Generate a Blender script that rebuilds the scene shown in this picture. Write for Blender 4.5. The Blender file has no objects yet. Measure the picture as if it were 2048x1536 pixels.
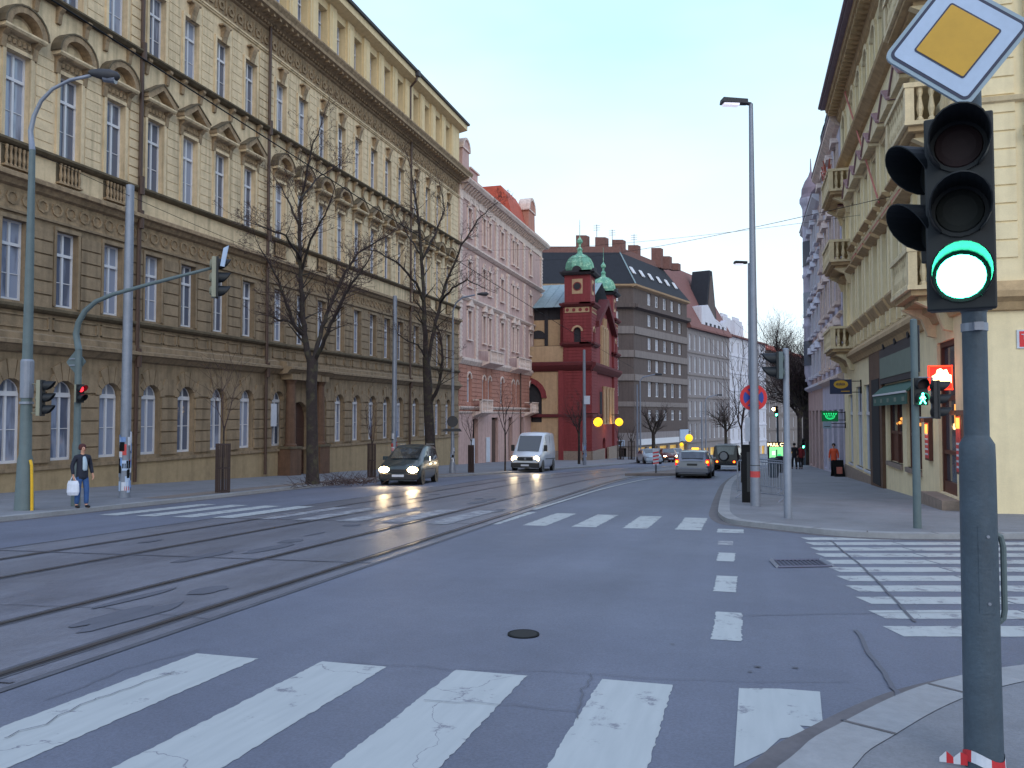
import bpy, bmesh, math, random
from mathutils import Vector, Matrix
from math import sin, cos, pi, radians
random.seed(7)
C = bpy.context.scene.collection
# ------------------------------------------------------------------ camera, world, sun, exposure
FP = 1593.0
YAW = math.atan(466/FP); PIT = math.atan(60/FP); H = 1.65
ca, sa, cp, sp = cos(YAW), sin(YAW), cos(PIT), sin(PIT)
FW = (-sa, ca); RT = (ca, sa)
SL = math.tan(math.atan(125/FP)-PIT)
cam = bpy.data.cameras.new('camera'); cam.lens = 28.0; cam.sensor_width = 36
cam.clip_start = .05; cam.clip_end = 3000
co = bpy.data.objects.new('camera', cam); C.objects.link(co)
co.location = (0, 0, H); co.rotation_euler = (pi/2+PIT, 0, YAW)
sc = bpy.context.scene; sc.camera = co
w = bpy.data.worlds.new('World'); sc.world = w; w.use_nodes = True
nt = w.node_tree; nt.nodes.clear()
def N(t, ty, **k):
    n = t.nodes.new(ty)
    for a, b in k.items():
        if a in ('blend_type', 'data_type', 'operation', 'sky_type', 'sun_disc', 'sun_elevation', 'sun_rotation', 'distance', 'feature', 'noise_dimensions', 'wave_type', 'bands_direction', 'interpolation_type', 'vector_type', 'coord', 'clamp', 'use_clamp', 'altitude', 'air_density', 'dust_density', 'ozone_density'):
            setattr(n, a, b)
    return n
out = N(nt, 'ShaderNodeOutputWorld'); bg = N(nt, 'ShaderNodeBackground')
sky = N(nt, 'ShaderNodeTexSky', sky_type='NISHITA', sun_disc=False, sun_elevation=radians(22), sun_rotation=radians(150), dust_density=2.0)
tc = N(nt, 'ShaderNodeTexCoord'); sep = N(nt, 'ShaderNodeSeparateXYZ')
nt.links.new(tc.outputs['Generated'], sep.inputs[0])
ramp = N(nt, 'ShaderNodeValToRGB')
nt.links.new(sep.outputs['Z'], ramp.inputs[0])
el = ramp.color_ramp.elements
# overcast dusk sky: luminance grows towards the zenith
el[0].position = 0.0; el[0].color = (1.06, 1.19, 1.28, 1)
el[1].position = 1.0; el[1].color = (.80, 1.05, 1.65, 1)
e = el.new(.12); e.color = (1.02, 1.21, 1.31, 1)
e = el.new(.30); e.color = (.88, 1.19, 1.34, 1)
e = el.new(.42); e.color = (.70, 1.12, 1.34, 1)
e = el.new(.60); e.color = (.80, 1.10, 1.60, 1)
noi = N(nt, 'ShaderNodeTexNoise'); noi.inputs['Scale'].default_value = 1.6; noi.inputs['Detail'].default_value = 4
mp = N(nt, 'ShaderNodeMapping'); mp.inputs['Scale'].default_value = (1, 1, 3.2)
nt.links.new(tc.outputs['Generated'], mp.inputs[0]); nt.links.new(mp.outputs[0], noi.inputs['Vector'])
nr = N(nt, 'ShaderNodeMapRange'); nr.inputs['From Min'].default_value = .42; nr.inputs['From Max'].default_value = .68
nr.inputs['To Max'].default_value = .6
nt.links.new(noi.outputs['Fac'], nr.inputs['Value'])
cl = N(nt, 'ShaderNodeMix', data_type='RGBA'); cl.inputs[7].default_value = (1.12, 1.23, 1.31, 1)
nt.links.new(nr.outputs[0], cl.inputs[0]); nt.links.new(ramp.outputs[0], cl.inputs[6])
add = N(nt, 'ShaderNodeMix', data_type='RGBA', blend_type='ADD'); add.inputs[0].default_value = .05
nt.links.new(cl.outputs[2], add.inputs[6]); nt.links.new(sky.outputs[0], add.inputs[7])
nt.links.new(add.outputs[2], bg.inputs[0]); bg.inputs[1].default_value = 1.0
nt.links.new(bg.outputs[0], out.inputs[0])
sd = bpy.data.lights.new('sun', 'SUN'); sd.energy = .5; sd.angle = radians(25); sd.color = (1, .93, .84)
so = bpy.data.objects.new('sun', sd); C.objects.link(so)
so.rotation_euler = (radians(55), 0, radians(30))
sc.view_settings.view_transform = 'Standard'; sc.view_settings.look = 'None'
sc.view_settings.exposure = -.25; sc.view_settings.gamma = 1
sc.cycles.max_bounces = 5; sc.cycles.diffuse_bounces = 3; sc.cycles.glossy_bounces = 3
sc.cycles.sample_clamp_indirect = 12; sc.cycles.use_denoising = True

# ------------------------------------------------------------------ photo geometry -> metres
KS = .94                     # kerb height correction for everything that stands on the pavements
PV = .10                     # pavement height above the road
def G(x, y): return -SL*(FW[0]*x+FW[1]*y)
def GP(x, y): return G(x, y)+PV
def ray(u, v):
    a = (u-1024)/FP; b = -(v-768)/FP
    fw = cp-b*sp
    return (FW[0]*fw+RT[0]*a, FW[1]*fw+RT[1]*a, sp+b*cp)
def gnd(u, v, off=0.):
    d = ray(u, v); k = -(H-off)/(d[2]+SL*(FW[0]*d[0]+FW[1]*d[1]))
    return Vector((k*d[0], k*d[1], H+k*d[2]))
def zv(v, x, y):
    f0 = FW[0]*x+FW[1]*y; t = (768-v)/FP
    return H+f0*(t*cp+sp)/(cp-t*sp)
def xu(u, y):
    a = (u-1024)/FP
    return y*(a*FW[1]-RT[1])/(RT[0]-a*FW[0])
def yu(u, x):
    a = (u-1024)/FP
    return x*(RT[0]-a*FW[0])/(a*FW[1]-RT[1])
def at(u, v, fw):            # a point fw metres ahead of the camera
    d = ray(u, v); k = fw/(FW[0]*d[0]+FW[1]*d[1])
    return Vector((k*d[0], k*d[1], H+k*d[2]))

# ------------------------------------------------------------------ materials
M = {}
def lin(c): return tuple((x/255/12.92 if x/255 <= .04045 else ((x/255+.055)/1.055)**2.4) for x in c)
def mat(name, col, rough=.8, metal=0., var=.12, scale=3., bump=0., bscale=40., streak=0., col2=None, c2s=1.5, c2t=(.5, .6), emit=0., spec=.5, coat=0., stretch=(1, 1, 1), objrand=0., grain=0., lane=0.):
    m = bpy.data.materials.new(name); m.use_nodes = True; t = m.node_tree
    b = t.nodes['Principled BSDF']
    b.inputs['Roughness'].default_value = rough; b.inputs['Metallic'].default_value = metal
    b.inputs['Specular IOR Level'].default_value = spec; b.inputs['Coat Weight'].default_value = coat
    if emit:
        b.inputs['Emission Color'].default_value = (*col, 1); b.inputs['Emission Strength'].default_value = emit
        b.inputs['Base Color'].default_value = (*col, 1); M[name] = m; return m
    co_ = N(t, 'ShaderNodeNewGeometry').outputs['Position']
    mpn = N(t, 'ShaderNodeMapping'); mpn.inputs['Scale'].default_value = stretch
    t.links.new(co_, mpn.inputs[0])
    def noise(s, det=5):
        n = N(t, 'ShaderNodeTexNoise'); n.inputs['Scale'].default_value = s; n.inputs['Detail'].default_value = det
        n.inputs['Roughness'].default_value = .65
        t.links.new(mpn.outputs[0], n.inputs['Vector']); return n.outputs['Fac']
    def rng(o, a, b_, c, d):
        r = N(t, 'ShaderNodeMapRange'); t.links.new(o, r.inputs['Value'])
        for i, x in zip(('From Min', 'From Max', 'To Min', 'To Max'), (a, b_, c, d)): r.inputs[i].default_value = x
        return r.outputs[0]
    cur = None
    rgb = N(t, 'ShaderNodeRGB'); rgb.outputs[0].default_value = (*col, 1); cur = rgb.outputs[0]
    if col2:
        mx = N(t, 'ShaderNodeMix', data_type='RGBA'); mx.inputs[7].default_value = (*col2, 1)
        t.links.new(rng(noise(c2s, 8), c2t[0], c2t[1], 0, 1), mx.inputs[0]); t.links.new(cur, mx.inputs[6]); cur = mx.outputs[2]
    def mul(fac):
        nonlocal cur
        v = N(t, 'ShaderNodeVectorMath', operation='SCALE'); t.links.new(cur, v.inputs[0]); t.links.new(fac, v.inputs['Scale']); cur = v.outputs[0]
    if var: mul(rng(noise(scale), .3, .7, 1-var, 1+var)); mul(rng(noise(scale*9, 3), .3, .7, 1-var*.5, 1+var*.5))
    if grain: mul(rng(noise(55, 2), .32, .68, 1-grain, 1+grain)); mul(rng(noise(.12, 2), .35, .65, .93, 1.07))
    if lane:
        m3 = N(t, 'ShaderNodeMapping'); m3.inputs['Scale'].default_value = (.9, .045, 1); t.links.new(co_, m3.inputs[0])
        n = N(t, 'ShaderNodeTexNoise'); n.inputs['Scale'].default_value = 1.3; n.inputs['Detail'].default_value = 4
        t.links.new(m3.outputs[0], n.inputs['Vector']); mul(rng(n.outputs['Fac'], .35, .65, 1-lane, 1+lane))
    if streak:
        m2 = N(t, 'ShaderNodeMapping'); m2.inputs['Scale'].default_value = (2.2, 2.2, .16); t.links.new(co_, m2.inputs[0])
        n = N(t, 'ShaderNodeTexNoise'); n.inputs['Scale'].default_value = 1.6; n.inputs['Detail'].default_value = 6
        t.links.new(m2.outputs[0], n.inputs['Vector']); mul(rng(n.outputs['Fac'], .45, .7, 1, 1-streak))
    if objrand:
        oi = N(t, 'ShaderNodeObjectInfo'); mul(rng(oi.outputs['Random'], 0, 1, 1-objrand, 1+objrand))
    t.links.new(cur, b.inputs['Base Color'])
    if bump:
        bp = N(t, 'ShaderNodeBump'); bp.inputs['Strength'].default_value = bump; bp.inputs['Distance'].default_value = .02
        t.links.new(noise(bscale, 4), bp.inputs['Height']); t.links.new(bp.outputs[0], b.inputs['Normal'])
    M[name] = m; return m

# left school building
mat('ochre', lin((212, 190, 157)), .9, var=.13, streak=.36, bump=.3, bscale=25)
mat('stone_brown', lin((140, 121, 98)), .9, var=.16, streak=.35, bump=.5, bscale=18)
mat('plinth_ochre', lin((158, 138, 108)), .9, var=.12, streak=.2)
mat('ornament', lin((150, 128, 102)), .9, var=.3, scale=5, streak=.3, bump=.9, bscale=9)
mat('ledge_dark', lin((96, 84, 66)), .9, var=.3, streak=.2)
mat('attic', lin((214, 192, 152)), .9, var=.06, streak=.12)
mat('white_frame', lin((205, 205, 212)), .6, var=.04, objrand=.06)
mat('pipe_brown', lin((72, 52, 44)), .5, var=.15)
mat('roof_dark', lin((60, 60, 66)), .7, var=.15)
# pink building
mat('pink', lin((192, 160, 154)), .9, var=.1, streak=.2, bump=.2)
mat('pink_deep', lin((176, 124, 108)), .9, var=.1, streak=.2, bump=.2)
mat('pink_trim', lin((218, 196, 186)), .9, var=.15, scale=4, streak=.25, bump=.6, bscale=8)
mat('tile_red', lin((176, 84, 66)), .85, var=.2, scale=2, bump=.4, bscale=10)
# red church
mat('church_red', lin((128, 54, 58)), .9, var=.12, streak=.2, bump=.2)
mat('church_red_dark', lin((92, 36, 40)), .9, var=.15)
mat('church_yellow', lin((180, 150, 120)), .9, var=.1, streak=.15)
mat('copper', lin((104, 158, 136)), .7, var=.2, scale=4, col2=lin((150, 190, 160)), c2s=2)
mat('zinc', lin((132, 150, 156)), .6, var=.15)
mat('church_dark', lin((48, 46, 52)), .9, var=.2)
# far block
mat('block_brown', lin((92, 80, 78)), .9, var=.1, streak=.2)
mat('block_band', lin((128, 118, 116)), .9, var=.08, streak=.2)
mat('slate', lin((40, 42, 50)), .95, var=.12, scale=1.5)
mat('grey_stucco', lin((136, 128, 130)), .9, var=.08, streak=.2)
mat('white_stucco', lin((206, 204, 214)), .9, var=.06, streak=.1)
mat('brick_chimney', lin((112, 78, 72)), .9, var=.2, bump=.4)
mat('roof_tile_dull', lin((122, 82, 78)), .85, var=.15, scale=2)
# right corner building
mat('cream', lin((232, 214, 176)), .9, var=.06, streak=.12, bump=.2, bscale=30)
mat('cream_trim', lin((218, 198, 162)), .9, var=.12, streak=.2, bump=.5, bscale=10)
mat('cream_dark', lin((180, 152, 116)), .9, var=.15, streak=.2)
mat('hood_pink', lin((186, 112, 100)), .8, var=.12)
mat('hood_violet', lin((150, 116, 120)), .7, var=.12)
mat('wood_dark', lin((84, 44, 34)), .5, var=.15, scale=6)
mat('lilac', lin((190, 184, 202)), .9, var=.1, streak=.25)
mat('salmon', lin((190, 162, 158)), .9, var=.1, streak=.25)
mat('plinth_stone', lin((138, 122, 112)), .85, var=.2, scale=5, bump=.3)
mat('awning_green', lin((54, 92, 84)), .8, var=.1)
mat('sign_grey', lin((112, 122, 112)), .8, var=.08)
mat('roof_mauve', lin((128, 112, 124)), .7, var=.12)
# street
mat('asphalt', (.124, .136, .186), .62, lane=.07, grain=.13, var=.09, scale=.35, bump=.35, bscale=90, col2=(.142, .155, .205), c2s=.5, c2t=(.42, .72), spec=.35)
mat('track_bed', (.142, .149, .188), .36, lane=.10, grain=.12, var=.16, scale=.9, bump=.5, bscale=40, col2=(.118, .124, .160), c2s=1.3, c2t=(.5, .6), spec=.5, stretch=(1, .35, 1))
mat('track_seam', (.078, .082, .104), .7, var=.25, scale=2.5)
mat('asphalt_dark', (.092, .098, .130), .6, var=.12, scale=2, grain=.1)
mat('rail_steel', lin((112, 112, 122)), .3, metal=.85, var=.15, scale=3)
mat('pavement', (.196, .202, .228), .8, grain=.1, var=.12, scale=.7, bump=.4, bscale=60, col2=(.160, .165, .188), c2s=.9, c2t=(.45, .7))
mat('pavement_brown', (.20, .165, .15), .85, var=.2, scale=1.5, bump=.4, bscale=60)
mat('soil', (.10, .082, .07), .95, var=.25, scale=4, bump=.8, bscale=30)
mat('kerb_stone', (.27, .275, .295), .75, var=.14, scale=1.4, bump=.3, bscale=50)
mat('kerb_dark', (.12, .11, .12), .8, var=.2, scale=2)
mat('galvanised', lin((132, 138, 152)), .5, metal=.35, var=.1, scale=3)
mat('pole_grey', lin((64, 77, 90)), .6, streak=.25, var=.18, scale=4, bump=.2, bscale=60)
mat('pole_green', lin((88, 102, 106)), .55, var=.1, scale=4)
mat('pole_dark', lin((50, 50, 56)), .6, var=.12)
mat('signal_black', lin((15, 21, 28)), .6, var=.1)
mat('signal_dark', lin((32, 34, 40)), .55, var=.1)
mat('signal_back', lin((138, 138, 122)), .6, var=.06)
mat('lens_dark', lin((34, 10, 16)), .7, var=.1)
mat('lens_amber', lin((18, 22, 20)), .7, var=.1)
mat('sign_white', lin((170, 188, 216)), .5, streak=.08, var=.07)
mat('sign_yellow', lin((196, 150, 42)), .5, streak=.08, var=.07)
mat('sign_navy', lin((30, 40, 72)), .5, var=.05)
mat('sign_edge', lin((140, 160, 176)), .45, var=.05)
mat('sign_red', lin((206, 34, 44)), .45, var=.04)
mat('sign_blue', lin((28, 62, 150)), .45, var=.04)
mat('bark', lin((50, 42, 42)), .95, var=.3, scale=6, bump=.9, bscale=25, col2=lin((66, 62, 50)), c2s=2.5)
mat('twig', lin((66, 50, 50)), .9, var=.2)
mat('guard_iron', lin((62, 46, 44)), .6, var=.15)
mat('tyre', lin((24, 24, 26)), .8, var=.1)
mat('rim', lin((120, 122, 128)), .35, metal=.7, var=.05)
mat('bumper', lin((36, 36, 40)), .6, var=.08)
mat('plastic_dark', lin((30, 30, 34)), .5, var=.05)
mat('car_green', lin((28, 44, 50)), .3, metal=.0, var=.03, coat=.6)
mat('car_white', lin((206, 212, 222)), .3, var=.03, coat=.5)
mat('car_silver', lin((104, 106, 116)), .28, metal=.4, var=.03, coat=.6)
mat('car_dark', lin((20, 18, 24)), .4, metal=.0, var=.03, coat=.3)
mat('car_pale', lin((176, 190, 202)), .3, metal=.2, var=.03, coat=.6)
mat('car_blue', lin((110, 132, 158)), .3, metal=.2, var=.03, coat=.6)
mat('car_maroon', lin((110, 52, 50)), .3, metal=.2, var=.03, coat=.6)
mat('skin', lin((200, 150, 128)), .6, var=.05)
mat('hair', lin((70, 28, 30)), .7, var=.2, scale=60)
mat('hair_dark', lin((36, 28, 28)), .7, var=.2, scale=60)
mat('jacket', lin((34, 38, 54)), .85, var=.12, scale=12)
mat('shirt', lin((170, 188, 204)), .85, var=.06)
mat('jeans', lin((52, 86, 140)), .85, var=.15, scale=12)
mat('cloth_black', lin((26, 24, 30)), .85, var=.15)
mat('cloth_red', lin((128, 36, 40)), .85, var=.15)
mat('cloth_orange', lin((212, 84, 52)), .85, var=.08)
mat('bag_white', lin((208, 214, 232)), .5, var=.08)
mat('paper', lin((196, 200, 212)), .8, var=.1)
mat('poster_blue', lin((110, 140, 190)), .7, var=.25, scale=6)
mat('poster_red', lin((190, 70, 70)), .7, var=.25, scale=6)
mat('yellow_guard', lin((214, 168, 30)), .5, var=.08)
mat('tape_red', lin((188, 44, 52)), .5, var=.08)
mat('iron_black', lin((18, 19, 22)), .75, var=.15, spec=.2)
mat('grate_steel', lin((96, 96, 112)), .6, metal=.3, var=.1)
mat('bin_dark', lin((34, 38, 42)), .6, var=.1)
mat('door_brown', lin((70, 46, 38)), .6, var=.15)
mat('column_brown', lin((98, 72, 56)), .8, var=.2, streak=.2)
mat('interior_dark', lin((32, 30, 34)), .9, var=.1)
def emat(n, c, s): return mat(n, lin(c), emit=s)
emat('lamp_warm', (255, 214, 150), 60.); emat('lamp_white', (255, 244, 226), 10.)
emat('green_lit', (70, 255, 190), 24.); emat('green_glow', (0, 220, 150), 1.0); emat('green_hood', (0, 200, 140), .55)
emat('red_lit', (255, 40, 50), 5.); emat('red_dim', (220, 30, 30), 1.2)
emat('tail_red', (230, 24, 20), 1.2); emat('tail_amber', (255, 150, 40), 4.)
emat('globe_yellow', (255, 190, 40), 1.7); emat('taxi_yellow', (255, 190, 60), 2.5)
emat('sign_red_lit', (255, 50, 40), 1.4); emat('sign_hot', (255, 220, 160), 6.)
emat('neon_green', (40, 230, 130), 1.4); emat('neon_dim', (10, 90, 50), .5)
emat('warm_window', (255, 170, 80), 1.6); emat('screen_green', (150, 240, 160), 1.2); emat('screen_white', (230, 255, 240), 1.6)
emat('shop_glow', (230, 190, 110), .55); emat('lit_window', (255, 232, 196), .9); emat('street_lamp_glow', (240, 238, 255), .8)
emat('distant_red', (255, 70, 40), 2.5)
# paint with wear: holes and cracks show the asphalt
def paint_mat(name, wear, col=(.44, .465, .48)):
    m = bpy.data.materials.new(name); m.use_nodes = True; t = m.node_tree; b = t.nodes['Principled BSDF']
    g = N(t, 'ShaderNodeNewGeometry').outputs['Position']
    n1 = N(t, 'ShaderNodeTexNoise'); n1.inputs['Scale'].default_value = 3.5; n1.inputs['Detail'].default_value = 10; n1.inputs['Roughness'].default_value = .75
    n2 = N(t, 'ShaderNodeTexVoronoi', feature='DISTANCE_TO_EDGE'); n2.inputs['Scale'].default_value = .45
    n3 = N(t, 'ShaderNodeTexNoise'); n3.inputs['Scale'].default_value = 2.5; n3.inputs['Detail'].default_value = 6
    wv = N(t, 'ShaderNodeVectorMath', operation='ADD'); t.links.new(g, wv.inputs[0])
    sc_ = N(t, 'ShaderNodeVectorMath', operation='SCALE'); sc_.inputs['Scale'].default_value = .55
    t.links.new(n3.outputs['Color'], sc_.inputs[0]); t.links.new(sc_.outputs[0], wv.inputs[1]); t.links.new(wv.outputs[0], n2.inputs['Vector'])
    t.links.new(g, n1.inputs['Vector']); t.links.new(g, n3.inputs['Vector'])
    r1 = N(t, 'ShaderNodeMapRange'); r1.inputs['From Min'].default_value = .64-wear; r1.inputs['From Max'].default_value = .70-wear
    t.links.new(n1.outputs['Fac'], r1.inputs['Value'])
    r2 = N(t, 'ShaderNodeMapRange'); r2.inputs['From Min'].default_value = .0022; r2.inputs['From Max'].default_value = .0008
    t.links.new(n2.outputs['Distance'], r2.inputs['Value'])
    mxx = N(t, 'ShaderNodeMath', operation='MAXIMUM'); t.links.new(r1.outputs[0], mxx.inputs[0]); t.links.new(r2.outputs[0], mxx.inputs[1])
    mm = N(t, 'ShaderNodeMath', operation='MULTIPLY'); mm.inputs[1].default_value = .85; t.links.new(mxx.outputs[0], mm.inputs[0])
    m4 = N(t, 'ShaderNodeMapping'); m4.inputs['Scale'].default_value = (14, 1.6, 1); t.links.new(g, m4.inputs[0]); n3 = N(t, 'ShaderNodeTexNoise'); n3.inputs['Scale'].default_value = 1.2; n3.inputs['Detail'].default_value = 8; t.links.new(m4.outputs[0], n3.inputs['Vector'])
    cr = N(t, 'ShaderNodeMix', data_type='RGBA'); cr.inputs[6].default_value = (*col, 1); cr.inputs[7].default_value = (col[0]*.74, col[1]*.75, col[2]*.77, 1)
    t.links.new(n3.outputs['Fac'], cr.inputs[0])
    mx = N(t, 'ShaderNodeMix', data_type='RGBA'); mx.inputs[7].default_value = (.15, .15, .19, 1)
    t.links.new(mm.outputs[0], mx.inputs[0]); t.links.new(cr.outputs[2], mx.inputs[6]); t.links.new(mx.outputs[2], b.inputs['Base Color'])
    b.inputs['Roughness'].default_value = .6; M[name] = m
paint_mat('paint', .055, (.44, .465, .48)); paint_mat('paint_worn', .17, (.34, .35, .38)); paint_mat('paint_mid', .09)
# window glass: opaque dark panes that mirror the street, some with curtains behind
def glass_mat(name, dark, curt, share, rough=.06, tint=None):
    m = bpy.data.materials.new(name); m.use_nodes = True; t = m.node_tree; b = t.nodes['Principled BSDF']
    oi = N(t, 'ShaderNodeObjectInfo'); g = N(t, 'ShaderNodeNewGeometry').outputs['Position']
    n = N(t, 'ShaderNodeTexNoise'); n.inputs['Scale'].default_value = 1.1; n.inputs['Detail'].default_value = 3
    mpn = N(t, 'ShaderNodeMapping'); mpn.inputs['Scale'].default_value = (2.5, 2.5, .5); t.links.new(g, mpn.inputs[0]); t.links.new(mpn.outputs[0], n.inputs['Vector'])
    a = N(t, 'ShaderNodeMath', operation='ADD'); t.links.new(oi.outputs['Random'], a.inputs[0]); t.links.new(n.outputs['Fac'], a.inputs[1])
    r = N(t, 'ShaderNodeMapRange'); r.inputs['From Min'].default_value = 1.5-share; r.inputs['From Max'].default_value = 1.65-share; t.links.new(a.outputs[0], r.inputs['Value'])
    mx = N(t, 'ShaderNodeMix', data_type='RGBA'); mx.inputs[6].default_value = (*dark, 1); mx.inputs[7].default_value = (*curt, 1)
    t.links.new(r.outputs[0], mx.inputs[0]); t.links.new(mx.outputs[2], b.inputs['Base Color'])
    b.inputs['Roughness'].default_value = rough; b.inputs['Specular IOR Level'].default_value = 1.0
    bp = N(t, 'ShaderNodeBump'); bp.inputs['Strength'].default_value = .12; bp.inputs['Distance'].default_value = .05
    n2 = N(t, 'ShaderNodeTexNoise'); n2.inputs['Scale'].default_value = 1.5; t.links.new(g, n2.inputs['Vector'])
    t.links.new(n2.outputs['Fac'], bp.inputs['Height']); t.links.new(bp.outputs[0], b.inputs['Normal'])
    M[name] = m
glass_mat('glass', (.10, .12, .18), (.27, .31, .42), .62)
glass_mat('glass_far', (.13, .14, .18), (.34, .36, .43), .55)
glass_mat('glass_shop', (.06, .07, .09), (.2, .22, .25), .3)
glass_mat('glass_car', (.03, .035, .04), (.06, .07, .08), .2, .04)

# ------------------------------------------------------------------ object helpers
def props(o, label=None, cat=None, group=None, kind=None):
    if label: o['label'] = label
    if cat: o['category'] = cat
    if group: o['group'] = group
    if kind: o['kind'] = kind
    return o
def empty(name, loc, label, cat, group=None, rz=0., tilt=None):
    o = bpy.data.objects.new(name, None); C.objects.link(o); o.location = loc; o.rotation_euler = (0, 0, rz)
    o.empty_display_size = .1
    return props(o, label, cat, group)
class Fr:                    # a facade's own frame: s along it, z up, d outwards
    def __init__(s, o, d, n): s.o = o; s.d = d; s.n = n
    def p(s, a, z, d=0.): return (s.o[0]+s.d[0]*a+s.n[0]*d, s.o[1]+s.d[1]*a+s.n[1]*d, z)
    def ang(s): return math.atan2(s.n[1], s.n[0])+pi/2     # rotation that turns local -Y to n
class MB:
    def __init__(s): s.v = []; s.f = []; s.m = []; s.ms = []
    def mi(s, m):
        if m not in s.ms: s.ms.append(m)
        return s.ms.index(m)
    def face(s, pts, m):
        k = len(s.v); s.v += [tuple(p) for p in pts]; s.f.append(tuple(range(k, k+len(pts)))); s.m.append(s.mi(m))
    def hexa(s, P, m, skip=()):   # P: 8 points, bottom 0-3, top 4-7
        k = len(s.v); s.v += [tuple(p) for p in P]; i = s.mi(m)
        for n, f in enumerate(((0, 3, 2, 1), (4, 5, 6, 7), (0, 1, 5, 4), (1, 2, 6, 5), (2, 3, 7, 6), (3, 0, 4, 7))):
            if n not in skip: s.f.append(tuple(k+j for j in f)); s.m.append(i)
    def box(s, x0, x1, y0, y1, z0, z1, m):
        s.hexa([(x0, y0, z0), (x1, y0, z0), (x1, y1, z0), (x0, y1, z0), (x0, y0, z1), (x1, y0, z1), (x1, y1, z1), (x0, y1, z1)], m)
    def fb(s, F, a, b, z0, z1, d0, d1, m, ch=0.):      # box in a facade frame (ch = chamfered front)
        if ch: s.hexa([F.p(a, z0, d0), F.p(b, z0, d0), F.p(b-ch, z0+ch, d1), F.p(a+ch, z0+ch, d1), F.p(a, z1, d0), F.p(b, z1, d0), F.p(b-ch, z1-ch, d1), F.p(a+ch, z1-ch, d1)], m)
        else: s.hexa([F.p(a, z0, d0), F.p(b, z0, d0), F.p(b, z0, d1), F.p(a, z0, d1), F.p(a, z1, d0), F.p(b, z1, d0), F.p(b, z1, d1), F.p(a, z1, d1)], m)
    def prof(s, F, a, b, pr, m, cap=True):               # extrude a (d,z) outline along the facade
        k = len(s.v); n = len(pr); i = s.mi(m)
        s.v += [F.p(a, z, d) for d, z in pr]+[F.p(b, z, d) for d, z in pr]
        for j in range(n): s.f.append((k+j, k+(j+1) % n, k+n+(j+1) % n, k+n+j)); s.m.append(i)
        if cap:
            s.f.append(tuple(k+j for j in range(n))); s.m.append(i); s.f.append(tuple(k+n+j for j in reversed(range(n)))); s.m.append(i)
    def plate(s, F, pts, d0, d1, m):                      # extrude an (s,z) outline outwards
        k = len(s.v); n = len(pts); i = s.mi(m)
        s.v += [F.p(a, z, d0) for a, z in pts]+[F.p(a, z, d1) for a, z in pts]
        for j in range(n): s.f.append((k+j, k+(j+1) % n, k+n+(j+1) % n, k+n+j)); s.m.append(i)
        s.f.append(tuple(k+j for j in range(n))); s.m.append(i); s.f.append(tuple(k+n+j for j in reversed(range(n)))); s.m.append(i)
    def arc(s, F, c, z, r0, r1, d0, d1, m, n=8, t0=0., t1=pi, ez=1.):    # arch band
        for j in range(n):
            a = t0+(t1-t0)*j/n; b = t0+(t1-t0)*(j+1)/n
            P = lambda t, r, d: F.p(c-cos(t)*r, z+sin(t)*r*ez, d)
            s.hexa([P(a, r0, d0), P(b, r0, d0), P(b, r0, d1), P(a, r0, d1), P(a, r1, d0), P(b, r1, d0), P(b, r1, d1), P(a, r1, d1)], m)
    def tube(s, pts, rad, m, n=6, cap=True):
        pts = [Vector(p) for p in pts]; R = rad if isinstance(rad, (list, tuple)) else [rad]*len(pts)
        k = len(s.v); i = s.mi(m); up = Vector((0, 0, 1)); u = None
        for q, p in enumerate(pts):
            t = (pts[min(q+1, len(pts)-1)]-pts[max(q-1, 0)]).normalized()
            if u is None: u = t.cross(Vector((1, 0, 0)) if abs(t.x) < .8 else up).normalized()
            else:
                u = u-t*u.dot(t)
                u = u.normalized() if u.length > 1e-6 else t.orthogonal().normalized()
            w_ = t.cross(u)
            for j in range(n):
                a = 2*pi*j/n; s.v.append(tuple(p+(u*cos(a)+w_*sin(a))*R[q]))
        for q in range(len(pts)-1):
            for j in range(n): s.f.append((k+q*n+j, k+q*n+(j+1) % n, k+(q+1)*n+(j+1) % n, k+(q+1)*n+j)); s.m.append(i)
        if cap:
            s.f.append(tuple(k+j for j in range(n))); s.m.append(i); e_ = k+(len(pts)-1)*n; s.f.append(tuple(e_+j for j in range(n))); s.m.append(i)
    def lathe(s, c, pr, m, n=12, a0=0.):       # pr: (r,z)
        k = len(s.v); i = s.mi(m)
        for r, z in pr:
            for j in range(n): a = a0+2*pi*j/n; s.v.append((c[0]+r*cos(a), c[1]+r*sin(a), c[2]+z))
        for q in range(len(pr)-1):
            for j in range(n): s.f.append((k+q*n+j, k+q*n+(j+1) % n, k+(q+1)*n+(j+1) % n, k+(q+1)*n+j)); s.m.append(i)
        s.f.append(tuple(k+j for j in range(n))); s.m.append(i); e_ = k+(len(pr)-1)*n; s.f.append(tuple(e_+j for j in range(n))); s.m.append(i)
    def disc(s, c, nrm, r, t, m, n=20):        # a thick disc
        nv = Vector(nrm).normalized(); s.tube([Vector(c), Vector(c)+nv*t], r, m, n)
    def mesh(s, name, off=(0, 0, 0), smooth=False):
        me = bpy.data.meshes.new(name)
        me.from_pydata([(a-off[0], b-off[1], c-off[2]) for a, b, c in s.v], [], s.f)
        for m in s.ms: me.materials.append(M[m])
        me.polygons.foreach_set('material_index', s.m)
        if smooth: me.polygons.foreach_set('use_smooth', [True]*len(s.f))
        me.update(); return me
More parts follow.
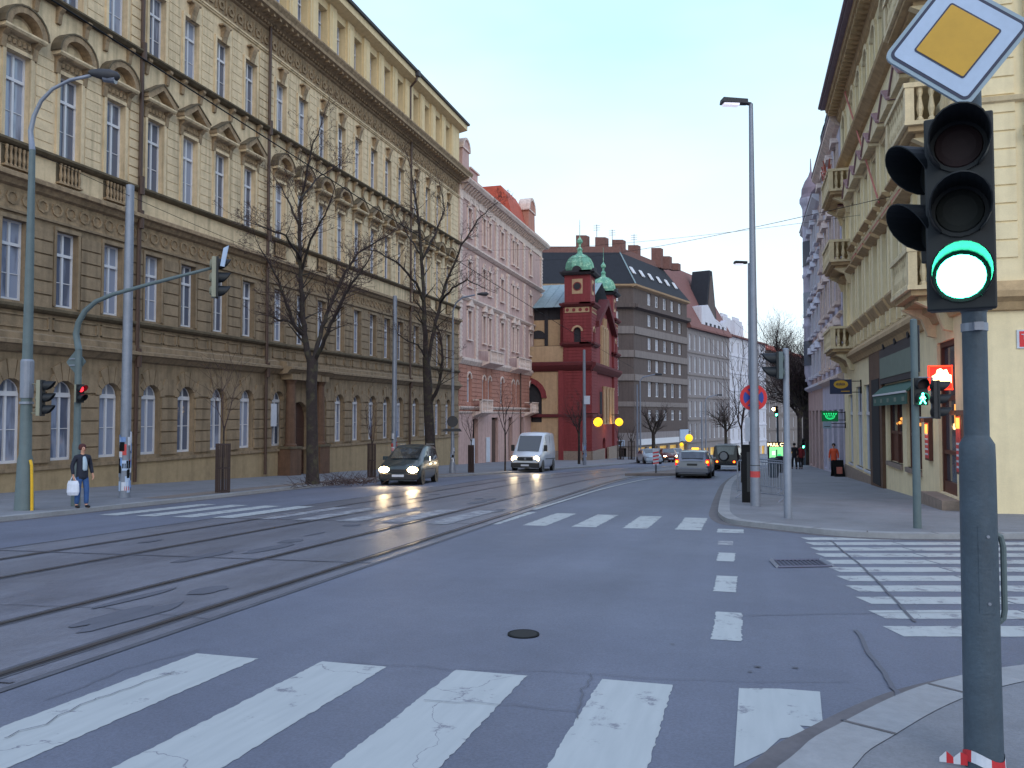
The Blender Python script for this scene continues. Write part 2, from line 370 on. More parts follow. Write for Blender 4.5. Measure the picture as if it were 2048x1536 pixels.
    def build(s, name, parent=None, local=False, smooth=False, bevel=0., loc=None, autos=False):
        off = (0, 0, 0)
        if parent is not None and not local: off = parent.location
        if loc is not None: off = loc
        me = s.mesh(name, off, smooth or autos)
        o = bpy.data.objects.new(name, me); C.objects.link(o)
        if parent is not None: o.parent = parent
        if loc is not None: o.location = loc
        if autos:
            try: me.set_sharp_from_angle(angle=radians(40))
            except Exception: pass
        if bevel:
            b = o.modifiers.new('bevel', 'BEVEL'); b.width = bevel; b.segments = 2; b.limit_method = 'ANGLE'
        return o
def copy_of(o, parent=None):
    c = o.copy(); C.objects.link(c)
    if parent is not None: c.parent = parent
    for ch in list(o.children): copy_of(ch, c)
    return c
def text_part(txt, name, parent, loc, rot, size, m, ext=.004, local=True):
    cu = bpy.data.curves.new(name, 'FONT'); cu.body = txt; cu.size = size; cu.extrude = ext; cu.align_x = 'CENTER'; cu.align_y = 'CENTER'
    t = bpy.data.objects.new('tmp', cu); C.objects.link(t)
    bpy.context.view_layer.update()
    me = bpy.data.meshes.new_from_object(t.evaluated_get(bpy.context.evaluated_depsgraph_get()))
    bpy.data.objects.remove(t); me.materials.clear(); me.materials.append(M[m])
    o = bpy.data.objects.new(name, me); C.objects.link(o); o.parent = parent; o.location = loc; o.rotation_euler = rot
    return o
# ------------------------------------------------------------------ facades
def arch_pts(a, b, z1, rise, n=8):
    c = (a+b)/2; r = (b-a)/2
    return [(c-cos(pi*j/n)*r, z1-rise+sin(pi*j/n)*rise) for j in range(n+1)]
def wall(mb, F, s0, s1, z0, z1, ops, m, dep=.3, d=0., rm=None):
    rm = rm or m
    ss = sorted({s0, s1, *[o[0] for o in ops], *[o[1] for o in ops]}); zs = sorted({z0, z1, *[o[2] for o in ops], *[o[3] for o in ops]})
    ss = [x for x in ss if s0 <= x <= s1]; zs = [x for x in zs if z0 <= x <= z1]
    for j in range(len(zs)-1):
        run = None
        for i in range(len(ss)):
            solid = False
            if i < len(ss)-1:
                a = (ss[i]+ss[i+1])/2; b = (zs[j]+zs[j+1])/2
                solid = not any(o[0] < a < o[1] and o[2] < b < o[3] for o in ops)
            if solid and run is None: run = ss[i]
            if not solid and run is not None:
                mb.face([F.p(run, zs[j], d), F.p(ss[i], zs[j], d), F.p(ss[i], zs[j+1], d), F.p(run, zs[j+1], d)], m); run = None
    for o in ops:
        if o[3] <= z0 or o[2] >= z1: continue
        a, b, lo, hi = o[:4]; rise = o[4] if len(o) > 4 else 0
        if rise:
            P = arch_pts(a, b, hi, rise); top = hi-rise
            for j in range(len(P)-1):
                mb.face([F.p(P[j][0], P[j][1], d), F.p(P[j+1][0], P[j+1][1], d), F.p(P[j+1][0], hi, d), F.p(P[j][0], hi, d)], m)
                mb.face([F.p(P[j][0], P[j][1], d), F.p(P[j+1][0], P[j+1][1], d), F.p(P[j+1][0], P[j+1][1], d-dep), F.p(P[j][0], P[j][1], d-dep)], rm)
        else:
            top = hi; mb.face([F.p(a, hi, d), F.p(b, hi, d), F.p(b, hi, d-dep), F.p(a, hi, d-dep)], rm)
        mb.face([F.p(a, lo, d), F.p(b, lo, d), F.p(b, lo, d-dep), F.p(a, lo, d-dep)], rm)
        for x in (a, b): mb.face([F.p(x, lo, d), F.p(x, top, d), F.p(x, top, d-dep), F.p(x, lo, d-dep)], rm)
WC = {}
def win_mesh(w_, h, rise, fm, gm, bars, ft):
    k = (round(w_, 2), round(h, 2), round(rise, 2), fm, gm, bars, ft)
    if k in WC: return WC[k]
    F = Fr((0, 0), (1, 0), (0, -1)); f = MB(); g = MB(); e = w_/2
    def bar(a, b, z0, z1, d=.07): f.fb(F, a, b, z0, z1, .0, d, fm)
    zt = h-rise
    bar(-e, -e+ft, 0, zt); bar(e-ft, e, 0, zt); bar(-e+ft, e-ft, 0, ft*1.3, .09)
    if rise: f.arc(F, 0, zt, e-ft*.5, e, 0, .05, fm, 8, ez=rise/e)
    else: bar(-e+ft, e-ft, h-ft, h)
    if 'm' in bars: bar(-ft*.55, ft*.55, ft*1.3, h-ft, .10)
    if '2' in bars:
        for c in (-e/3, e/3): bar(c-ft*.5, c+ft*.5, ft*1.3, h-ft, .09)
    if 't' in bars:
        zz = zt-.02 if rise else h*.7
        bar(-e+ft, e-ft, zz-ft*(1.1 if rise else .7), zz+ft*(1.1 if rise else .7), .12)
    if 'b' in bars:
        zz = zt if rise else h*.7
        bar(-e+ft, e-ft, zz*.48-.014, zz*.48+.014, .06)
    if 'u' in bars: bar(-e+ft, e-ft, h*.5-.02, h*.5+.02, .06)
    P = [(-e, 0), (e, 0)]+([(-a, b) for a, b in arch_pts(-e, e, h, rise)] if rise else [(e, h), (-e, h)])
    g.plate(F, P, .0, .03, gm)
    WC[k] = (f.mesh('window'), g.mesh('pane')); return WC[k]
def window(par, F, s, z, w_, h, rise=0., d=-.28, fm='white_frame', gm='glass', bars='mtb', ft=.075, pane=True):
    fm_, gm_ = win_mesh(w_, h, rise, fm, gm, bars, ft)
    o = bpy.data.objects.new('window', fm_); C.objects.link(o); o.parent = par
    p = F.p(s, z, d); o.location = (p[0]-par.location[0], p[1]-par.location[1], p[2]-par.location[2]); o.rotation_euler = (0, 0, F.ang())
    if pane:
        q = bpy.data.objects.new('pane', gm_); C.objects.link(q); q.parent = o
    return o
def blocks(mb, F, a, b, z0, z1, n, m, d=.05, gap=.035):
    h = (z1-z0)/n
    for i in range(n): mb.fb(F, a, b, z0+i*h+gap/2, z0+(i+1)*h-gap/2, -.01, d, m, .012)
def Zl(z): return H+KS*(z-H)
def baluster(mb, p, h, m, r=.07):
    mb.lathe(p, [(r, 0), (r, h*.08), (r*.55, h*.14), (r, h*.38), (r*.5, h*.72), (r*.85, h*.86), (r*.85, h)], m, 6)

# ================================================================== left: long ochre school building
XL = -24.0
def school():
    F = Fr((XL, 0), (0, 1), (1, 0))
    root = empty('school_building', (XL, 40, GP(XL, 40)), 'long ochre five storey building with arched and triangular window pediments along the left pavement', 'building')
    S0, S1 = 14.6, 65.3
    raw = [17.81, 20.18, 22.55, 24.92, 27.29, 29.66, 32.0, 34.4, 36.8, 39.75, 42.1, 44.5, 46.9, 49.3, 51.7, 54.05, 56.4, 59.45, 61.85, 64.3, 66.75]
    ys = [r*KS for r in raw]; PORT = 10                          # bay with the portal
    Z = {k: Zl(v) for k, v in dict(pl=-.33, gs=-.15, gt=2.95, st0=3.95, st1=4.7, s2=5.61, w2=5.8, w2t=8.75, fr0=9.1, c3=10.0, c3t=10.5, s3=11.5, w3=11.68, w3t=14.9, ped=15.75, l4=17.45, w4=17.72, w4t=20.7, f0=21.95, f1=23.2, ct=24.5, at=28.3, av=29.2).items()}
    zb = GP(XL, S1)-.5
    W = .98; mb = MB()
    g_ops = [(y-.52, y+.52, Z['gs'], Z['gt'], .5) for i, y in enumerate(ys) if i != PORT]
    pc = ys[PORT]; g_ops.append((pc-.95, pc+.95, -2.05, 2.35, .95))
    wall(mb, F, S0, S1, zb, Z['st1'], g_ops, 'stone_brown', .34)
    wall(mb, F, S0, S1, Z['st1'], Z['fr0'], [(y-W/2, y+W/2, Z['w2'], Z['w2t']) for y in ys], 'stone_brown', .34)
    wall(mb, F, S0, S1, Z['fr0'], Z['c3'], [], 'ornament', 0)
    wall(mb, F, S0, S1, Z['c3'], Z['f0'], [(y-W/2, y+W/2, Z['w3'], Z['w3t']) for y in ys]+[(y-W/2, y+W/2, Z['w4'], Z['w4t']) for y in ys], 'ochre', .34)
    wall(mb, F, S0, S1, Z['f0'], Z['ct'], [], 'ornament', 0)
    # attic: deep bays behind pillars
    wall(mb, F, S0, S1, Z['ct'], Z['at'], [(y-.62, y+.62, Z['ct']+.25, Z['at']-.55) for y in ys], 'attic', .55, -.1)
    # end walls, back, roof slab
    for s in (S0, S1): mb.face([F.p(s, zb, 0), F.p(s, Z['at'], 0), F.p(s, Z['at'], -14), F.p(s, zb, -14)], 'attic')
    mb.face([F.p(S0, zb, -14), F.p(S1, zb, -14), F.p(S1, Z['at'], -14), F.p(S0, Z['at'], -14)], 'attic')
    # rusticated piers
    edges = [S0]+[y for y in ys]+[S1]
    pipes = [28.55*KS, 38.3*KS, 57.95*KS]
    for i in range(len(edges)-1):
        a = edges[i]+(.60 if i else 0); b = edges[i+1]-(.60 if i < len(edges)-2 else 0)
        aw = edges[i]+(W/2+.14 if i else 0); bw = edges[i+1]-(W/2+.14 if i < len(edges)-2 else 0)
        if i == PORT: b = edges[i+1]-2.0
        if i == PORT+1: a = edges[i]+2.0
        if i-1 == PORT or i == PORT:
            blocks(mb, F, a, b, Z['pl']+.1, Z['gt']-.5, 5, 'stone_brown', .07)
        else:
            blocks(mb, F, a, b, Z['pl']+.1, Z['gt']-.5, 5, 'stone_brown', .07)
            c = (a+b)/2
            # hexagonal block between the arches
            P = [(a+.12, Z['gt']-.42), (b-.12, Z['gt']-.42), (b-.05, Z['gt']-.1), (b-.22, Z['gt']+.28), (a+.22, Z['gt']+.28), (a+.05, Z['gt']-.1)]
            mb.plate(F, P, -.01, .07, 'stone_brown')
        blocks(mb, F, aw, bw, Z['s2']+.05, Z['w2t']+.0, 6, 'stone_brown', .06)
        near = any(edges[i] < p < edges[i+1] for p in pipes)
        for lo, hi, n in ((Z['s3']+.1, Z['ped']-.1, 10), (Z['l4']+.25, Z['f0']-.2, 9)):
            blocks(mb, F, aw+.1, bw-.1, lo, hi, n, 'ochre', .05 if near else .022, .03)
    for i, y in enumerate(ys):
        # voussoirs over the ground floor arches
        if i != PORT:
            for j in range(7):
                t0 = pi*(j+.06)/7; t1 = pi*(j+.94)/7
                r1 = 1.02 if 1 < j < 5 else .82
                P = [(y-cos(t0)*.52, Z['gt']-.5+sin(t0)*.5), (y-cos(t1)*.52, Z['gt']-.5+sin(t1)*.5), (y-cos(t1)*r1*.95, Z['gt']-.5+sin(t1)*r1*1.15), (y-cos(t0)*r1*.95, Z['gt']-.5+sin(t0)*r1*1.15)]
                mb.plate(F, P, -.01, .08, 'stone_brown')
        # window surrounds 2nd..4th floor
        for zl, zt, m, q in ((Z['w2'], Z['w2t'], 'stone_brown', .10), (Z['w3'], Z['w3t'], 'ochre', .13), (Z['w4'], Z['w4t'], 'ochre', .13)):
            for sg in (-1, 1): mb.fb(F, *sorted((y+sg*W/2, y+sg*(W/2+q))), zl, zt, -.01, .07, m)
            mb.fb(F, y-W/2-q, y+W/2+q, zt, zt+.14, -.01, .08, m)
        # keystone bracket over 4th floor windows
        mb.prof(F, y-.16, y+.16, [(0, Z['w4t']-.05), (.12, Z['w4t']-.05), (.16, Z['w4t']+.2), (.30, Z['w4t']+.55), (.30, Z['w4t']+.68), (0, Z['w4t']+.68)], 'ornament')
        mb.fb(F, y-.34, y+.34, Z['w4t']+.68, Z['w4t']+.76, 0, .28, 'ornament')
        # ledge brackets under the 4th floor ledge
        for dy in (-.62, .62): mb.prof(F, y+dy-.09, y+dy+.09, [(0, Z['l4']-.62), (.1, Z['l4']-.6), (.16, Z['l4']-.25), (.3, Z['l4']-.1), (.3, Z['l4']), (0, Z['l4'])], 'ornament')
        # sill panel under 3rd floor window
        za, zc = Z['c3t'], Z['s3']-.1
    wl = mb.build('wall', root)
    # courses
    c = MB()
    def band(z0, z1, d, m, a=S0, b=S1): c.prof(F, a-.0, b+.0, [(0, z0), (d, z0), (d, z1), (0, z1)], m)
    band(Z['pl']-.12, Z['pl'], .12, 'stone_brown')
    for a, b in ((S0, pc-2.2), (pc+2.2, S1)): c.fb(F, a, b, zb, Z['pl']-.12, 0, .04, 'plinth_ochre')
    for a, b in ((S0, pc-2.3), (pc+2.3, S1)): c.prof(F, a, b, [(0, Z['st0']-.05), (.12, Z['st0']), (.30, Z['st0']+.2), (.42, Z['st0']+.24), (.42, Z['st0']+.36), (.2, Z['st0']+.42), (.2, Z['st1']-.08), (0, Z['st1'])], 'stone_brown')
    c.prof(F, pc-2.3, pc+2.3, [(0, Z['st0']-.05), (.62, Z['st0']), (.80, Z['st0']+.2), (.92, Z['st0']+.24), (.92, Z['st0']+.36), (.6, Z['st0']+.42), (.6, Z['st1']-.08), (0, Z['st1'])], 'stone_brown')
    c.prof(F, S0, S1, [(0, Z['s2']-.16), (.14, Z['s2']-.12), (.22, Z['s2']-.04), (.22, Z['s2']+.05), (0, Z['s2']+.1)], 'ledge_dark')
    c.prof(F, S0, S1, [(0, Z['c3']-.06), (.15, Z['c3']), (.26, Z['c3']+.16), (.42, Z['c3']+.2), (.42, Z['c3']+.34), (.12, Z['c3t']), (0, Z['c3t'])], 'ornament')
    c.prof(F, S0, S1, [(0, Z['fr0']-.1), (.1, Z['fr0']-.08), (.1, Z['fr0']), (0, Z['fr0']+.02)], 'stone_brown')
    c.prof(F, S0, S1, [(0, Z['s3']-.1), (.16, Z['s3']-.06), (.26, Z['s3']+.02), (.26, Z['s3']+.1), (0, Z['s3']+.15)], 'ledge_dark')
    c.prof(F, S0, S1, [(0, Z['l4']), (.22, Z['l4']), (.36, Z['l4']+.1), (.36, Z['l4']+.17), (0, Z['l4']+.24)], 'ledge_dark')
    c.prof(F, S0, S1, [(0, Z['f0']-.12), (.08, Z['f0']-.1), (.08, Z['f0']-.04), (.14, Z['f0']-.02), (.14, Z['f0']+.06), (0, Z['f0']+.08)], 'ochre')
    # main cornice
    c.prof(F, S0-.3, S1+.75, [(0, Z['f1']), (.14, Z['f1']+.05), (.2, Z['f1']+.2), (.78, Z['f1']+.42), (.98, Z['f1']+.48), (.98, Z['f1']+.66), (1.12, Z['f1']+.86), (1.12, Z['f1']+.96), (0, Z['ct']+.1)], 'ornament')
    for a in [S0+.28*j for j in range(int((S1-S0)/.28))]: c.fb(F, a, a+.15, Z['f1']+.12, Z['f1']+.32, .1, .32, 'ornament')
    for a in [S0+.56*j for j in range(int((S1-S0)/.56))]: c.fb(F, a, a+.18, Z['f1']+.30, Z['f1']+.50, .2, .86, 'ornament')
    # frieze scrollwork and roundels
    a = S0+.3
    while a < S1-.3:
        c.arc(F, a, Z['fr0']+.42, .17, .25, 0, .05, 'ornament', 8, 0, 2*pi); a += .62
    a = S0+.3; k = 0
    while a < S1-.3:
        hh = Z['f0']+.2
        c.arc(F, a, hh+.38, .12, .26, 0, .08, 'ornament', 6, 0, 2*pi); c.fb(F, a+.3, a+.44, hh+.05, hh+.8, 0, .07, 'ornament', .03); a += .75
    # panels between string course and sills
    for i, y in enumerate(ys):
        for (u0, u1) in ((y-.55, y+.55), (y+.68, y+1.5)):
            z0 = Z['st1']+.12; z1 = Z['s2']-.26
            for q in ((u0, u1, z0, z0+.05), (u0, u1, z1-.05, z1), (u0, u0+.05, z0, z1), (u1-.05, u1, z0, z1)): c.fb(F, *q, 0, .05, 'stone_brown')
    # eaves fascia and attic pillars
    c.prof(F, S0-.2, S1+.55, [(-.15, Z['at']-.1), (.62, Z['at']+.05), (.62, Z['at']+.5), (-.15, Z['at']+.5)], 'attic')
    for i in range(len(edges)-1):
        a = edges[i]+(.70 if i else 0); b = edges[i+1]-(.70 if i < len(edges)-2 else 0)
        c.fb(F, a, b, Z['ct'], Z['at']-.1, -.12, .05, 'attic')
        c.fb(F, a+.2, b-.2, Z['ct']+.3, Z['at']-.5, .04, .09, 'attic')
    c.build('cornice', root)
    r = MB(); r.prof(F, S0-.3, S1+.7, [(.78, Z['at']+.5), (.82, Z['at']+.66), (-2, Z['at']+1.6), (-14.5, Z['at']+1.6), (-14.5, Z['at']+.5)], 'roof_dark')
    r.build('roof', root)
    # pediments: three arched, four triangular, four arched, four triangular, four arched
    kinds = 'aaaaatttt'+'aaaa'+'tttt'+'aaaa'
    for i, y in enumerate(ys):
        p = MB(); zp = Z['ped']-.22; k = kinds[i]
        for dy in (-.62, .62): p.prof(F, y+dy-.1, y+dy+.1, [(0, zp-.62), (.08, zp-.6), (.14, zp-.2), (.32, zp-.05), (.32, zp), (0, zp)], 'ornament')
        p.fb(F, y-.52, y+.52, Z['w3t']+.16, zp-.12, 0, .06, 'ornament')
        for q in range(5): p.lathe(F.p(y-.4+.2*q, Z['w3t']+.24, .06), [(.07, 0), (.09, .1), (.05, .2)], 'ornament', 5)
        p.prof(F, y-.85, y+.85, [(0, zp), (.36, zp), (.42, zp+.07), (.42, zp+.13), (0, zp+.17)], 'ochre')
        if k == 'a':
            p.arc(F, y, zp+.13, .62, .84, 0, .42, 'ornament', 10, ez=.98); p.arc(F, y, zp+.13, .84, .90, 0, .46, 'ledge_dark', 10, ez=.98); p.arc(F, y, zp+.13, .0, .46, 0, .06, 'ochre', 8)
        else:
            zt = zp+.13
            for sg in (-1, 1):
                a0, a1 = (y-.9, y) if sg < 0 else (y, y+.9)
                P = [(y+sg*.9, zt), (y+sg*.9, zt+.16), (y, zt+.80), (y, zt+.58), (y+sg*.7, zt)]
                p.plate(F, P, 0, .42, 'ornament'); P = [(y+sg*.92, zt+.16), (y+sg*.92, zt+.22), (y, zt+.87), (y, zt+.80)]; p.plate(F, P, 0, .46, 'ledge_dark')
            p.plate(F, [(y-.5, zt+.02), (y+.5, zt+.02), (y, zt+.42)], 0, .08, 'ochre')
        p.build('pediment', root)
        # balustrade panels under the 3rd floor windows
        if k == 'a':
            b = MB(); z0, z1 = Z['c3t']+.08, Z['s3']-.12
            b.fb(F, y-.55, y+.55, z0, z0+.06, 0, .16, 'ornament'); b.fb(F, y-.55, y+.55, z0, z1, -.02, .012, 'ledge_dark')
            for q in range(6): baluster(b, F.p(y-.42+.168*q, z0+.04, .1), z1-z0-.04, 'ornament', .065)
            b.build('balustrade', root)
    for i, y in enumerate(ys):
        if i != PORT: window(root, F, y, Z['gs'], 1.04, Z['gt']-Z['gs'], .5, bars='mtb')
        window(root, F, y, Z['w2'], W, Z['w2t']-Z['w2']); window(root, F, y, Z['w3'], W, Z['w3t']-Z['w3']); window(root, F, y, Z['w4'], W, Z['w4t']-Z['w4'])
        if i > 7: window(root, F, y, Z['ct']+.25, 1.2, Z['at']-.55-Z['ct']-.25, d=-.6, bars='2t', ft=.06)
    for i, yp in enumerate(pipes):
        p = MB(); g = GP(XL, yp)
        p.tube([F.p(yp, Z['f1']+.2, .22), F.p(yp, g+2.0, .2)], .085, 'pipe_brown', 8)
        for zz in (Z['c3'], Z['s3'], Z['l4'], Z['st0']): p.tube([F.p(yp, zz-.25, .3), F.p(yp, zz+.5, .3)], .11, 'pipe_brown', 8)
        p.tube([F.p(yp, g+2.0, .2), F.p(yp, g+.12, .2)], .075, 'pipe_brown', 8)
        if i:
            p.tube([F.p(yp, Z['ct']+.1, .12), F.p(yp, Z['at']-.5, .12), F.p(yp-.1, Z['at']-.1, .6), F.p(yp-.15, Z['at']+.6, .8)], .09, 'pipe_brown', 8)
            p.fb(F, yp-.3, yp+.1, Z['at']+.2, Z['at']+.62, .62, .9, 'roof_dark')
        p.build('downpipe', root)
    # portal with two columns on pedestals
    p = MB(); g = GP(XL, pc)
    for dy in (-1.55, 1.55):
        p.fb(F, pc+dy-.55, pc+dy+.55, g-.3, g+1.5, 0, .75, 'column_brown', .0); p.fb(F, pc+dy-.6, pc+dy+.6, g+1.5, g+1.62, 0, .8, 'ledge_dark')
        p.lathe(F.p(pc+dy, g+1.62, .4), [(.34, 0), (.34, .1), (.28, .16), (.27, 1.6), (.23, 3.35), (.3, 3.5), (.34, 3.6)], 'column_brown', 14)
        p.fb(F, pc+dy-.42, pc+dy+.42, g+5.22, Z['st0'], 0, .75, 'stone_brown')
    p.fb(F, pc-1.12, pc+1.12, g+5.22, g+5.6, .0, .7, 'stone_brown')
    p.build('portal', root)
    dd = MB(); dd.plate(F, [(pc-.95, g), (pc+.95, g)]+[(2*pc-a, b) for a, b in arch_pts(pc-.95, pc+.95, 2.35, .95)], -.34, -.28, 'door_brown')
    for s in (-.88, .06):
        for z0, z1 in ((.2, 1.1), (1.3, 2.6)): dd.fb(F, pc+s, pc+s+.82, g+z0, g+z1, -.28, -.24, 'door_brown', .03)
    dd.build('door', root)
    q = MB(); q.fb(F, pc-2.95, pc-2.45, 1.0, 2.2, .08, .12, 'paper'); q.build('notice_board', root)
school()

# ================================================================== pink corner house
def gable_turret(mb, F, a, b, z0, z1, m, top='arch', trim='pink_trim', d0=-.3, d1=-.02):
    c = (a+b)/2; w_ = b-a
    P = [(a, z0), (b, z0), (b, z0+(z1-z0)*.16), (c+w_*.36, z0+(z1-z0)*.30), (c+w_*.33, z1-.55), (c-w_*.33, z1-.55), (c-w_*.36, z0+(z1-z0)*.30), (a, z0+(z1-z0)*.16)]
    mb.plate(F, P, d0, d1, m)
    mb.fb(F, c-w_*.4, c+w_*.4, z1-.55, z1-.4, d0-.1, d1+.12, trim)
    mb.arc(F, c, z1-.4, 0, w_*.3, d0, d1+.05, m, 8); mb.arc(F, c, z1-.4, w_*.3, w_*.38, d0-.1, d1+.15, trim, 8)
def pink():
    F = Fr((XL, 0), (0, 1), (1, 0)); Y0, Y1 = 65.4, 95.0
    root = empty('apartment_building', (XL, 80, GP(XL, 80)), 'pink apartment building with white stucco trim and a red tiled dormer, beyond the ochre one', 'building')
    zb = GP(XL, Y1)-.4
    Z = {k: Zl(v) for k, v in dict(m0=1.7, m1=2.5, g2=2.8, g2t=5.5, l1=6.9, w3=8.9, w3t=11.6, l2=12.7, w2=14.0, w2t=16.4, l1b=17.7, w1=18.9, w1t=21.6, f=22.2, ev=24.0).items()}
    ops = []; wins = []
    cols = [(72.5, 1.0), (77.0, .8), (78.9, .8), (83.3, 1.0), (87.6, .8), (89.4, .8), (95.4, 1.1)]
    for y, w_ in cols:
        y = y*KS
        for a, b, r in (('w1', 'w1t', 0), ('w2', 'w2t', 0), ('w3', 'w3t', 0), ('g2', 'g2t', .4)):
            ops.append((y-w_/2, y+w_/2, Z[a], Z[b], r)); wins.append((y, Z[a], w_, Z[b]-Z[a], r))
    gz = GP(XL, 80)
    for y, w_, t in ((70.0, 1.5, 1.0), (76, 2.2, .9), (81.5, 1.5, .9), (86, 1.5, .9), (91, 1.8, .9)): ops.append((y-w_/2, y+w_/2, gz+.0, Z['m0']-t+.5, 0))
    mb = MB()
    wall(mb, F, Y0, Y1, zb, Z['m0'], ops, 'pink', .4); wall(mb, F, Y0, Y1, Z['m0'], Z['l1'], ops, 'pink_deep', .3); wall(mb, F, Y0, Y1, Z['l1'], Z['ev'], ops, 'pink', .3)
    for s in (Y0, Y1): mb.face([F.p(s, zb, 0), F.p(s, Z['ev'], 0), F.p(s, Z['ev'], -13), F.p(s, zb, -13)], 'pink')
    mb.face([F.p(Y0, zb, -13), F.p(Y1, zb, -13), F.p(Y1, Z['ev'], -13), F.p(Y0, Z['ev'], -13)], 'pink')
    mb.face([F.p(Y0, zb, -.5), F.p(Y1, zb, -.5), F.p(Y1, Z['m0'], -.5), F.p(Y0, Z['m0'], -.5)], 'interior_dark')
    n = 9
    for i in range(n):
        z = Z['m1']+(Z['l1']-.5-Z['m1'])*i/n; edges = [Y0]+[o[0]*KS for o in cols]+[Y1]
        for j in range(len(edges)-1):
            a = edges[j]+(.65 if j else 0); b = edges[j+1]-(.65 if j < len(edges)-2 else 0)
            if b-a > .3: mb.fb(F, a, b, z+.03, z+.38, -.01, .05, 'pink_deep', .015)
    mb.build('wall', root)
    t = MB()
    edges = [Y0+.25]+[(cols[0][0]+76.9)/2*KS-.2, 81.1*KS, 85.4*KS, 92.2*KS]+[Y1-.25]
    for y in edges:
        for a, b in ((Z['l1'], Z['l2']-.3), (Z['l2']+.2, Z['l1b']-.3), (Z['l1b']+.2, Z['f'])):
            t.fb(F, y-.3, y+.3, a, b, -.01, .12, 'pink_trim'); t.fb(F, y-.38, y+.38, b-.35, b, 0, .2, 'pink_trim', .05)
            k = int((b-a)/.4)
            for q in range(k): t.fb(F, y-.34, y+.34, a+q*.4+.08, a+q*.4+.3, .1, .15, 'pink_trim')
    for y, z, w_, h, r in wins:
        if r: t.arc(F, y, z+h-r, w_/2, w_/2+.15, 0, .1, 'pink_trim', 8); continue
        for sg in (-1, 1): t.fb(F, *sorted((y+sg*w_/2, y+sg*(w_/2+.15))), z-.1, z+h+.12, -.01, .1, 'pink_trim')
        t.fb(F, y-w_/2-.15, y+w_/2+.15, z+h, z+h+.16, 0, .13, 'pink_trim'); t.fb(F, y-w_/2-.2, y+w_/2+.2, z-.18, z-.05, 0, .2, 'pink_trim')
        t.fb(F, y-.2, y+.2, z+h+.16, z+h+.6, 0, .16, 'pink_trim', .05)
        if z < Z['w2']-1:
            t.plate(F, [(y-w_*.8, z+h+.4), (y+w_*.8, z+h+.4), (y+.12, z+h+1.0), (y-.12, z+h+1.0)], 0, .3, 'pink_trim')
    def cor(z, d, h): t.prof(F, Y0, Y1+.3, [(0, z), (d*.3, z), (d, z+h*.6), (d, z+h), (0, z+h)], 'pink_trim')
    cor(Z['l1']-.5, .35, .6); cor(Z['l2']-.2, .3, .35); cor(Z['l1b']-.1, .4, .35); cor(Z['m1']-.4, .25, .3); cor(Z['m0'], .12, .2)
    t.fb(F, Y0, Y1, Z['f'], Z['ev']-.6, 0, .1, 'pink_trim')
    for i in range(44): t.prof(F, Y0+.35+i*.66, Y0+.55+i*.66, [(.1, Z['ev']-1.1), (.3, Z['ev']-1.0), (.75, Z['ev']-.6), (.1, Z['ev']-.6)], 'pink_trim')
    t.prof(F, Y0, Y1+.6, [(0, Z['ev']-.6), (.8, Z['ev']-.55), (1.0, Z['ev']-.3), (1.0, Z['ev']-.15), (0, Z['ev'])], 'pink_trim')
    t.build('cornice', root)
    for y, z, w_, h, r in wins: window(root, F, y, z, w_, h, r, gm='glass_far', bars='mt', ft=.08)
    # balconies: bay window plates under the 3rd floor, and low ones by the doors
    for y0, y1, z, d in ((75.6, 80.4, 6.9, 1.1), (86.0, 91.6, 6.9, 1.1), (73.5, 77.2, 1.9, .9), (92.5, 97.5, 1.9, .9)):
        b = MB(); y0 *= KS; y1 *= KS; z = Zl(z)
        b.prof(F, y0, y1, [(0, z-.5), (d*.5, z-.3), (d, z-.12), (d, z), (0, z)], 'pink_trim')
        b.fb(F, y0, y1, z+.95, z+1.08, 0, d, 'pink_trim') if False else None
        for a in (y0, (y0+y1)/2-.1, y1-.25): b.fb(F, a, a+.25, z, z+1.05, d-.2, d, 'pink_trim')
        b.fb(F, y0, y1, z+1.0, z+1.12, d-.25, d+.02, 'pink_trim'); b.fb(F, y0, y0+.15, z+1.0, z+1.12, 0, d, 'pink_trim'); b.fb(F, y1-.15, y1, z+1.0, z+1.12, 0, d, 'pink_trim')
        q = y0+.3
        while q < y1-.2: baluster(b, F.p(q, z, d-.1), 1.0, 'pink_trim', .07); q += .22
        b.build('balcony', root)
    p = MB(); p.tube([F.p(90.2*KS, Z['l1']-.4, .2), F.p(90.2*KS, GP(XL, 85)+.3, .2)], .07, 'pipe_brown', 8); p.build('downpipe', root)
    # roof: tiles with a curved gable dormer and a small one at the near end
    r = MB(); e = Z['ev']
    r.prof(F, Y0, Y1+.2, [(.9, e-.12), (.9, e), (-3.5, e+2.3), (-9, e+2.3), (-13, e), (-13, e-.12)], 'tile_red')
    r.build('roof', root)
    dm = MB(); a, b = 86.6, 92.6
    za = zv(368, XL, 92); zr = zv(402, XL, 80)
    gable_turret(dm, F, a+1.9, b, e-.1, zr+1.9, 'pink_deep', d0=-1.2, d1=-.05)
    G2 = Fr((XL-.1, b), (-1, 0), (0, 1))
    dm.prof(F, a-3.5, a+2.5, [(-.1, e), (-.9, e+3.0), (-1.6, e+4.2), (-5, e+4.2), (-5, e)], 'tile_red')
    dm.build('dormer', root)
    d2 = MB(); gable_turret(d2, F, 66.0, 68.6, e-.1, e+3.4, 'pink', d0=-1.4, d1=-.05); d2.fb(F, 68.6, 70.8, e-.1, e+1.6, -1.4, -.1, 'pink'); d2.fb(F, 68.5, 71, e+1.6, e+1.75, -1.5, .05, 'pink_trim'); d2.build('gable', root)
    for s in (68.4, 73.0):
        q = MB(); q.fb(F, s, s+1.1, gz+.3, gz+2.7, .02, .1, 'paper'); q.build('poster_frame', root)
    dr = MB(); dr.fb(F, 75.2, 76.8, gz, Z['m0']-.6, -.3, -.22, 'door_brown'); dr.build('door', root)
pink()

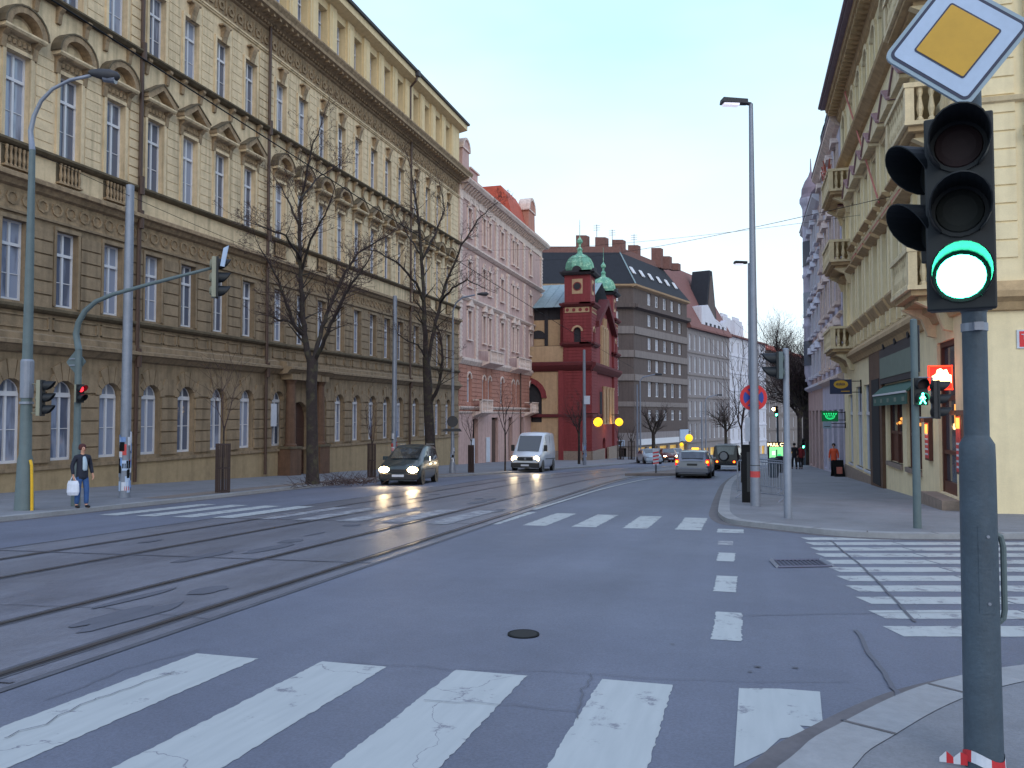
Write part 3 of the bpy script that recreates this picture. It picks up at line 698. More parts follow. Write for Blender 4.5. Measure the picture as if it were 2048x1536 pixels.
# ================================================================== red and yellow church-like hall with copper domed towers
def church():
    X0 = -16.8
    T0 = yu(1183, X0); root = empty('church', (X0, T0+10, G(X0, T0)), 'dark red and yellow church with green copper domed towers', 'church')
    xw = xu(1127, T0)            # left edge of the near tower
    z = lambda v: zv(v, X0, T0)
    gz = G(X0, T0)-.8; F = Fr((X0, T0), (0, 1), (1, 0)); L = 19.5; E = Fr((X0, T0), (-1, 0), (0, -1)); tw = X0-xw
    mb = MB()
    # lower body : front (street) and side
    def shell(frame, a, b, z0, z1, ops, m, d=0, dep=.35): wall(mb, frame, a, b, z0, z1, ops, m, dep, d)
    # towers
    for (ty, s) in ((0, 1), (L-tw, 0)):
        TF = Fr((X0, T0+ty), (0, 1), (1, 0)); TE = Fr((X0, T0+ty), (-1, 0), (0, -1)); TB = Fr((X0, T0+ty+tw), (-1, 0), (0, 1)); TW = Fr((X0-tw, T0+ty), (0, 1), (-1, 0))
        zt = z(548)
        for fr in (TF, TE, TB, TW):
            op = [(tw/2-.42, tw/2+.42, z(688), z(654), .42)]
            shell(fr, 0, tw, gz, z(608), op, 'church_red', .0)
            shell(fr, .12, tw-.12, z(608), zt, [], 'church_red', -.12)
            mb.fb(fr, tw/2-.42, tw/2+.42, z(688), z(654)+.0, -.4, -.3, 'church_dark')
            mb.arc(fr, tw/2, z(654)-.42, .46, .68, 0, .06, 'church_yellow', 8)
            # round opening framed in yellow
            mb.fb(fr, tw/2-.62, tw/2+.62, z(586), z(556), -.12, -.08, 'church_yellow'); mb.disc(fr.p(tw/2, z(571), -.1), (fr.n[0], fr.n[1], 0), .52, .06, 'church_red', 14); mb.disc(fr.p(tw/2, z(571), -.1), (fr.n[0], fr.n[1], 0), .4, .08, 'church_dark', 14)
            q = gz+.5
            while q < z(615):
                if not (z(690) < q < z(650)): mb.fb(fr, .0, tw, q, q+.28, 0, .045, 'church_red')
                else: mb.fb(fr, 0, tw/2-.7, q, q+.28, 0, .045, 'church_red'); mb.fb(fr, tw/2+.7, tw, q, q+.28, 0, .045, 'church_red')
                q += .36
            mb.fb(fr, .2, tw-.2, z(624), z(613), 0, .08, 'church_yellow')
            for k in range(4): mb.disc(fr.p(.5+k*(tw-1)/3, z(618.5), .05), (fr.n[0], fr.n[1], 0), .2, .08, 'church_red', 8)
    mb_w = mb
    # street front between the towers: gable with a tall arched window
    g0, g1 = tw, L-tw; gm = (g0+g1)/2; ztop = z(588); zsh = z(640)
    ops = [(gm-2.1, gm-1.2, z(720), z(640), .4), (gm-.55, gm+.55, z(725), z(618), .55), (gm+1.2, gm+2.1, z(720), z(640), .4)]
    shell(F, g0, g1, gz, zsh, [(a, b, lo, min(hi, zsh), r) for a, b, lo, hi, r in ops]+[(gm-1.1, gm+1.1, gz, z(880), .8)], 'church_red', -.25)
    mb.plate(F, [(g0, zsh), (g1, zsh), (gm+.3, ztop), (gm-.3, ztop)], -.6, -.25, 'church_red')
    for a, b, lo, hi, r in ops: mb.fb(F, a-.3, a-.02, lo-.2, hi, -.3, .05, 'church_yellow'); mb.fb(F, b+.02, b+.3, lo-.2, hi, -.3, .05, 'church_yellow'); mb.arc(F, (a+b)/2, min(hi, zsh)-r, (b-a)/2, (b-a)/2+.22, -.3, 0, 'church_yellow', 8)
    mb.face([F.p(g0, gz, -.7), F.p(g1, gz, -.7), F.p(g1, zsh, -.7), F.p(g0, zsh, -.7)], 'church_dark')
    for k in range(4): mb.lathe(F.p(gm-3.3+2.2*k, z(850), .35), [(.26, 0), (.2, .2), (.19, 4.2), (.3, 4.6)], 'church_yellow', 10)
    for k in range(3): mb.fb(F, gm-2.9+2.2*k, gm-1.5+2.2*k, z(840), z(780), -.25, -.2, 'church_dark')
    # nave side wall (towards us)
    nl = 16.0; nz = z(605)
    shell(E, tw, nl, gz, z(733), [(tw+2.6, tw+6.6, z(845), z(762), 1.0)], 'church_yellow', -.1)
    mb.arc(E, tw+4.6, z(762)-1.9, 2.0, 2.6, -.1, .08, 'church_red', 10, ez=.95)
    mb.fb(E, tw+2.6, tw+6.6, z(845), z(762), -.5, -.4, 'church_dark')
    mb.fb(E, tw+.0, tw+.6, gz, z(733), -.1, .1, 'church_red'); mb.fb(E, tw+6.6, tw+7.3, z(845), z(785), -.1, .1, 'church_red')
    mb.fb(E, tw, nl, z(733), z(690), -.3, -.1, 'church_yellow'); mb.fb(E, tw, nl, z(690), nz, -1.9, -1.7, 'church_dark')  # dark upper wall: the strip left under the roof is shade put into colour
    mb.disc(E.p(tw+6.3, z(690), -.2), (0, -1, 0), 2.0, .25, 'church_red', 20)
    mb.fb(E, tw+.5, nl, z(687), z(634), -1.7, -1.6, 'church_yellow')
    for k in range(5): mb.fb(E, tw+.3+k*1.9, tw+.7+k*1.9, z(687), z(610), -1.6, -1.45, 'church_dark' if k % 2 else 'church_red')
    mb.arc(E, tw+3.4, z(672), .0, 1.0, -1.6, -1.5, 'church_dark', 10)
    mb.fb(E, tw, nl, gz, gz+1.9, -.1, .05, 'plinth_stone')
    mb.fb(E, 0, tw, gz, gz+1.9, 0, .1, 'plinth_stone'); mb.fb(F, 0, gm-1.4, gz, gz+1.9, -.1, .12, 'plinth_stone'); mb.fb(F, gm+1.4, L, gz, gz+1.9, -.1, .12, 'plinth_stone')
    mb.face([(X0-nl, T0, gz), (X0-nl, T0+L, gz), (X0-nl, T0+L, nz), (X0-nl, T0, nz)], 'church_dark')
    mb.build('wall', root)
    c = MB()
    for fr, a, b in ((F, -.4, L+.4), (E, -.2, nl)):
        c.prof(fr, a, b, [(0, z(742)), (.35, z(736)), (.6, z(730)), (.6, z(725)), (0, z(722))], 'church_red_dark')
        c.prof(fr, a, b, [(0, z(835)), (.15, z(834)), (.15, z(829)), (0, z(828))], 'church_red_dark')
    for ty in (0, L-tw):
        for (v0, v1, d) in ((692, 684, .45), (612, 604, .5), (548, 540, .45)):
            for fr in (Fr((X0, T0+ty), (0, 1), (1, 0)), Fr((X0, T0+ty), (-1, 0), (0, -1)), Fr((X0, T0+ty+tw), (-1, 0), (0, 1)), Fr((X0-tw, T0+ty), (0, 1), (-1, 0))):
                c.prof(fr, -.02, tw+.02, [(-.1, z(v0)), (d*.5, z(v0)), (d, z(v0)+.25), (d, z(v1)), (-.1, z(v1))], 'church_red_dark' if v0 > 560 else 'church_dark')
                c.fb(fr, -d, tw+d, z(v0)+.25, z(v1), -tw*.4, d-.01, 'church_red_dark' if v0 > 560 else 'church_dark') if fr.n == (1, 0) else None
                if v0 < 560:
                    c.arc(fr, tw/2, z(540), 0, .55, -.5, .3, 'church_dark', 8)
    # gable copings
    for sg in (-1, 1):
        c.plate(F, [(gm+sg*(g1-gm+.5), zsh-.5), (gm+sg*(g1-gm+.5), zsh+.2), (gm, ztop+.75), (gm, ztop)], -.8, .45, 'church_red_dark')
    c.build('cornice', root)
    r = MB()
    # nave roof: ridge runs from the gable back
    rz = z(566)
    G1 = Fr((X0-.3, T0), (-1, 0), (0, -1))
    P = [(T0+tw*.2, z(610)), (T0+gm, rz+1.6), (T0+L, z(610))]
    for i in range(2):
        (ya, za), (yb, zb) = P[i], P[i+1]
        r.face([(X0-.4, ya, za), (X0-.4, yb, zb), (X0-nl-3, yb, zb), (X0-nl-3, ya, za)], 'zinc')
    for k in range(16): r.tube([(X0-1-k*1.2, T0+tw*.2, z(610)+.04), (X0-1-k*1.2, T0+gm, rz+1.64)], .05, 'zinc', 4)
    r.face([(X0-nl-3, T0+tw*.2, z(610)), (X0-nl-3, T0+L, z(610)), (X0-nl-3, T0+gm, rz+1.6)], 'zinc')
    r.build('roof', root)
    for ty in (0, L-tw):
        d = MB(); cx, cy = X0-tw/2, T0+ty+tw/2; zt = z(540)
        R_ = tw*.5
        d.lathe((cx, cy, zt), [(R_*1.0, 0), (R_*1.03, .5), (R_*.96, 1.1), (R_*.78, 1.65), (R_*.45, 2.05), (R_*.22, 2.25), (R_*.16, 2.6), (R_*.22, 2.8), (R_*.08, 3.1), (R_*.08, 3.4), (R_*.2, 3.6), (R_*.22, 3.85), (R_*.1, 4.1), (.04, 4.3), (.02, 6.3)], 'copper', 8, pi/8)
        for k in range(8):
            a = pi/8+k*pi/4; d.tube([(cx+cos(a)*R_*f_, cy+sin(a)*R_*f_, zt+h_) for f_, h_ in ((1.04, .5), (.97, 1.1), (.79, 1.66), (.46, 2.06))], .05, 'copper', 4)
        d.build('dome', root)
    ch = MB(); ch.box(X0-2.0, X0-1.2, T0+tw+1, T0+tw+1.9, z(600), z(532), 'church_dark'); ch.box(X0-2.1, X0-1.1, T0+tw+.9, T0+tw+2, z(532), z(528), 'church_dark'); ch.build('chimney', root)
    lo = []
    for u, v in ((1196, 844), (1238, 844)):
        xx = X0+1.5; yy = yu(u, xx)
        lp = empty('wall_lantern', (xx, yy, zv(v, xx, yy)), 'glowing yellow round lamp on the church front, %s of the pair' % ('left' if u < 1200 else 'right'), 'lamp', 'round yellow lamps on the church front')
        q = MB(); q.lathe(lp.location, [(.1, -.5), (.34, -.38), (.5, -.12), (.5, .12), (.34, .38), (.1, .5)], 'globe_yellow', 12); q.build('globe', lp, smooth=True)
        q = MB(); q.tube([lp.location+Vector((0, 0, .45)), lp.location+Vector((0, 0, .9)), lp.location+Vector((-1.6, 0, .9))], .05, 'iron_black', 6); q.build('bracket', lp)
        pl = bpy.data.lights.new('lantern_light', 'POINT'); pl.energy = 70; pl.color = (1, .6, .15); pl.shadow_soft_size = .3
        po = bpy.data.objects.new('lantern_light', pl); C.objects.link(po); po.parent = lp; po.location = (-.4, -.6, -.2)
church()

# ================================================================== the far row: brown block, gabled house, white house, red roofed house
CB = radians(32.8)
D2 = (FW[0]*cos(CB)+RT[0]*sin(CB), FW[1]*cos(CB)+RT[1]*sin(CB)); N2 = (D2[1], -D2[0])
B0 = tuple(KS*(FW[i]*128+RT[i]*19.6) for i in (0, 1))
def bz(v, s=0.): return zv(v, B0[0]+D2[0]*s, B0[1]+D2[1]*s)
def tof(u):                     # distance along the far row for a pixel column
    k = (u-1024)/FP; return KS*(128*k-19.6)/(.5417-k*.8406)
FB = Fr(B0, D2, N2)
LD = (-RT[0], -RT[1]); LN = (-FW[0], -FW[1]); FL = Fr(B0, LD, LN)
def brown():
    root = empty('office_block', (B0[0], B0[1], G(*B0)), 'dark brown corner block with pale bands and a slate hipped roof behind the church', 'building')
    gz = G(*B0)-2.5; w1 = tof(1375); mb = MB()
    rows = [(583, 608), (628, 655), (672, 703), (717, 745), (764, 795), (817, 842)]
    Lw = 15.5
    us = [1300, 1315, 1331, 1346, 1361]; op = []; ol = []; ww = []
    for k, (a, b) in enumerate(rows):
        za, zb = bz(b-2), bz(a-6)
        if k == 0: za, zb = bz(606-8), bz(577)
        za, zb = bz([602, 646, 694, 740, 792, 842][k]), bz([578, 622, 670, 716, 762, 820][k])
        for u in us: s = tof(u); op.append((s-.75, s+.75, za, zb)); ww.append((FB, s, za, 1.5, zb-za))
        for s in (3.2, 7.5, 11.8): ol.append((s-.9, s+.9, za, zb)); ww.append((FL, s, za, 1.8, zb-za))
    zt = bz(571); ze = bz(606)
    for fr, o, L in ((FB, op, w1), (FL, ol, Lw+6)):
        wall(mb, fr, 0, L, gz+4.2, zt, o, 'block_brown', .3)
        wall(mb, fr, 0, L, gz, gz+6.5 if False else gz+4.2, [(1.2+k*4.4, 4.8+k*4.4, gz+.4, gz+3.9) for k in range(int(L/4.5))], 'block_band', .4)
        mb.face([fr.p(0, gz, -.7), fr.p(L, gz, -.7), fr.p(L, gz+4.2, -.7), fr.p(0, gz+4.2, -.7)], 'shop_glow' if fr is FB else 'interior_dark')
        for (v0, v1) in ((715, 700), (762, 748), (668, 652)): mb.fb(fr, 0 if fr is FB else 0, L, bz(v0-1), bz(v1), -.05, .22, 'block_band')
        for (v0, v1) in ((813, 803),): mb.fb(fr, 0, L, bz(v0), bz(v1), -.05, .12, 'block_band')
        mb.prof(fr, -.6, L, [(0, bz(618)), (.8, bz(615)), (.8, bz(608)), (0, bz(607))], 'block_brown')
        mb.prof(fr, -.5, L, [(0, zt-.3), (.6, zt-.1), (.7, zt+.15), (0, zt+.2)], 'church_yellow')
        mb.fb(fr, 0, L, gz+4.2, gz+6.2, -.05, .25, 'grey_stucco')
    mb.build('wall', root)
    for fr, s, z_, w_, h in ww: window(root, fr, s, z_, w_, h, 0, d=-.25, gm='glass_far', bars='mt' if z_ < 3 else 'mu', ft=.12)
    # hipped roof and brick upper storey
    r = MB(); zr = bz(497); hh = zr-zt; bb = hh*.62
    def P(s, l, z): return (B0[0]+D2[0]*s+LD[0]*l, B0[1]+D2[1]*s+LD[1]*l, z)
    q = [P(-.6, -.6, zt+.2), P(w1, -.6, zt+.2), P(w1, Lw+7, zt+.2), P(-.6, Lw+7, zt+.2)]; u_ = [P(bb, bb, zr), P(w1-1.5, bb, zr), P(w1-1.5, Lw+4, zr), P(bb, Lw+4, zr)]
    for i in range(4): j = (i+1) % 4; r.face([q[i], q[j], u_[j], u_[i]], 'slate')
    r.face(u_, 'slate'); r.hexa([P(bb, bb, zr-.4), P(w1-1.5, bb, zr-.4), P(w1-1.5, Lw+4, zr-.4), P(bb, Lw+4, zr-.4)]+[P(bb+.3, bb+.3, zr+1.0), P(w1-1.5, bb+.3, zr+1.0), P(w1-1.5, Lw+4, zr+1.0), P(bb+.3, Lw+4, zr+1.0)], 'brick_chimney')
    for k, s in enumerate((1.5, 5, 8.5, 12, 15.5, 19)):
        a = .33; zz = zt+.2+hh*a; l = -.6+(bb+.6)*a
        r.hexa([P(s, l-.12, zz), P(s+1, l-.12, zz), P(s+1, l+.5, zz+1.0), P(s, l+.5, zz+1.0)]+[P(s, l-.22, zz+.1), P(s+1, l-.22, zz+.1), P(s+1, l+.4, zz+1.1), P(s, l+.4, zz+1.1)], 'white_frame')
    r.tube([P(-.6, -.6, zt+.25), P(bb, bb, zr)], .12, 'zinc', 5)
    r.build('roof', root)
    for s, l, h in ((bb+.5, 9, 1.8), (bb+.5, 6, 1.5), (bb+1, 3.5, 1.2), (bb+8, 4, 1.6), (w1-4, 3, 2.4), (w1-2.6, 2, 1.2), (w1-1.2, 1, 0.2)):
        c = MB(); c.hexa([P(s, l, zr), P(s+1.2, l, zr), P(s+1.2, l+1.6, zr), P(s, l+1.6, zr), P(s, l, zr+1+h), P(s+1.2, l, zr+1+h), P(s+1.2, l+1.6, zr+1+h), P(s, l+1.6, zr+1+h)], 'brick_chimney'); c.build('chimney', root)
    for s, l, h in ((bb+2, 8, 4.0), (bb+3, 6, 3.4), (bb+9, 5, 3.8)):
        c = MB(); p = P(s, l, zr+.8); c.tube([p, (p[0], p[1], p[2]+h)], .04, 'iron_black', 4)
        for k in range(3): c.tube([(p[0]-.5, p[1], p[2]+h-.2-k*.35), (p[0]+.5, p[1], p[2]+h-.2-k*.35)], .025, 'iron_black', 4)
        c.build('aerial', root)
    s_ = MB(); s_.fb(FB, 1.0, w1-5, gz+4.3, gz+5.2, .25, .35, 'white_frame'); s_.build('shop_sign', root)
    s_ = MB(); s_.fb(FB, w1-4.5, w1-.5, gz+4.4, gz+6.4, .25, .35, 'sign_white'); s_.build('shop_sign', root)
    s_ = MB(); s_.fb(FL, 1.5, 9.0, gz+4.2, gz+5.1, .25, .35, 'sign_white'); [s_.fb(FL, 2.0+k*1.7, 3.0+k*1.7, gz+4.4, gz+4.9, .34, .37, 'church_dark') for k in range(4)]; s_.build('shop_sign', root)
brown()
def far_house(u0, u1, eave_v, rows, cols, wm, label, roof='roof_tile_dull', rz_v=None, base=-.0, winw=1.1, depth=12, gm='glass_far', band=None, lit=()):
    s0, s1 = tof(u0), tof(u1); sm = (s0+s1)/2; o = FB.p(sm, 0, 0)
    root = empty('town_house', (o[0], o[1], G(o[0], o[1])), label, 'building')
    gz = G(o[0], o[1])-2.5; ze = bz(eave_v, s0); mb = MB(); ops = []
    H0 = gz+5; ph = (ze-.5-H0)/rows
    for r in range(rows):
        for c in range(cols):
            s = s0+(s1-s0)*(c+.5)/cols; ops.append((s-winw/2, s+winw/2, H0+ph*r+.7, H0+ph*(r+1)-.5))
    shops = [(s0+.8+k*3.6, s0+3.6+k*3.6, gz+.4, gz+4.0) for k in range(int((s1-s0-1)/3.6))]
    wall(mb, FB, s0, s1, gz, ze, ops+shops, wm, .3)
    mb.face([FB.p(s0, gz, -.6), FB.p(s1, gz, -.6), FB.p(s1, gz+4.6, -.6), FB.p(s0, gz+4.6, -.6)], 'shop_glow')
    for s in (s0, s1): mb.face([FB.p(s, gz, 0), FB.p(s, ze, 0), FB.p(s, ze, -depth), FB.p(s, gz, -depth)], wm)
    for r in range(rows):
        mb.fb(FB, s0, s1, H0+ph*r+.1, H0+ph*r+.28, 0, .15, band or wm)
    mb.build('wall', root)
    for k, o_ in enumerate(ops): window(root, FB, (o_[0]+o_[1])/2, o_[2], winw, o_[3]-o_[2], 0, d=-.22, gm='lit_window' if k in lit else gm, bars='mu', ft=.11)
    zr = bz(rz_v, s0) if rz_v else ze+4
    r = MB(); r.prof(FB, s0, s1, [(.7, ze), (.7, ze+.3), (-depth*.5, zr), (-depth, ze)], roof); r.build('roof', root)
    return root, s0, s1, gz, ze, zr
hroot, s0, s1, gz, ze, zr = far_house(1376, 1459, 655, 5, 9, 'grey_stucco', 'grey town house with a tall pointed dark dormer on its red roof', rz_v=512, winw=1.15, band='block_band')
d = MB(); sm = tof(1430)                 # tall pointed dormer, white attic
zt = bz(541, sm); za = bz(640, sm)
d.plate(FB, [(sm-3.6, za-1.5), (sm+3.6, za-1.5), (sm+.8, zt), (sm-.8, zt)], -4, -.6, 'slate')
d.plate(FB, [(sm-2.9, za-1.2), (sm+2.9, za-1.2), (sm+.3, zt-1.0), (sm-.3, zt-1.0)], -.6, -.5, 'block_brown')
d.build('dormer', hroot)
d = MB(); d.plate(FB, [(sm-7.5, ze), (sm+7, ze), (sm+7, ze+3.4), (sm+4, ze+2.4), (sm, ze+3.0), (sm-4, ze+5.2), (sm-7.5, ze+4.6)], -3, .15, 'white_stucco')
for k in range(5): d.fb(FB, sm-5.5+k*2.4, sm-4.4+k*2.4, ze+.5, ze+1.8, .1, .18, 'church_dark')
d.build('attic_storey', hroot)
d = MB()
for k in (0, 1): s = tof(1383)+k*1.8; d.hexa([FB.p(s, ze+6.4, -2.7), FB.p(s+1.2, ze+6.4, -2.7), FB.p(s+1.2, ze+8.2, -3.9), FB.p(s, ze+8.2, -3.9), FB.p(s, ze+6.5, -2.5), FB.p(s+1.2, ze+6.5, -2.5), FB.p(s+1.2, ze+8.3, -3.7), FB.p(s, ze+8.3, -3.7)], 'white_frame')
d.build('skylight', hroot)
for u, v0, vt, u1_ in ((1462, 664, 648, 1484), (1486, 668, 652, 1500)): pass
wr, s0, s1, gz, ze, zr = far_house(1460, 1532, 672, 6, 7, 'white_stucco', 'white town house with grey chimneys between the grey house and the lamp post', rz_v=652, band='white_stucco', lit=(17, 24, 31))
for s in (s0+4, s0+12):
    c = MB(); c.fb(FB, s, s+5, ze+1, ze+4.6, -4, -2.5, 'white_stucco')
    for k in range(8): p = FB.p(s+.4+k*.6, ze+4.6, -3.2); c.lathe(p, [(.16, 0), (.14, .8)], 'white_stucco', 6)
    c.build('chimney', wr)
rr, s0, s1, gz, ze, zr = far_house(1533, 1640, 700, 6, 10, 'block_band', 'distant town house with a broad red tiled roof at the end of the street', roof='tile_red', rz_v=655, band='block_band', depth=24)
for s in (s0+2,):
    c = MB(); c.fb(FB, s, s+6, ze+1, zr+1.6, -9, -7.5, 'white_stucco')
    for k in range(8): p = FB.p(s+.4+k*.7, zr+1.6, -8.2); c.lathe(p, [(.18, 0), (.15, 1)], 'white_stucco', 6)
    c.build('chimney', rr)
# ================================================================== right: cream corner house
XR = 5.0
YC = 21.0
def cream():
    F = Fr((XR, 0), (0, 1), (-1, 0)); S = Fr((XR, YC), (1, 0), (0, -1)); Y1 = 44.9
    root = empty('corner_building', (XR, 33, GP(XR, 33)), 'cream yellow corner house with balconies and a pub, at right of the street', 'building')
    zb = GP(XR, Y1)-.4
    U = lambda u: yu(u, XR)
    bays = [(28.6+2.27*k)*KS for k in range(7)]; near = 22.9; far = 43.0
    Z = dict(c1=4.35, c1t=4.75, w2=5.75, w2t=8.0, h2=8.25, w3=9.5, w3t=11.5, h3=11.8, bd=14.1, w4=14.8, w4t=16.8, c4=17.2, ev=18.0)
    mb = MB(); gz = GP(XR, 25)
    pubw = [(U(1842), U(1812)), (U(1804), U(1774))]
    ops = [(U(1911), U(1876), GP(XR, 22)+.28, 3.55), (pubw[0][0], pubw[0][1], -.05, 2.7), (pubw[1][0], pubw[1][1], -.05, 2.7), (U(1770), U(1749), GP(XR, 33)+.1, 3.0), (U(1743), U(1728), -.75, 2.9), (U(1724), U(1712), -.75, 2.9), (U(1705), U(1697), -.75, 2.6)]
    ops = [(a, b, lo, hi) if a < b else (b, a, lo, hi) for a, b, lo, hi in ops]
    wall(mb, F, YC, Y1, zb, Z['c1t'], ops, 'cream', .35)
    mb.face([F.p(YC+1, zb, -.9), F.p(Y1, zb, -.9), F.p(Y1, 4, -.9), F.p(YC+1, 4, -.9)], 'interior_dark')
    wy = []
    for y in bays+[near, far]:
        w_ = .95 if y not in (near, far) else 1.2
        wy.append((y, w_, Z['w2'] if y != near else 4.9, Z['w2t'], 0)); wy.append((y, w_, Z['w3'] if y != near else 9.0, Z['w3t'], 0)); wy.append((y, w_, Z['w4'], Z['w4t'], w_/2))
    wall(mb, F, YC, Y1, Z['c1t'], Z['ev'], [(y-w_/2, y+w_/2, a, b, r) for y, w_, a, b, r in wy], 'cream', .4)
    # side front, mostly out of frame, with a projecting fluted bay
    sops = [(3.4+3*k, 4.6+3*k, a, b) for k in range(4) for a, b in ((5.75, 8.0), (9.5, 11.5), (14.8, 16.8))]
    wall(mb, S, 0, 14, zb+.3, Z['ev'], sops, 'cream', .35)
    for s, _, a, b in [(o[0]+.6, 0, o[2], o[3]) for o in sops]: window(root, S, s, a, 1.2, b-a)
    mb.face([(XR, Y1, zb), (XR, Y1, Z['ev']), (XR+12, Y1, Z['ev']), (XR+12, Y1, zb)], 'cream')
    mb.face([(XR+14, YC, zb), (XR+14, YC, Z['ev']), (XR+12, Y1, Z['ev']), (XR+12, Y1, zb)], 'cream')
    mb.build('wall', root)
    t = MB()
    # corner quoins and the fluted pilaster of the side front
    n = 0; z = 5.3
    while z < 16.8:
        for fr, a, b in ((S, .02, 1.15), (F, YC+.02, YC+.55)): t.fb(fr, a, b, z, z+.40, -.01, .035, 'cream', .01)
        z += .43
    t.fb(S, 1.35, 3.1, 5.0, 13.9, 0, .16, 'cream_trim')
    for k in range(8): t.fb(S, 1.5+k*.2, 1.6+k*.2, 8.8, 13.2, .16, .2, 'cream_trim')
    t.fb(S, 1.55, 2.9, 5.6, 8.0, .16, .2, 'cream_trim'); t.fb(S, 1.3, 3.2, 8.15, 8.4, .0, .28, 'cream_trim')
    for a in range(6):
        for b in range(4): t.lathe(S.p(1.75+.3*b, 5.8+a*.36, .2), [(.1, 0), (.13, .1), (.05, .25)], 'cream_trim', 6)
    for fr, a, b in ((F, YC-.25, Y1+.1), (S, -.25, 14)):
        t.prof(fr, a, b, [(0, Z['c1']-.3), (.1, Z['c1']-.28), (.18, Z['c1']-.1), (.34, Z['c1']), (.34, Z['c1']+.14), (.1, Z['c1t']), (0, Z['c1t'])], 'cream_dark')
        t.prof(fr, a, b, [(0, Z['bd']-.3), (.14, Z['bd']-.26), (.42, Z['bd']-.02), (.46, Z['bd']+.08), (0, Z['bd']+.2)], 'cream_dark')
        t.prof(fr, a-.3, b, [(0, Z['c4']-.1), (.12, Z['c4']), (.2, Z['c4']+.3), (.7, Z['c4']+.5), (.75, Z['c4']+.72), (.9, Z['ev']), (0, Z['ev']+.1)], 'cream_dark')
        q = a
        while q < b: t.fb(fr, q, q+.2, Z['c4']+.25, Z['c4']+.5, .1, .62, 'cream_dark'); q += .45
        t.prof(fr, a, b, [(0, Z['w3']-.55), (.1, Z['w3']-.5), (.14, Z['w3']-.4), (0, Z['w3']-.35)], 'cream_trim')
    for y in bays+[far]:
        # tall pilaster strips between bays, sill consoles, coloured hoods
        for sg in (-1, 1):
            t.fb(F, y+sg*.66-.14, y+sg*.66+.14, Z['c1t']+.3, Z['h2'], 0, .12, 'cream')
            t.fb(F, y+sg*.66-.12, y+sg*.66+.12, Z['w3']-.3, Z['h3'], 0, .12, 'cream')
            t.fb(F, y+sg*.66-.1, y+sg*.66+.1, Z['bd']+.2, Z['w4t']-.3, 0, .1, 'cream')
        t.fb(F, y+.98, y+1.3, Z['c1t'], Z['h2']+.6, 0, .07, 'cream') if y != far else None
        t.prof(F, y-.85, y+.85, [(0, Z['w2']-.5), (.14, Z['w2']-.45), (.36, Z['w2']-.1), (.36, Z['w2']-.02), (0, Z['w2']+.02)], 'cream_dark')
        t.fb(F, y-.75, y-.5, Z['c1t'], Z['w2']-.5, 0, .22, 'cream_trim'); t.fb(F, y+.5, y+.75, Z['c1t'], Z['w2']-.5, 0, .22, 'cream_trim')
        t.prof(F, y-.85, y+.85, [(0, Z['h2']), (.12, Z['h2']), (.4, Z['h2']+.14), (.4, Z['h2']+.22), (0, Z['h2']+.26)], 'cream_dark')
        t.fb(F, y-.7, y+.7, Z['h2']+.26, Z['w3']-.5, 0, .1, 'hood_pink')
        t.prof(F, y-.8, y+.8, [(0, Z['w3']-.28), (.3, Z['w3']-.1), (.3, Z['w3']-.03), (0, Z['w3'])], 'cream_dark')
        P = [(y-.85, Z['h3']), (y+.85, Z['h3']), (y+.85, Z['h3']+.12), (y, Z['h3']+.72), (y-.85, Z['h3']+.12)]
        t.plate(F, P, 0, .42, 'cream_trim')
        for sg in (-1, 1): t.plate(F, [(y+sg*.9, Z['h3']+.12), (y+sg*.9, Z['h3']+.18), (y, Z['h3']+.8), (y, Z['h3']+.72)], 0, .48, 'hood_violet')
        t.fb(F, y-.5, y+.5, Z['w3t']+.02, Z['h3']-.02, 0, .1, 'cream_trim')
        t.arc(F, y, Z['w4t']-.475, .48, .68, 0, .1, 'cream_trim', 8)
        for q in range(4): t.lathe(F.p(y-.45+.3*q, Z['h3']+.95, .02), [(.1, 0), (.16, .15), (.1, .45)], 'cream_trim', 6)
    t.build('cornice', root)
    for y, w_, a, b, r in wy: window(root, F, y, a, w_, b-a, r, d=-.34, ft=.08)
    r = MB(); r.prof(F, YC-.9, Y1+.2, [(.95, Z['ev']-.1), (.98, Z['ev']+.04), (-2.5, Z['ev']+2.2), (-12, Z['ev']+2.2), (-12, Z['ev']-.1)], 'roof_mauve'); r.build('roof', root)
    g = MB(); g.tube([F.p(YC-1, Z['ev']+.04, 1.0), F.p(Y1+.2, Z['ev']+.04, 1.0)], .09, 'roof_mauve', 6); g.build('gutter', root)
    # balconies
    def balc(y0, y1, z, d, hr=.85, curved=False):
        b = MB(); c = .25
        pl = [(y0, 0), (y0, d), (y1-.3, d), (y1+.15, d*.35), (y1+.15, 0)]
        def ring(zz, g_, th, m, a0=0):
            P = [(s-(g_ if i < 2 else -g_), max(0, q+(g_ if q > 0 else 0))) for i, (s, q) in enumerate(pl)]
            b.hexa  # noqa
            k = len(b.v); n_ = len(P)
            b.v += [F.p(s, zz, q) for s, q in P]+[F.p(s, zz+th, q) for s, q in P]; i = b.mi(m)
            for j in range(n_): b.f.append((k+j, k+(j+1) % n_, k+n_+(j+1) % n_, k+n_+j)); b.m.append(i)
            b.f.append(tuple(k+j for j in range(n_))); b.m.append(i); b.f.append(tuple(k+n_+j for j in range(n_))); b.m.append(i)
        ring(z-.12, -.28, .13, 'cream_dark'); ring(z, -.08, .14, 'cream_dark'); ring(z+.14, .02, .10, 'cream_trim')
        ring(z+.24+hr, .03, .12, 'cream_trim'); 
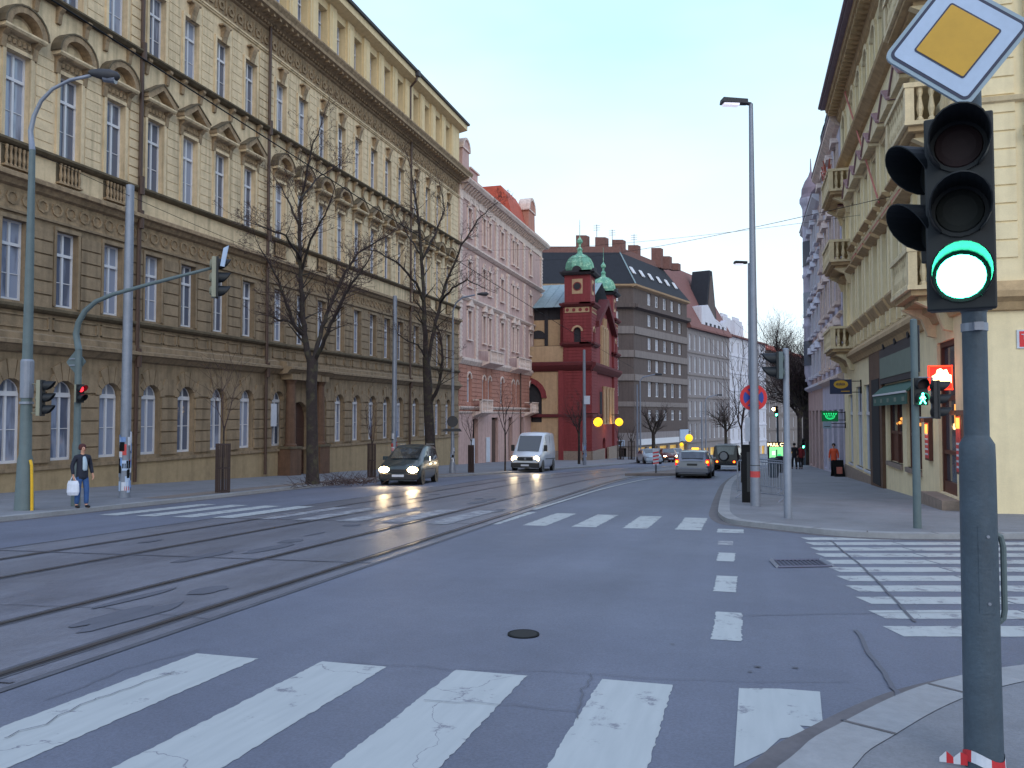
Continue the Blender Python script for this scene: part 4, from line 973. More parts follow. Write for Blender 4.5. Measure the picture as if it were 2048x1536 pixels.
        # posts and balusters along near side, front and slanted end
        for (s0_, d0), (s1_, d1) in zip(pl[:-1], pl[1:]):
            L = math.hypot(s1_-s0_, d1-d0); k = max(1, int(L/.26))
            for j in range(k+1):
                f_ = j/k; s = s0_+(s1_-s0_)*f_; q = d0+(d1-d0)*f_; ins = .1
                q = max(0.05, q-ins); s = s+(.1 if s < (y0+y1)/2 else -.1)
                if j == 0: b.fb(F, s-.11, s+.11, z+.24, z+.24+hr, q-.11, q+.1, 'cream_trim')
                elif j < k: baluster(b, F.p(s, z+.24, q), hr, 'cream_trim', .085)
        for s in (y0+.4, y1-.5): b.prof(F, s-.12, s+.12, [(0, z-.9), (.2, z-.85), (.35, z-.4), (d*.8, z-.12), (0, z-.12)], 'cream_trim')
        b.build('balcony', root)
    balc(21.8, 24.5, 4.62, 1.05); balc(21.8, 24.9, 8.78, 1.05); balc(21.8, 24.9, 12.2, 1.05)
    for z in (4.62, 8.78, 12.2): balc(40.6, 44.3, z, 1.05)
    p = MB()
    for k in range(40): p.tube([F.p(41+random.random()*3, 13.3, .9), F.p(41+random.random()*3, 13.3+random.random()*.9, .8+random.random()*.4)], .03, 'hood_pink', 4)
    p.build('balcony_plants', root)
    # ground floor: door, pub windows, shop front
    y0, y1 = sorted((U(1911), U(1876))); d = MB(); g0 = GP(XR, 22.5)
    d.fb(F, y0, y0+.12, g0+.28, 3.55, -.2, -.08, 'wood_dark'); d.fb(F, y1-.12, y1, g0+.28, 3.55, -.2, -.08, 'wood_dark'); d.fb(F, y0+.12, y1-.12, 3.42, 3.55, -.2, -.08, 'wood_dark'); d.fb(F, y0+.12, y1-.12, 2.0, 2.12, -.2, -.1, 'wood_dark')
    d.fb(F, y0+.12, y1-.12, g0+.28, g0+.6, -.2, -.1, 'wood_dark'); d.fb(F, y0+.12, y1-.12, .6, .7, -.2, -.1, 'wood_dark')
    dr = d.build('door', root)
    d = MB(); d.fb(F, y0+.12, y1-.12, g0+.6, 3.42, -.19, -.16, 'glass_shop'); d.fb(F, y0+.25, y0+.8, 1.3, 1.9, -.16, -.15, 'warm_window'); o = d.build('pane', None, loc=root.location); o.parent = dr; o.location = (0, 0, 0)
    d = MB(); d.tube([F.p(y0+.22, .2, -.05), F.p(y0+.22, .5, -.05)], .02, 'rim', 6); o = d.build('handle', None, loc=root.location); o.parent = dr; o.location = (0, 0, 0)
    st = MB(); st.fb(F, y0-.35, y1+.35, g0-.3, g0+.26, 0, .42, 'plinth_stone'); st.build('door_step', root)
    for a, b in pubw:
        a, b = min(a, b), max(a, b); p = MB(); m_ = (a+b)/2
        for q in ((a, a+.1), (b-.1, b), (m_-.05, m_+.05)): p.fb(F, *q, -.05, 2.7, -.2, -.1, 'wood_dark')
        p.fb(F, a, b, .95, 1.05, -.21, -.11, 'wood_dark'); p.fb(F, a, b, -.2, -.05, -.1, .08, 'plinth_stone'); p.fb(F, a, b, 2.6, 2.7, -.2, -.1, 'wood_dark')
        wo = p.build('window', root)
        p = MB(); p.fb(F, a+.1, b-.1, 1.05, 2.6, -.2, -.17, 'glass_shop'); p.fb(F, a+.1, b-.1, -.05, .95, -.2, -.17, 'wood_dark')
        for k in range(5): p.lathe(F.p(a+.3+k*.35, 1.2+.3*random.random(), -.16), [(.04, 0), (.06, .05), (.03, .1)], 'warm_window', 6)
        o = p.build('pane', None, loc=root.location); o.parent = wo; o.location = (0, 0, 0)
    a, b = sorted((U(1770), U(1745))); p = MB(); p.fb(F, a, b, GP(XR, 34)-.2, 4.05, .0, .12, 'column_brown'); p.fb(F, a+.5, b-.7, GP(XR, 34)+.1, 3.0, .1, .14, 'interior_dark'); p.build('shop_portal', root)
    for a, b in ((U(1743), U(1728)), (U(1724), U(1712)), (U(1705), U(1697))):
        a, b = min(a, b), max(a, b); p = MB(); m_ = (a+b)/2
        for q in ((a, a+.08), (b-.08, b), (m_-.04, m_+.04)): p.fb(F, *q, -.75, 2.9, -.2, -.1, 'white_frame')
        p.fb(F, a, b, 1.6, 1.75, -.2, -.08, 'white_frame'); p.fb(F, a, b, -.85, -.75, -.1, .05, 'white_frame'); wo = p.build('window', root)
        p = MB(); p.fb(F, a+.08, b-.08, -.75, 1.6, -.2, -.17, 'glass_shop'); p.fb(F, a+.08, b-.08, 1.75, 2.9, -.2, -.17, 'sign_navy'); o = p.build('pane', None, loc=root.location); o.parent = wo; o.location = (0, 0, 0)
    p = MB(); p.fb(F, U(1747), Y1, zb, -.95, 0, .06, 'plinth_stone'); p.build('plinth', root)
    a, b = sorted((U(1840), U(1768)))
    s_ = MB(); s_.fb(F, a, b, 2.75, 4.0, .02, .14, 'pole_dark'); s_.fb(F, a+.2, b-.2, 2.95, 3.7, .13, .16, 'sign_grey')
    s_.plate(F, [(a, 4.0), (b, 4.0), (b, 4.15), ((a+b)/2+1.4, 4.12), ((a+b)/2+1.0, 4.4), ((a+b)/2+.6, 4.12), ((a+b)/2, 4.15), ((a+b)/2-.3, 4.5), ((a+b)/2-.8, 4.15), (a, 4.1)], .02, .1, 'pole_dark')
    for k in range(3):
        c = a+.9+k*(b-a-1.8)/2; s_.arc(F, c, 4.15, .06, .16, .06, .16, 'pole_dark', 8, 0, 2*pi)
    s_.build('shop_sign', root)
    aw = MB(); aw.hexa([F.p(a, 2.62, .02), F.p(b, 2.62, .02), F.p(b, 2.30, .36), F.p(a, 2.30, .36), F.p(a, 2.70, .02), F.p(b, 2.70, .02), F.p(b, 2.36, .38), F.p(a, 2.36, .38)], 'awning_green')
    aw.fb(F, a, b, 1.95, 2.30, .34, .37, 'awning_green'); aw.fb(F, a, b, 2.30, 2.36, .34, .40, 'white_frame')
    for k in range(5): aw.fb(F, a+.5+k*(b-a-1)/4-.2, a+.5+k*(b-a-1)/4+.2, 2.05, 2.18, .36, .38, 'sign_grey')
    aw.build('awning', root)
    for y, z0, z1 in ((U(1860), 0.35, 1.4), (U(1925), .2, 1.6)):
        m_ = MB(); m_.fb(F, y-.28, y+.28, z0, z1+.1, .0, .1, 'wood_dark'); m_.fb(F, y-.3, y+.3, z1+.02, z1+.14, 0, .22, 'wood_dark'); m_.fb(F, y-.22, y+.22, z0+.06, z1, .09, .11, 'poster_red'); m_.fb(F, y-.16, y+.16, z1-.3, z1-.04, .105, .12, 'warm_window')
        for k in range(5): m_.fb(F, y-.18, y+.18, z0+.15+k*.14, z0+.2+k*.14, .105, .115, 'paper')
        m_.build('menu_board', root)
        lp = bpy.data.lights.new('menu_lamp', 'POINT'); lp.energy = 5; lp.color = (1, .62, .25); lp.shadow_soft_size = .1
        lo = bpy.data.objects.new('menu_lamp', lp); C.objects.link(lo); lo.parent = root; q = F.p(y, z1-.1, .35); lo.location = (q[0]-root.location[0], q[1]-root.location[1], q[2]-root.location[2])
    # street name plate on the side front: only its left end is in the picture
    px_ = xu(2036, YC); s0 = px_-XR
    s_ = MB(); s_.fb(S, s0, s0+.95, zv(697, px_, YC), zv(660, px_, YC), .01, .03, 'paper'); s_.fb(S, s0+.05, s0+.9, zv(694, px_, YC), zv(663, px_, YC), .03, .035, 'sign_red'); o = s_.build('street_name_plate', root)
    text_part('T', 'lettering', o, (XR+s0+.15-root.location.x, YC-.037-root.location.y, zv(675, px_, YC)-root.location.z), (pi/2, 0, 0), .2, 'paper')
    # slanted red flagpole fixed to the facade
    p = MB(); p.tube([F.p(41, zv(180, XR, 41), .1), F.p(41, zv(180, XR, 41)-.1, .2), at(1758, 405, 28.6)], [.03, .04, .035], 'hood_pink', 6); p.build('flagpole', root)
    # projecting signs
    def proj_sign(u0, u1, v0, v1, y, name, label, m0, extra):
        x0, x1 = xu(u0, y), xu(u1, y); z0, z1 = zv(v1, (x0+x1)/2, y), zv(v0, (x0+x1)/2, y)
        r_ = empty(name, (XR, y, z0), label, 'sign'); q = MB(); q.box(x0, x1, y-.06, y+.06, z0, z1, m0); q.build('panel', r_, bevel=.01)
        q = MB(); q.tube([(x1-.02, y, z1-.08), (XR, y, z1-.08)], .02, 'iron_black', 6); q.tube([(x1-.02, y, z0+.08), (XR, y, z0+.08)], .02, 'iron_black', 6); q.box(XR-.05, XR+.02, y-.03, y+.03, z0+.02, z1-.02, 'iron_black'); q.build('bracket', r_)
        q = MB(); extra(q, x0, x1, z0, z1, y-.065); q.build('emblem', r_)
    def ell(q, cx, cz, rx, rz, y, m, n=20): q.face([(cx+rx*cos(2*pi*k/n), y, cz+rz*sin(2*pi*k/n)) for k in range(n)], m)
    def e1(q, x0, x1, z0, z1, y):
        cx = (x0+x1)/2; cz = z0+(z1-z0)*.66; ell(q, cx, cz, (x1-x0)*.33, (z1-z0)*.29, y, 'sign_yellow')
        for k in range(7): q.box(cx-.2+k*.055, cx-.17+k*.055, y-.008, y-.001, cz-.04-.01*(k % 3), cz+.05+.02*(k % 2), 'sign_navy')
        q.box(cx, x1-.1, y-.004, y, z0+.1, z0+.14, 'sign_yellow')
    proj_sign(1660, 1704, 759, 788, 38.5, 'oval_logo_sign', 'navy hanging sign with a yellow oval beside the shop windows', 'sign_navy', e1)
    def e2(q, x0, x1, z0, z1, y):
        cx = (x0+x1)/2; cz = (z0+z1)/2; w_ = x1-x0; h = z1-z0
        for k in range(6):
            a = cx-w_*.36+k*w_*.144; ell(q, a, cz+h*(.26-.05*abs(k-2.5)*.2), .035, .035, y, 'neon_green', 8)
            q.face([(a-.015, y, cz+h*.18), (a+.015, y, cz+h*.18), (cx+(a-cx)*.6+.015, y, cz-h*.02), (cx+(a-cx)*.6-.015, y, cz-h*.02)], 'neon_green')
        for k in range(8):
            t0, t1 = pi+pi*k/8, pi+pi*(k+1)/8
            for rr in (1, .7): q.face([(cx+w_*.3*rr*cos(t0), y, cz+h*.34*rr*sin(t0)+.02), (cx+w_*.3*rr*cos(t1), y, cz+h*.34*rr*sin(t1)+.02), (cx+w_*.27*rr*cos(t1), y, cz+h*.28*rr*sin(t1)+.02), (cx+w_*.27*rr*cos(t0), y, cz+h*.28*rr*sin(t0)+.02)], 'neon_green')
    proj_sign(1643, 1676, 822, 843, 44.6, 'crown_sign', 'green glowing crown sign above the pavement', 'neon_dim', e2)
    proj_sign(1645, 1662, 844, 857, 44.5, 'pale_hanging_sign', 'small pale sign hanging just under the green crown sign', 'sign_edge', lambda q, x0, x1, z0, z1, y: q.box(x0+.06, x1-.06, y-.004, y, z0+.08, z0+.12, 'pole_dark'))
    def e3(q, x0, x1, z0, z1, y):
        w_ = x1-x0; h = z1-z0
        P = [(.12, .36), (.95, .28), (.95, .60), (.84, .64), (.76, .84), (.62, .80), (.5, .88), (.36, .82), (.3, .64), (.14, .56)]; q.face([(x0+a*w_, y, z0+b*h) for a, b in P], 'sign_hot')
        for q_ in ((0, 1, 0, .06), (0, 1, .94, 1), (0, .05, 0, 1), (.95, 1, 0, 1)): q.box(x0+q_[0]*w_, x0+q_[1]*w_, y-.012, y-.002, z0+q_[2]*h, z0+q_[3]*h, 'distant_red')
    proj_sign(1857, 1905, 731, 780, 22.6, 'red_light_box', 'glowing red square light box beside the pub door', 'sign_red_lit', e3)
    lp = bpy.data.lights.new('sign_glow', 'POINT'); lp.energy = 9; lp.color = (1, .25, .15); lp.shadow_soft_size = .3
    lo = bpy.data.objects.new('sign_glow', lp); C.objects.link(lo); lo.parent = root; lo.location = (4.3-root.location.x, 22.2-root.location.y, 2.7-root.location.z)
cream()

def right_far(name_, Y0, Y1, ev, m, label, trim, rows, roof, rh):
    F = Fr((XR, 0), (0, 1), (-1, 0)); root = empty('town_house', (XR, (Y0+Y1)/2, GP(XR, (Y0+Y1)/2)), label, 'building'); zb = GP(XR, Y1)-.5
    n = int((Y1-Y0)/2.5); ys = [Y0+(Y1-Y0)*(k+.5)/n for k in range(n)]; mb = MB()
    H0 = 3.6; ph = (ev-.8-H0)/rows; ops = [(y-.5, y+.5, H0+ph*r+.9, H0+ph*(r+1)-.6, .3) for y in ys for r in range(rows)]
    wall(mb, F, Y0, Y1, zb, ev, ops+[(y-.9, y+.9, zb+.7, 1.9) for y in ys], m, .3)
    mb.face([F.p(Y0, zb, -.5), F.p(Y1, zb, -.5), F.p(Y1, 3, -.5), F.p(Y0, 3, -.5)], 'glass_shop')
    for s in (Y0, Y1): mb.face([F.p(s, zb, 0), F.p(s, ev, 0), F.p(s, ev, -11), F.p(s, zb, -11)], m)
    k = zb+.5
    while k < H0: mb.fb(F, Y0, Y1, k, k+.3, 0, .0, m) if False else None; k += .4
    mb.build('wall', root); t = MB()
    t.prof(F, Y0, Y1, [(0, ev-.6), (.2, ev-.5), (.5, ev-.2), (.5, ev), (0, ev+.1)], trim); t.prof(F, Y0, Y1, [(0, H0-.2), (.3, H0), (.3, H0+.15), (0, H0+.3)], trim)
    for r in range(1, rows): t.prof(F, Y0, Y1, [(0, H0+ph*r), (.18, H0+ph*r+.1), (.18, H0+ph*r+.2), (0, H0+ph*r+.25)], trim)
    for y in ys:
        for r in range(rows):
            z = H0+ph*r; t.fb(F, y-.7, y+.7, z+.65, z+.85, 0, .3, trim); t.plate(F, [(y-.75, z+ph-.45), (y+.75, z+ph-.45), (y, z+ph+.05)], 0, .35, trim)
            for sg in (-1, 1): t.fb(F, y+sg*.62-.1, y+sg*.62+.1, z+.85, z+ph-.5, 0, .12, trim)
    t.build('cornice', root)
    for a, b, lo, hi, r in ops: window(root, F, (a+b)/2, lo, 1.0, hi-lo, r, gm='glass_far', bars='mt', ft=.09)
    q = MB(); q.prof(F, Y0, Y1, [(.55, ev), (.55, ev+.1), (-1.2, ev+rh), (-10, ev+rh+.8), (-11, ev)], roof); q.build('roof', root)
    return root, F
h2, F2_ = right_far('h2', 45.1, 57, 17.6, 'lilac', 'lilac town house with carved window hoods next to the cream corner house', 'pink_trim', 4, 'roof_mauve', 2.6)
t = MB()
for y in (47, 50, 53): t.prof(F2_, y-.9, y+.9, [(.2, 17.6), (.2, 19.4), (.0, 19.9), (-1.2, 20.2), (-1.2, 17.6)], 'slate')
t.build('dormer', h2)
h3, F3_ = right_far('h3', 57.1, 69.5, 16.6, 'salmon', 'salmon pink town house with a round domed corner turret further down the right side', 'white_stucco', 4, 'roof_mauve', 2.0)
t = MB(); tx, ty = xu(1628, 66.0), 66.0
tz = zv(398, tx, ty); fwt = -sa*tx+ca*ty; tr = 15/FP*fwt*1.15
t.lathe((tx, ty, 0), [(.15, 3.2), (tr*.7, 4.0), (tr, 4.8), (tr, 8.3), (tr*1.1, 8.4), (tr*1.1, 8.6), (tr, 8.7), (tr, 12.2), (tr*1.1, 12.3), (tr*1.1, 12.5), (tr, 12.6), (tr, tz-.8), (tr*1.15, tz-.5), (tr*1.3, tz-.3), (tr*1.3, tz)], 'lilac', 16)
t.build('turret', h3, autos=True)
t = MB(); t.lathe((tx, ty, tz), [(tr*1.3, 0), (tr*1.1, .3), (tr*1.05, .8), (tr*.7, 1.4), (tr*.3, 1.8), (tr*.1, 2.2), (.03, 3.2)], 'roof_mauve', 16); t.build('dome', h3)
for z in (5.4, 9.2, 13.2):
    t = MB()
    for a in (pi*1.0, pi*1.35): c, s = cos(a), sin(a); t.hexa([(tx+c*(tr+k)-s*e, ty+s*(tr+k)+c*e, z+zz) for zz in (0, 1.9) for k, e in ((-.1, -.35), (.03, -.35), (.03, .35), (-.1, .35))], 'glass_far')
    t.build('turret_window', h3)

# ================================================================== ground, kerbs, track, markings
def smooth_line(P, n=6):
    out_ = []
    for i in range(len(P)-1):
        p0 = P[max(i-1, 0)]; p1 = P[i]; p2 = P[i+1]; p3 = P[min(i+2, len(P)-1)]
        for j in range(n):
            t = j/n; out_.append(tuple(.5*((2*p1[k])+(-p0[k]+p2[k])*t+(2*p0[k]-5*p1[k]+4*p2[k]-p3[k])*t*t+(-p0[k]+3*p1[k]-3*p2[k]+p3[k])*t**3) for k in (0, 1)))
    out_.append(P[-1]); return out_
def sheet(name, P, h, m, label=None, th=0.):          # polygon laid on the sloping ground
    b = MB(); me = bpy.data.meshes.new(name)
    b.face([(x, y, G(x, y)+h) for x, y in P], m)
    o = b.build(name); return props(o, kind='structure')
def ribbon(P, Q, h, mb, m, hq=None):
    hq = h if hq is None else hq
    for i in range(len(P)-1):
        a, b, c, d = P[i], P[i+1], Q[i+1], Q[i]
        mb.face([(a[0], a[1], G(*a)+h), (b[0], b[1], G(*b)+h), (c[0], c[1], G(*c)+hq), (d[0], d[1], G(*d)+hq)], m)
def offset(P, d):
    R = []
    for i, p in enumerate(P):
        a = P[max(i-1, 0)]; b = P[min(i+1, len(P)-1)]; t = Vector((b[0]-a[0], b[1]-a[1])).normalized()
        R.append((p[0]+t.y*d, p[1]-t.x*d))
    return R
b = MB(); E_ = 700
b.face([(x, y, G(x, y)-.03) for x, y in ((-E_, -300), (E_, -300), (E_, 900), (-E_, 900))], 'pavement'); props(b.build('ground'), kind='structure')
props((lambda q: (q.face([(x, y, G(x, y)) for x, y in ((-60, -30), (45, -30), (45, 190), (-60, 190))], 'asphalt'), q.build('road'))[1])(MB()), kind='structure')
LK = smooth_line([(-15.2, -20), (-15.3, 0), (-15.75, 13.8), (-16.0, 17.4), (-16.2, 21), (-16.8, 28.5), (-16.8, 34.5), (-14.3, 46), (-12.4, 59), (-11.0, 72), (-9.2, 85), (-3.5, 105), (6, 135), (16, 165)], 5)
RK = smooth_line([(30, 22.5), (14, 18.8), (8, 17.2), (4.74, 16.3), (3.8, 15.97), (2.48, 15.72), (1.6, 15.9), (.6, 16.75), (0, 17.3), (-.38, 17.9), (-.62, 19.5), (-.7, 22), (-.78, 28), (-.8, 36), (-.5, 46), (.1, 54), (1.6, 64), (4, 76), (8.5, 94), (17, 122), (30, 160)], 5)
NK = smooth_line([(-.05, -20), (-.05, 0), (.0, 3.4), (.25, 4.4), (.52, 4.92), (.91, 5.55), (1.3, 6.03), (1.9, 6.55), (3.0, 7.2), (5, 8.0), (9, 9.2), (30, 15.5)], 5)
def pavement(name, K, side, far, m='pavement'):
    b = MB(); inn = offset(K, side*.28)
    b.face([(x, y, G(x, y)+PV-.004) for x, y in inn+far], m); props(b.build(name), kind='structure')
    kk = MB()
    for i in range(len(K)-1): a, c = K[i], K[i+1]; kk.face([(*a, G(*a)-.02), (*c, G(*c)-.02), (*c, G(*c)+PV), (*a, G(*a)+PV)], 'kerb_stone')
    ribbon(K, inn, PV, kk, 'kerb_stone')
    # joints between kerb stones
    acc = 0
    for i in range(len(K)-1):
        L = math.dist(K[i], K[i+1]); acc += L
        if acc > 1.0 and -5 < K[i][1] < 60:
            acc = 0; a = K[i]; c = inn[i]; t = Vector((K[i+1][0]-a[0], K[i+1][1]-a[1])).normalized()*.012
            kk.face([(a[0]-t.x, a[1]-t.y, G(*a)+PV+.004), (a[0]+t.x, a[1]+t.y, G(*a)+PV+.004), (c[0]+t.x, c[1]+t.y, G(*c)+PV+.004), (c[0]-t.x, c[1]-t.y, G(*c)+PV+.004)], 'kerb_dark')
    props(kk.build('kerb'), kind='structure')
    g = MB(); gut = offset(K, -side*.22); ribbon(K, gut, .004, g, 'kerb_dark'); props(g.build('gutter_strip'), kind='structure')
pavement('pavement', LK, -1, [(-60, 165), (-60, -20)])
pavement('pavement', RK, 1, [(60, 160), (60, 22.5)])
pavement('pavement', NK, 1, [(30, -20)])
# planting strip and tree pits on the left pavement
b = MB(); s_ = [(x, y) for x, y in LK if 20 < y < 46]; ribbon(offset(s_, -.5), offset(s_, -1.35), PV+.004, b, 'pavement_brown'); props(b.build('planting_strip'), kind='structure')
# patches in the asphalt
random.seed(11)
def blob(cx, cy, rx, ry, m, h, n=14, name='asphalt_patch'):
    P = [(cx+rx*cos(2*pi*k/n)*(1+.3*(random.random()-.5)), cy+ry*sin(2*pi*k/n)*(1+.3*(random.random()-.5))) for k in range(n)]
    return sheet(name, P, h, m)
# tram track
def tx_(y):               # track shift along the street: straight, then bending right with the kerb
    if y < 34: return -.03*y
    if y < 62: return -1.02+.0056*(y-34)**2-.03*(y-34)
    return -1.02+.0056*28**2-.03*28+.285*(y-62)
YT = [-12+2*k for k in range(90)]
tb = MB(); ribbon([(-4.75+tx_(y), y) for y in YT], [(-11.2+tx_(y), y) for y in YT], .004, tb, 'track_bed'); props(tb.build('tram_track_bed'), kind='structure')
rl = MB()
for x in (-5.05, -6.49, -8.75, -10.19):
    L_ = lambda o: [(x+o+tx_(y), y) for y in YT]
    ribbon(L_(-.10), L_(.10), .008, rl, 'track_seam'); ribbon(L_(-.035), L_(.035), .014, rl, 'rail_steel'); ribbon(L_(.05), L_(.065), .012, rl, 'rail_steel')
for x in (-4.72, -11.25): L_ = lambda o: [(x+o+tx_(y), y) for y in YT]; ribbon(L_(-.04), L_(.04), .007, rl, 'track_seam')
props(rl.build('tram_rails'), kind='structure')
for k in range(26):
    y = random.uniform(1, 26); blob(random.choice((-7.6, -5.8, -9.5, -7.2))+random.uniform(-.4, .4)+tx_(y), y, random.uniform(.06, .2), random.uniform(.2, .8), 'asphalt_dark', .0105+.0001*k)
for k in range(3): y = 4+k*5.9; sheet('asphalt_joint', [(-11.2+tx_(y), y), (-11.2+tx_(y), y+.05), (-4.8+tx_(y), y+.45), (-4.8+tx_(y), y+.40)], .0135, 'asphalt_dark')
# cracks and seams
def crack(pts, w_, name='asphalt_crack', m='asphalt_dark', jit=.025):
    Q = []
    for i in range(len(pts)-1):
        for j in range(5):
            t = j/5; Q.append((pts[i][0]+(pts[i+1][0]-pts[i][0])*t+random.uniform(-jit, jit), pts[i][1]+(pts[i+1][1]-pts[i][1])*t+random.uniform(-jit, jit)))
    Q.append(pts[-1]); bb = MB(); ribbon(offset(Q, -w_/2), offset(Q, w_/2), .011, bb, m); props(bb.build(name), kind='structure')
g2 = lambda u, v: tuple(gnd(u, v)[:2])
crack([g2(1712, 1262), g2(1740, 1310), g2(1770, 1350), g2(1797, 1395)], .035, jit=.01)
crack([g2(1660, 1081), g2(1720, 1130), g2(1790, 1200), g2(1830, 1245)], .03, jit=.01)
crack([g2(700, 1325), g2(900, 1340), g2(1100, 1345), g2(1400, 1362), g2(1700, 1365)], .006)
crack([g2(1185, 1350), g2(1160, 1390), g2(1155, 1440)], .008); crack([g2(850, 1402), g2(1000, 1410), g2(1155, 1425)], .006)
crack([g2(0, 1480), g2(90, 1450), g2(160, 1410), g2(250, 1380), g2(350, 1345)], .008)
crack([g2(100, 1400), g2(250, 1340), g2(400, 1300)], .008); crack([g2(0, 1210), g2(200, 1217), g2(420, 1240)], .015)
crack([g2(2048, 1240), g2(1960, 1225), g2(1700, 1228), g2(1500, 1232)], .012)
crack([(1.6+.02*k, 2+.9*k) for k in range(6)], .012); crack([(-.3, .5), (1.0, 3.7), (2.9, 5.2)], .01)
# near zebra: long bars parallel to the street
def bar(mb, x0, x1, y0, y1, m, h=.003, t0=0., t1=0.): mb.face([(x0, y0+t0, G(x0, y0)+h), (x1, y0+t1, G(x1, y0)+h), (x1, y1+t1, G(x1, y1)+h), (x0, y1+t0, G(x0, y1)+h)], m)
def strip_bar(mb, x0, x1, y0, y1, m, wob=.007, h=.003):      # hand painted: slightly uneven edge
    n = max(2, int((y1-y0)/.035)); P = [(x0+random.uniform(-wob, wob), y0+(y1-y0)*k/n) for k in range(n+1)]; Q = [(x1+random.uniform(-wob, wob), y0+(y1-y0)*k/n) for k in range(n+1)]
    ribbon(P, Q, h, mb, m)
z1 = MB()
for k, (a, b_) in enumerate(((-4.22, -3.66), (-3.14, -2.6), (-2.07, -1.53), (-1.0, -.5))): strip_bar(z1, a, b_, 1.6, 5.47+.07*k, 'paint')
P = [g2(u, v) for u, v in ((1478, 1377), (1560, 1378), (1640, 1384), (1645, 1440), (1650, 1456), (1600, 1452), (1620, 1470), (1560, 1478), (1530, 1505), (1468, 1534))]
z1.face([(x, y, G(x, y)+.003) for x, y in P], 'paint')
for k in range(4): strip_bar(z1, -7.1-1.05*k, -6.6-1.05*k, 2.2, 4.6, 'paint_worn', .03, .0125)
props(z1.build('zebra_crossing'), kind='structure')
z2 = MB()
for k in range(5): strip_bar(z2, -1.36-1.05*k, -.86-1.05*k, 16.2, 19.0+.12*k, 'paint_mid', .02)
for k in range(5, 14): strip_bar(z2, -1.36-1.05*k, -.82-1.05*k, 16.0-.02*k, 19.5, 'paint_worn' if 4 < k < 10 else 'paint_mid', .03, .0125 if k < 11 else .006)
props(z2.build('zebra_crossing'), kind='structure')
z3 = MB()
for k in range(11):
    f0 = 7.0+.715*k; xl = 1.55-.035*f0
    def pt(r, f): return (FW[0]*f+RT[0]*r, FW[1]*f+RT[1]*r)
    r0 = (xl-FW[0]*f0)/RT[0]
    for f, m, (ra, rb) in ((f0, 'paint_mid', (r0, r0+1.5)), (f0, 'paint_mid', (r0+1.53, r0+6.2))):
        n = 14; A = [pt(ra+(rb-ra)*i/n, f+random.uniform(-.01, .01)) for i in range(n+1)]; B = [pt(ra+(rb-ra)*i/n, f+.40+random.uniform(-.01, .01)) for i in range(n+1)]
        ribbon(A, B, .003, z3, m)
props(z3.build('zebra_crossing'), kind='structure')
dl = MB()
for x0, y0, y1 in ((-.30, 7.1, 8.3), (-.37, 9.45, 10.6), (-.42, 11.95, 12.9), (-.47, 13.9, 14.5), (-.55, 15.9, 16.6)): strip_bar(dl, x0, x0+.25 if y0 < 15 else x0+.5, y0, y1, 'paint_mid' if y0 != 13.9 else 'paint_worn', .01)
props(dl.build('lane_dashes'), kind='structure')
wl = MB(); P = smooth_line([(-5.28, 20.1), (-5.32, 25.5), (-5.33, 30), (-4.95, 38.5), (-4.2, 43), (-3.6, 46)], 4)
ribbon(offset(P, -.07), offset(P, .07), .016, wl, 'paint_mid'); props(wl.build('lane_line'), kind='structure')
# kerbed island with its striped marker board
ip = gnd(1312, 951); isl = MB(); P = [(ip.x-1.6, ip.y-1.2), (ip.x+1.4, ip.y-.2), (ip.x+2.4, ip.y+9), (ip.x+1.2, ip.y+9), (ip.x-1.2, ip.y+.8)]
isl.hexa  # noqa
k0 = len(isl.v); isl.v += [(x, y, G(x, y)) for x, y in P]+[(x, y, G(x, y)+.14) for x, y in P]; i_ = isl.mi('pavement_brown')
for j in range(5): isl.f.append((j, (j+1) % 5, 5+(j+1) % 5, 5+j)); isl.m.append(i_)
isl.f.append((5, 6, 7, 8, 9)); isl.m.append(i_); props(isl.build('traffic_island'), kind='structure')
# bollard board
r_ = empty('marker_board', (ip.x, ip.y, G(ip.x, ip.y)+.14), 'red and white striped marker board on the traffic island', 'sign')
q = MB(); q.tube([(0, 0, 0), (0, 0, .5)], .04, 'pole_dark', 8); q.build('post', r_, local=True)
q = MB(); q.box(-.17, .17, -.02, .02, .45, 1.4, 'paper')
for k in range(4): q.face([(-.17, -.022, .50+k*.2), (.17, -.022, .56+k*.2), (.17, -.022, .64+k*.2), (-.17, -.022, .58+k*.2)], 'sign_red')
q.build('board', r_, local=True)
mh = gnd(1047, 1270); r_ = MB(); r_.lathe((mh.x, mh.y, mh.z+.002), [(.14, 0), (.14, .012), (.12, .012)], 'iron_black', 24); r_.lathe((mh.x, mh.y, mh.z-.01), [(.118, 0), (.118, .0245)], 'tyre', 24)
for k in range(7): a = k*pi/7; r_.box(mh.x-.10+k*.03, mh.x-.092+k*.03, mh.y-.05, mh.y+.05, mh.z+.010, mh.z+.014, 'grate_steel')
props(r_.build('manhole_cover'), 'round black manhole cover in the bare asphalt before the near zebra crossing', 'manhole cover')
q = MB(); A = [gnd(u, v) for u, v in ((1543, 1122), (1642, 1121), (1664, 1134), (1556, 1136))]
for i in range(13):
    t = i/12; a = A[0].lerp(A[1], t); b_ = A[3].lerp(A[2], t); q.tube([a+Vector((0, 0, .012)), b_+Vector((0, 0, .012))], .012, 'grate_steel', 4)
for a, b_ in ((A[0], A[3]), (A[1], A[2])): q.tube([a+Vector((0, 0, .015)), b_+Vector((0, 0, .015))], .035, 'galvanised', 4)
for a, b_ in ((A[0], A[1]), (A[3], A[2])): q.tube([a+Vector((0, 0, .012)), b_+Vector((0, 0, .012))], .018, 'grate_steel', 4)
props(q.build('drain_grate'), 'rectangular steel drain grate in the road beside the dashed line', 'drain')
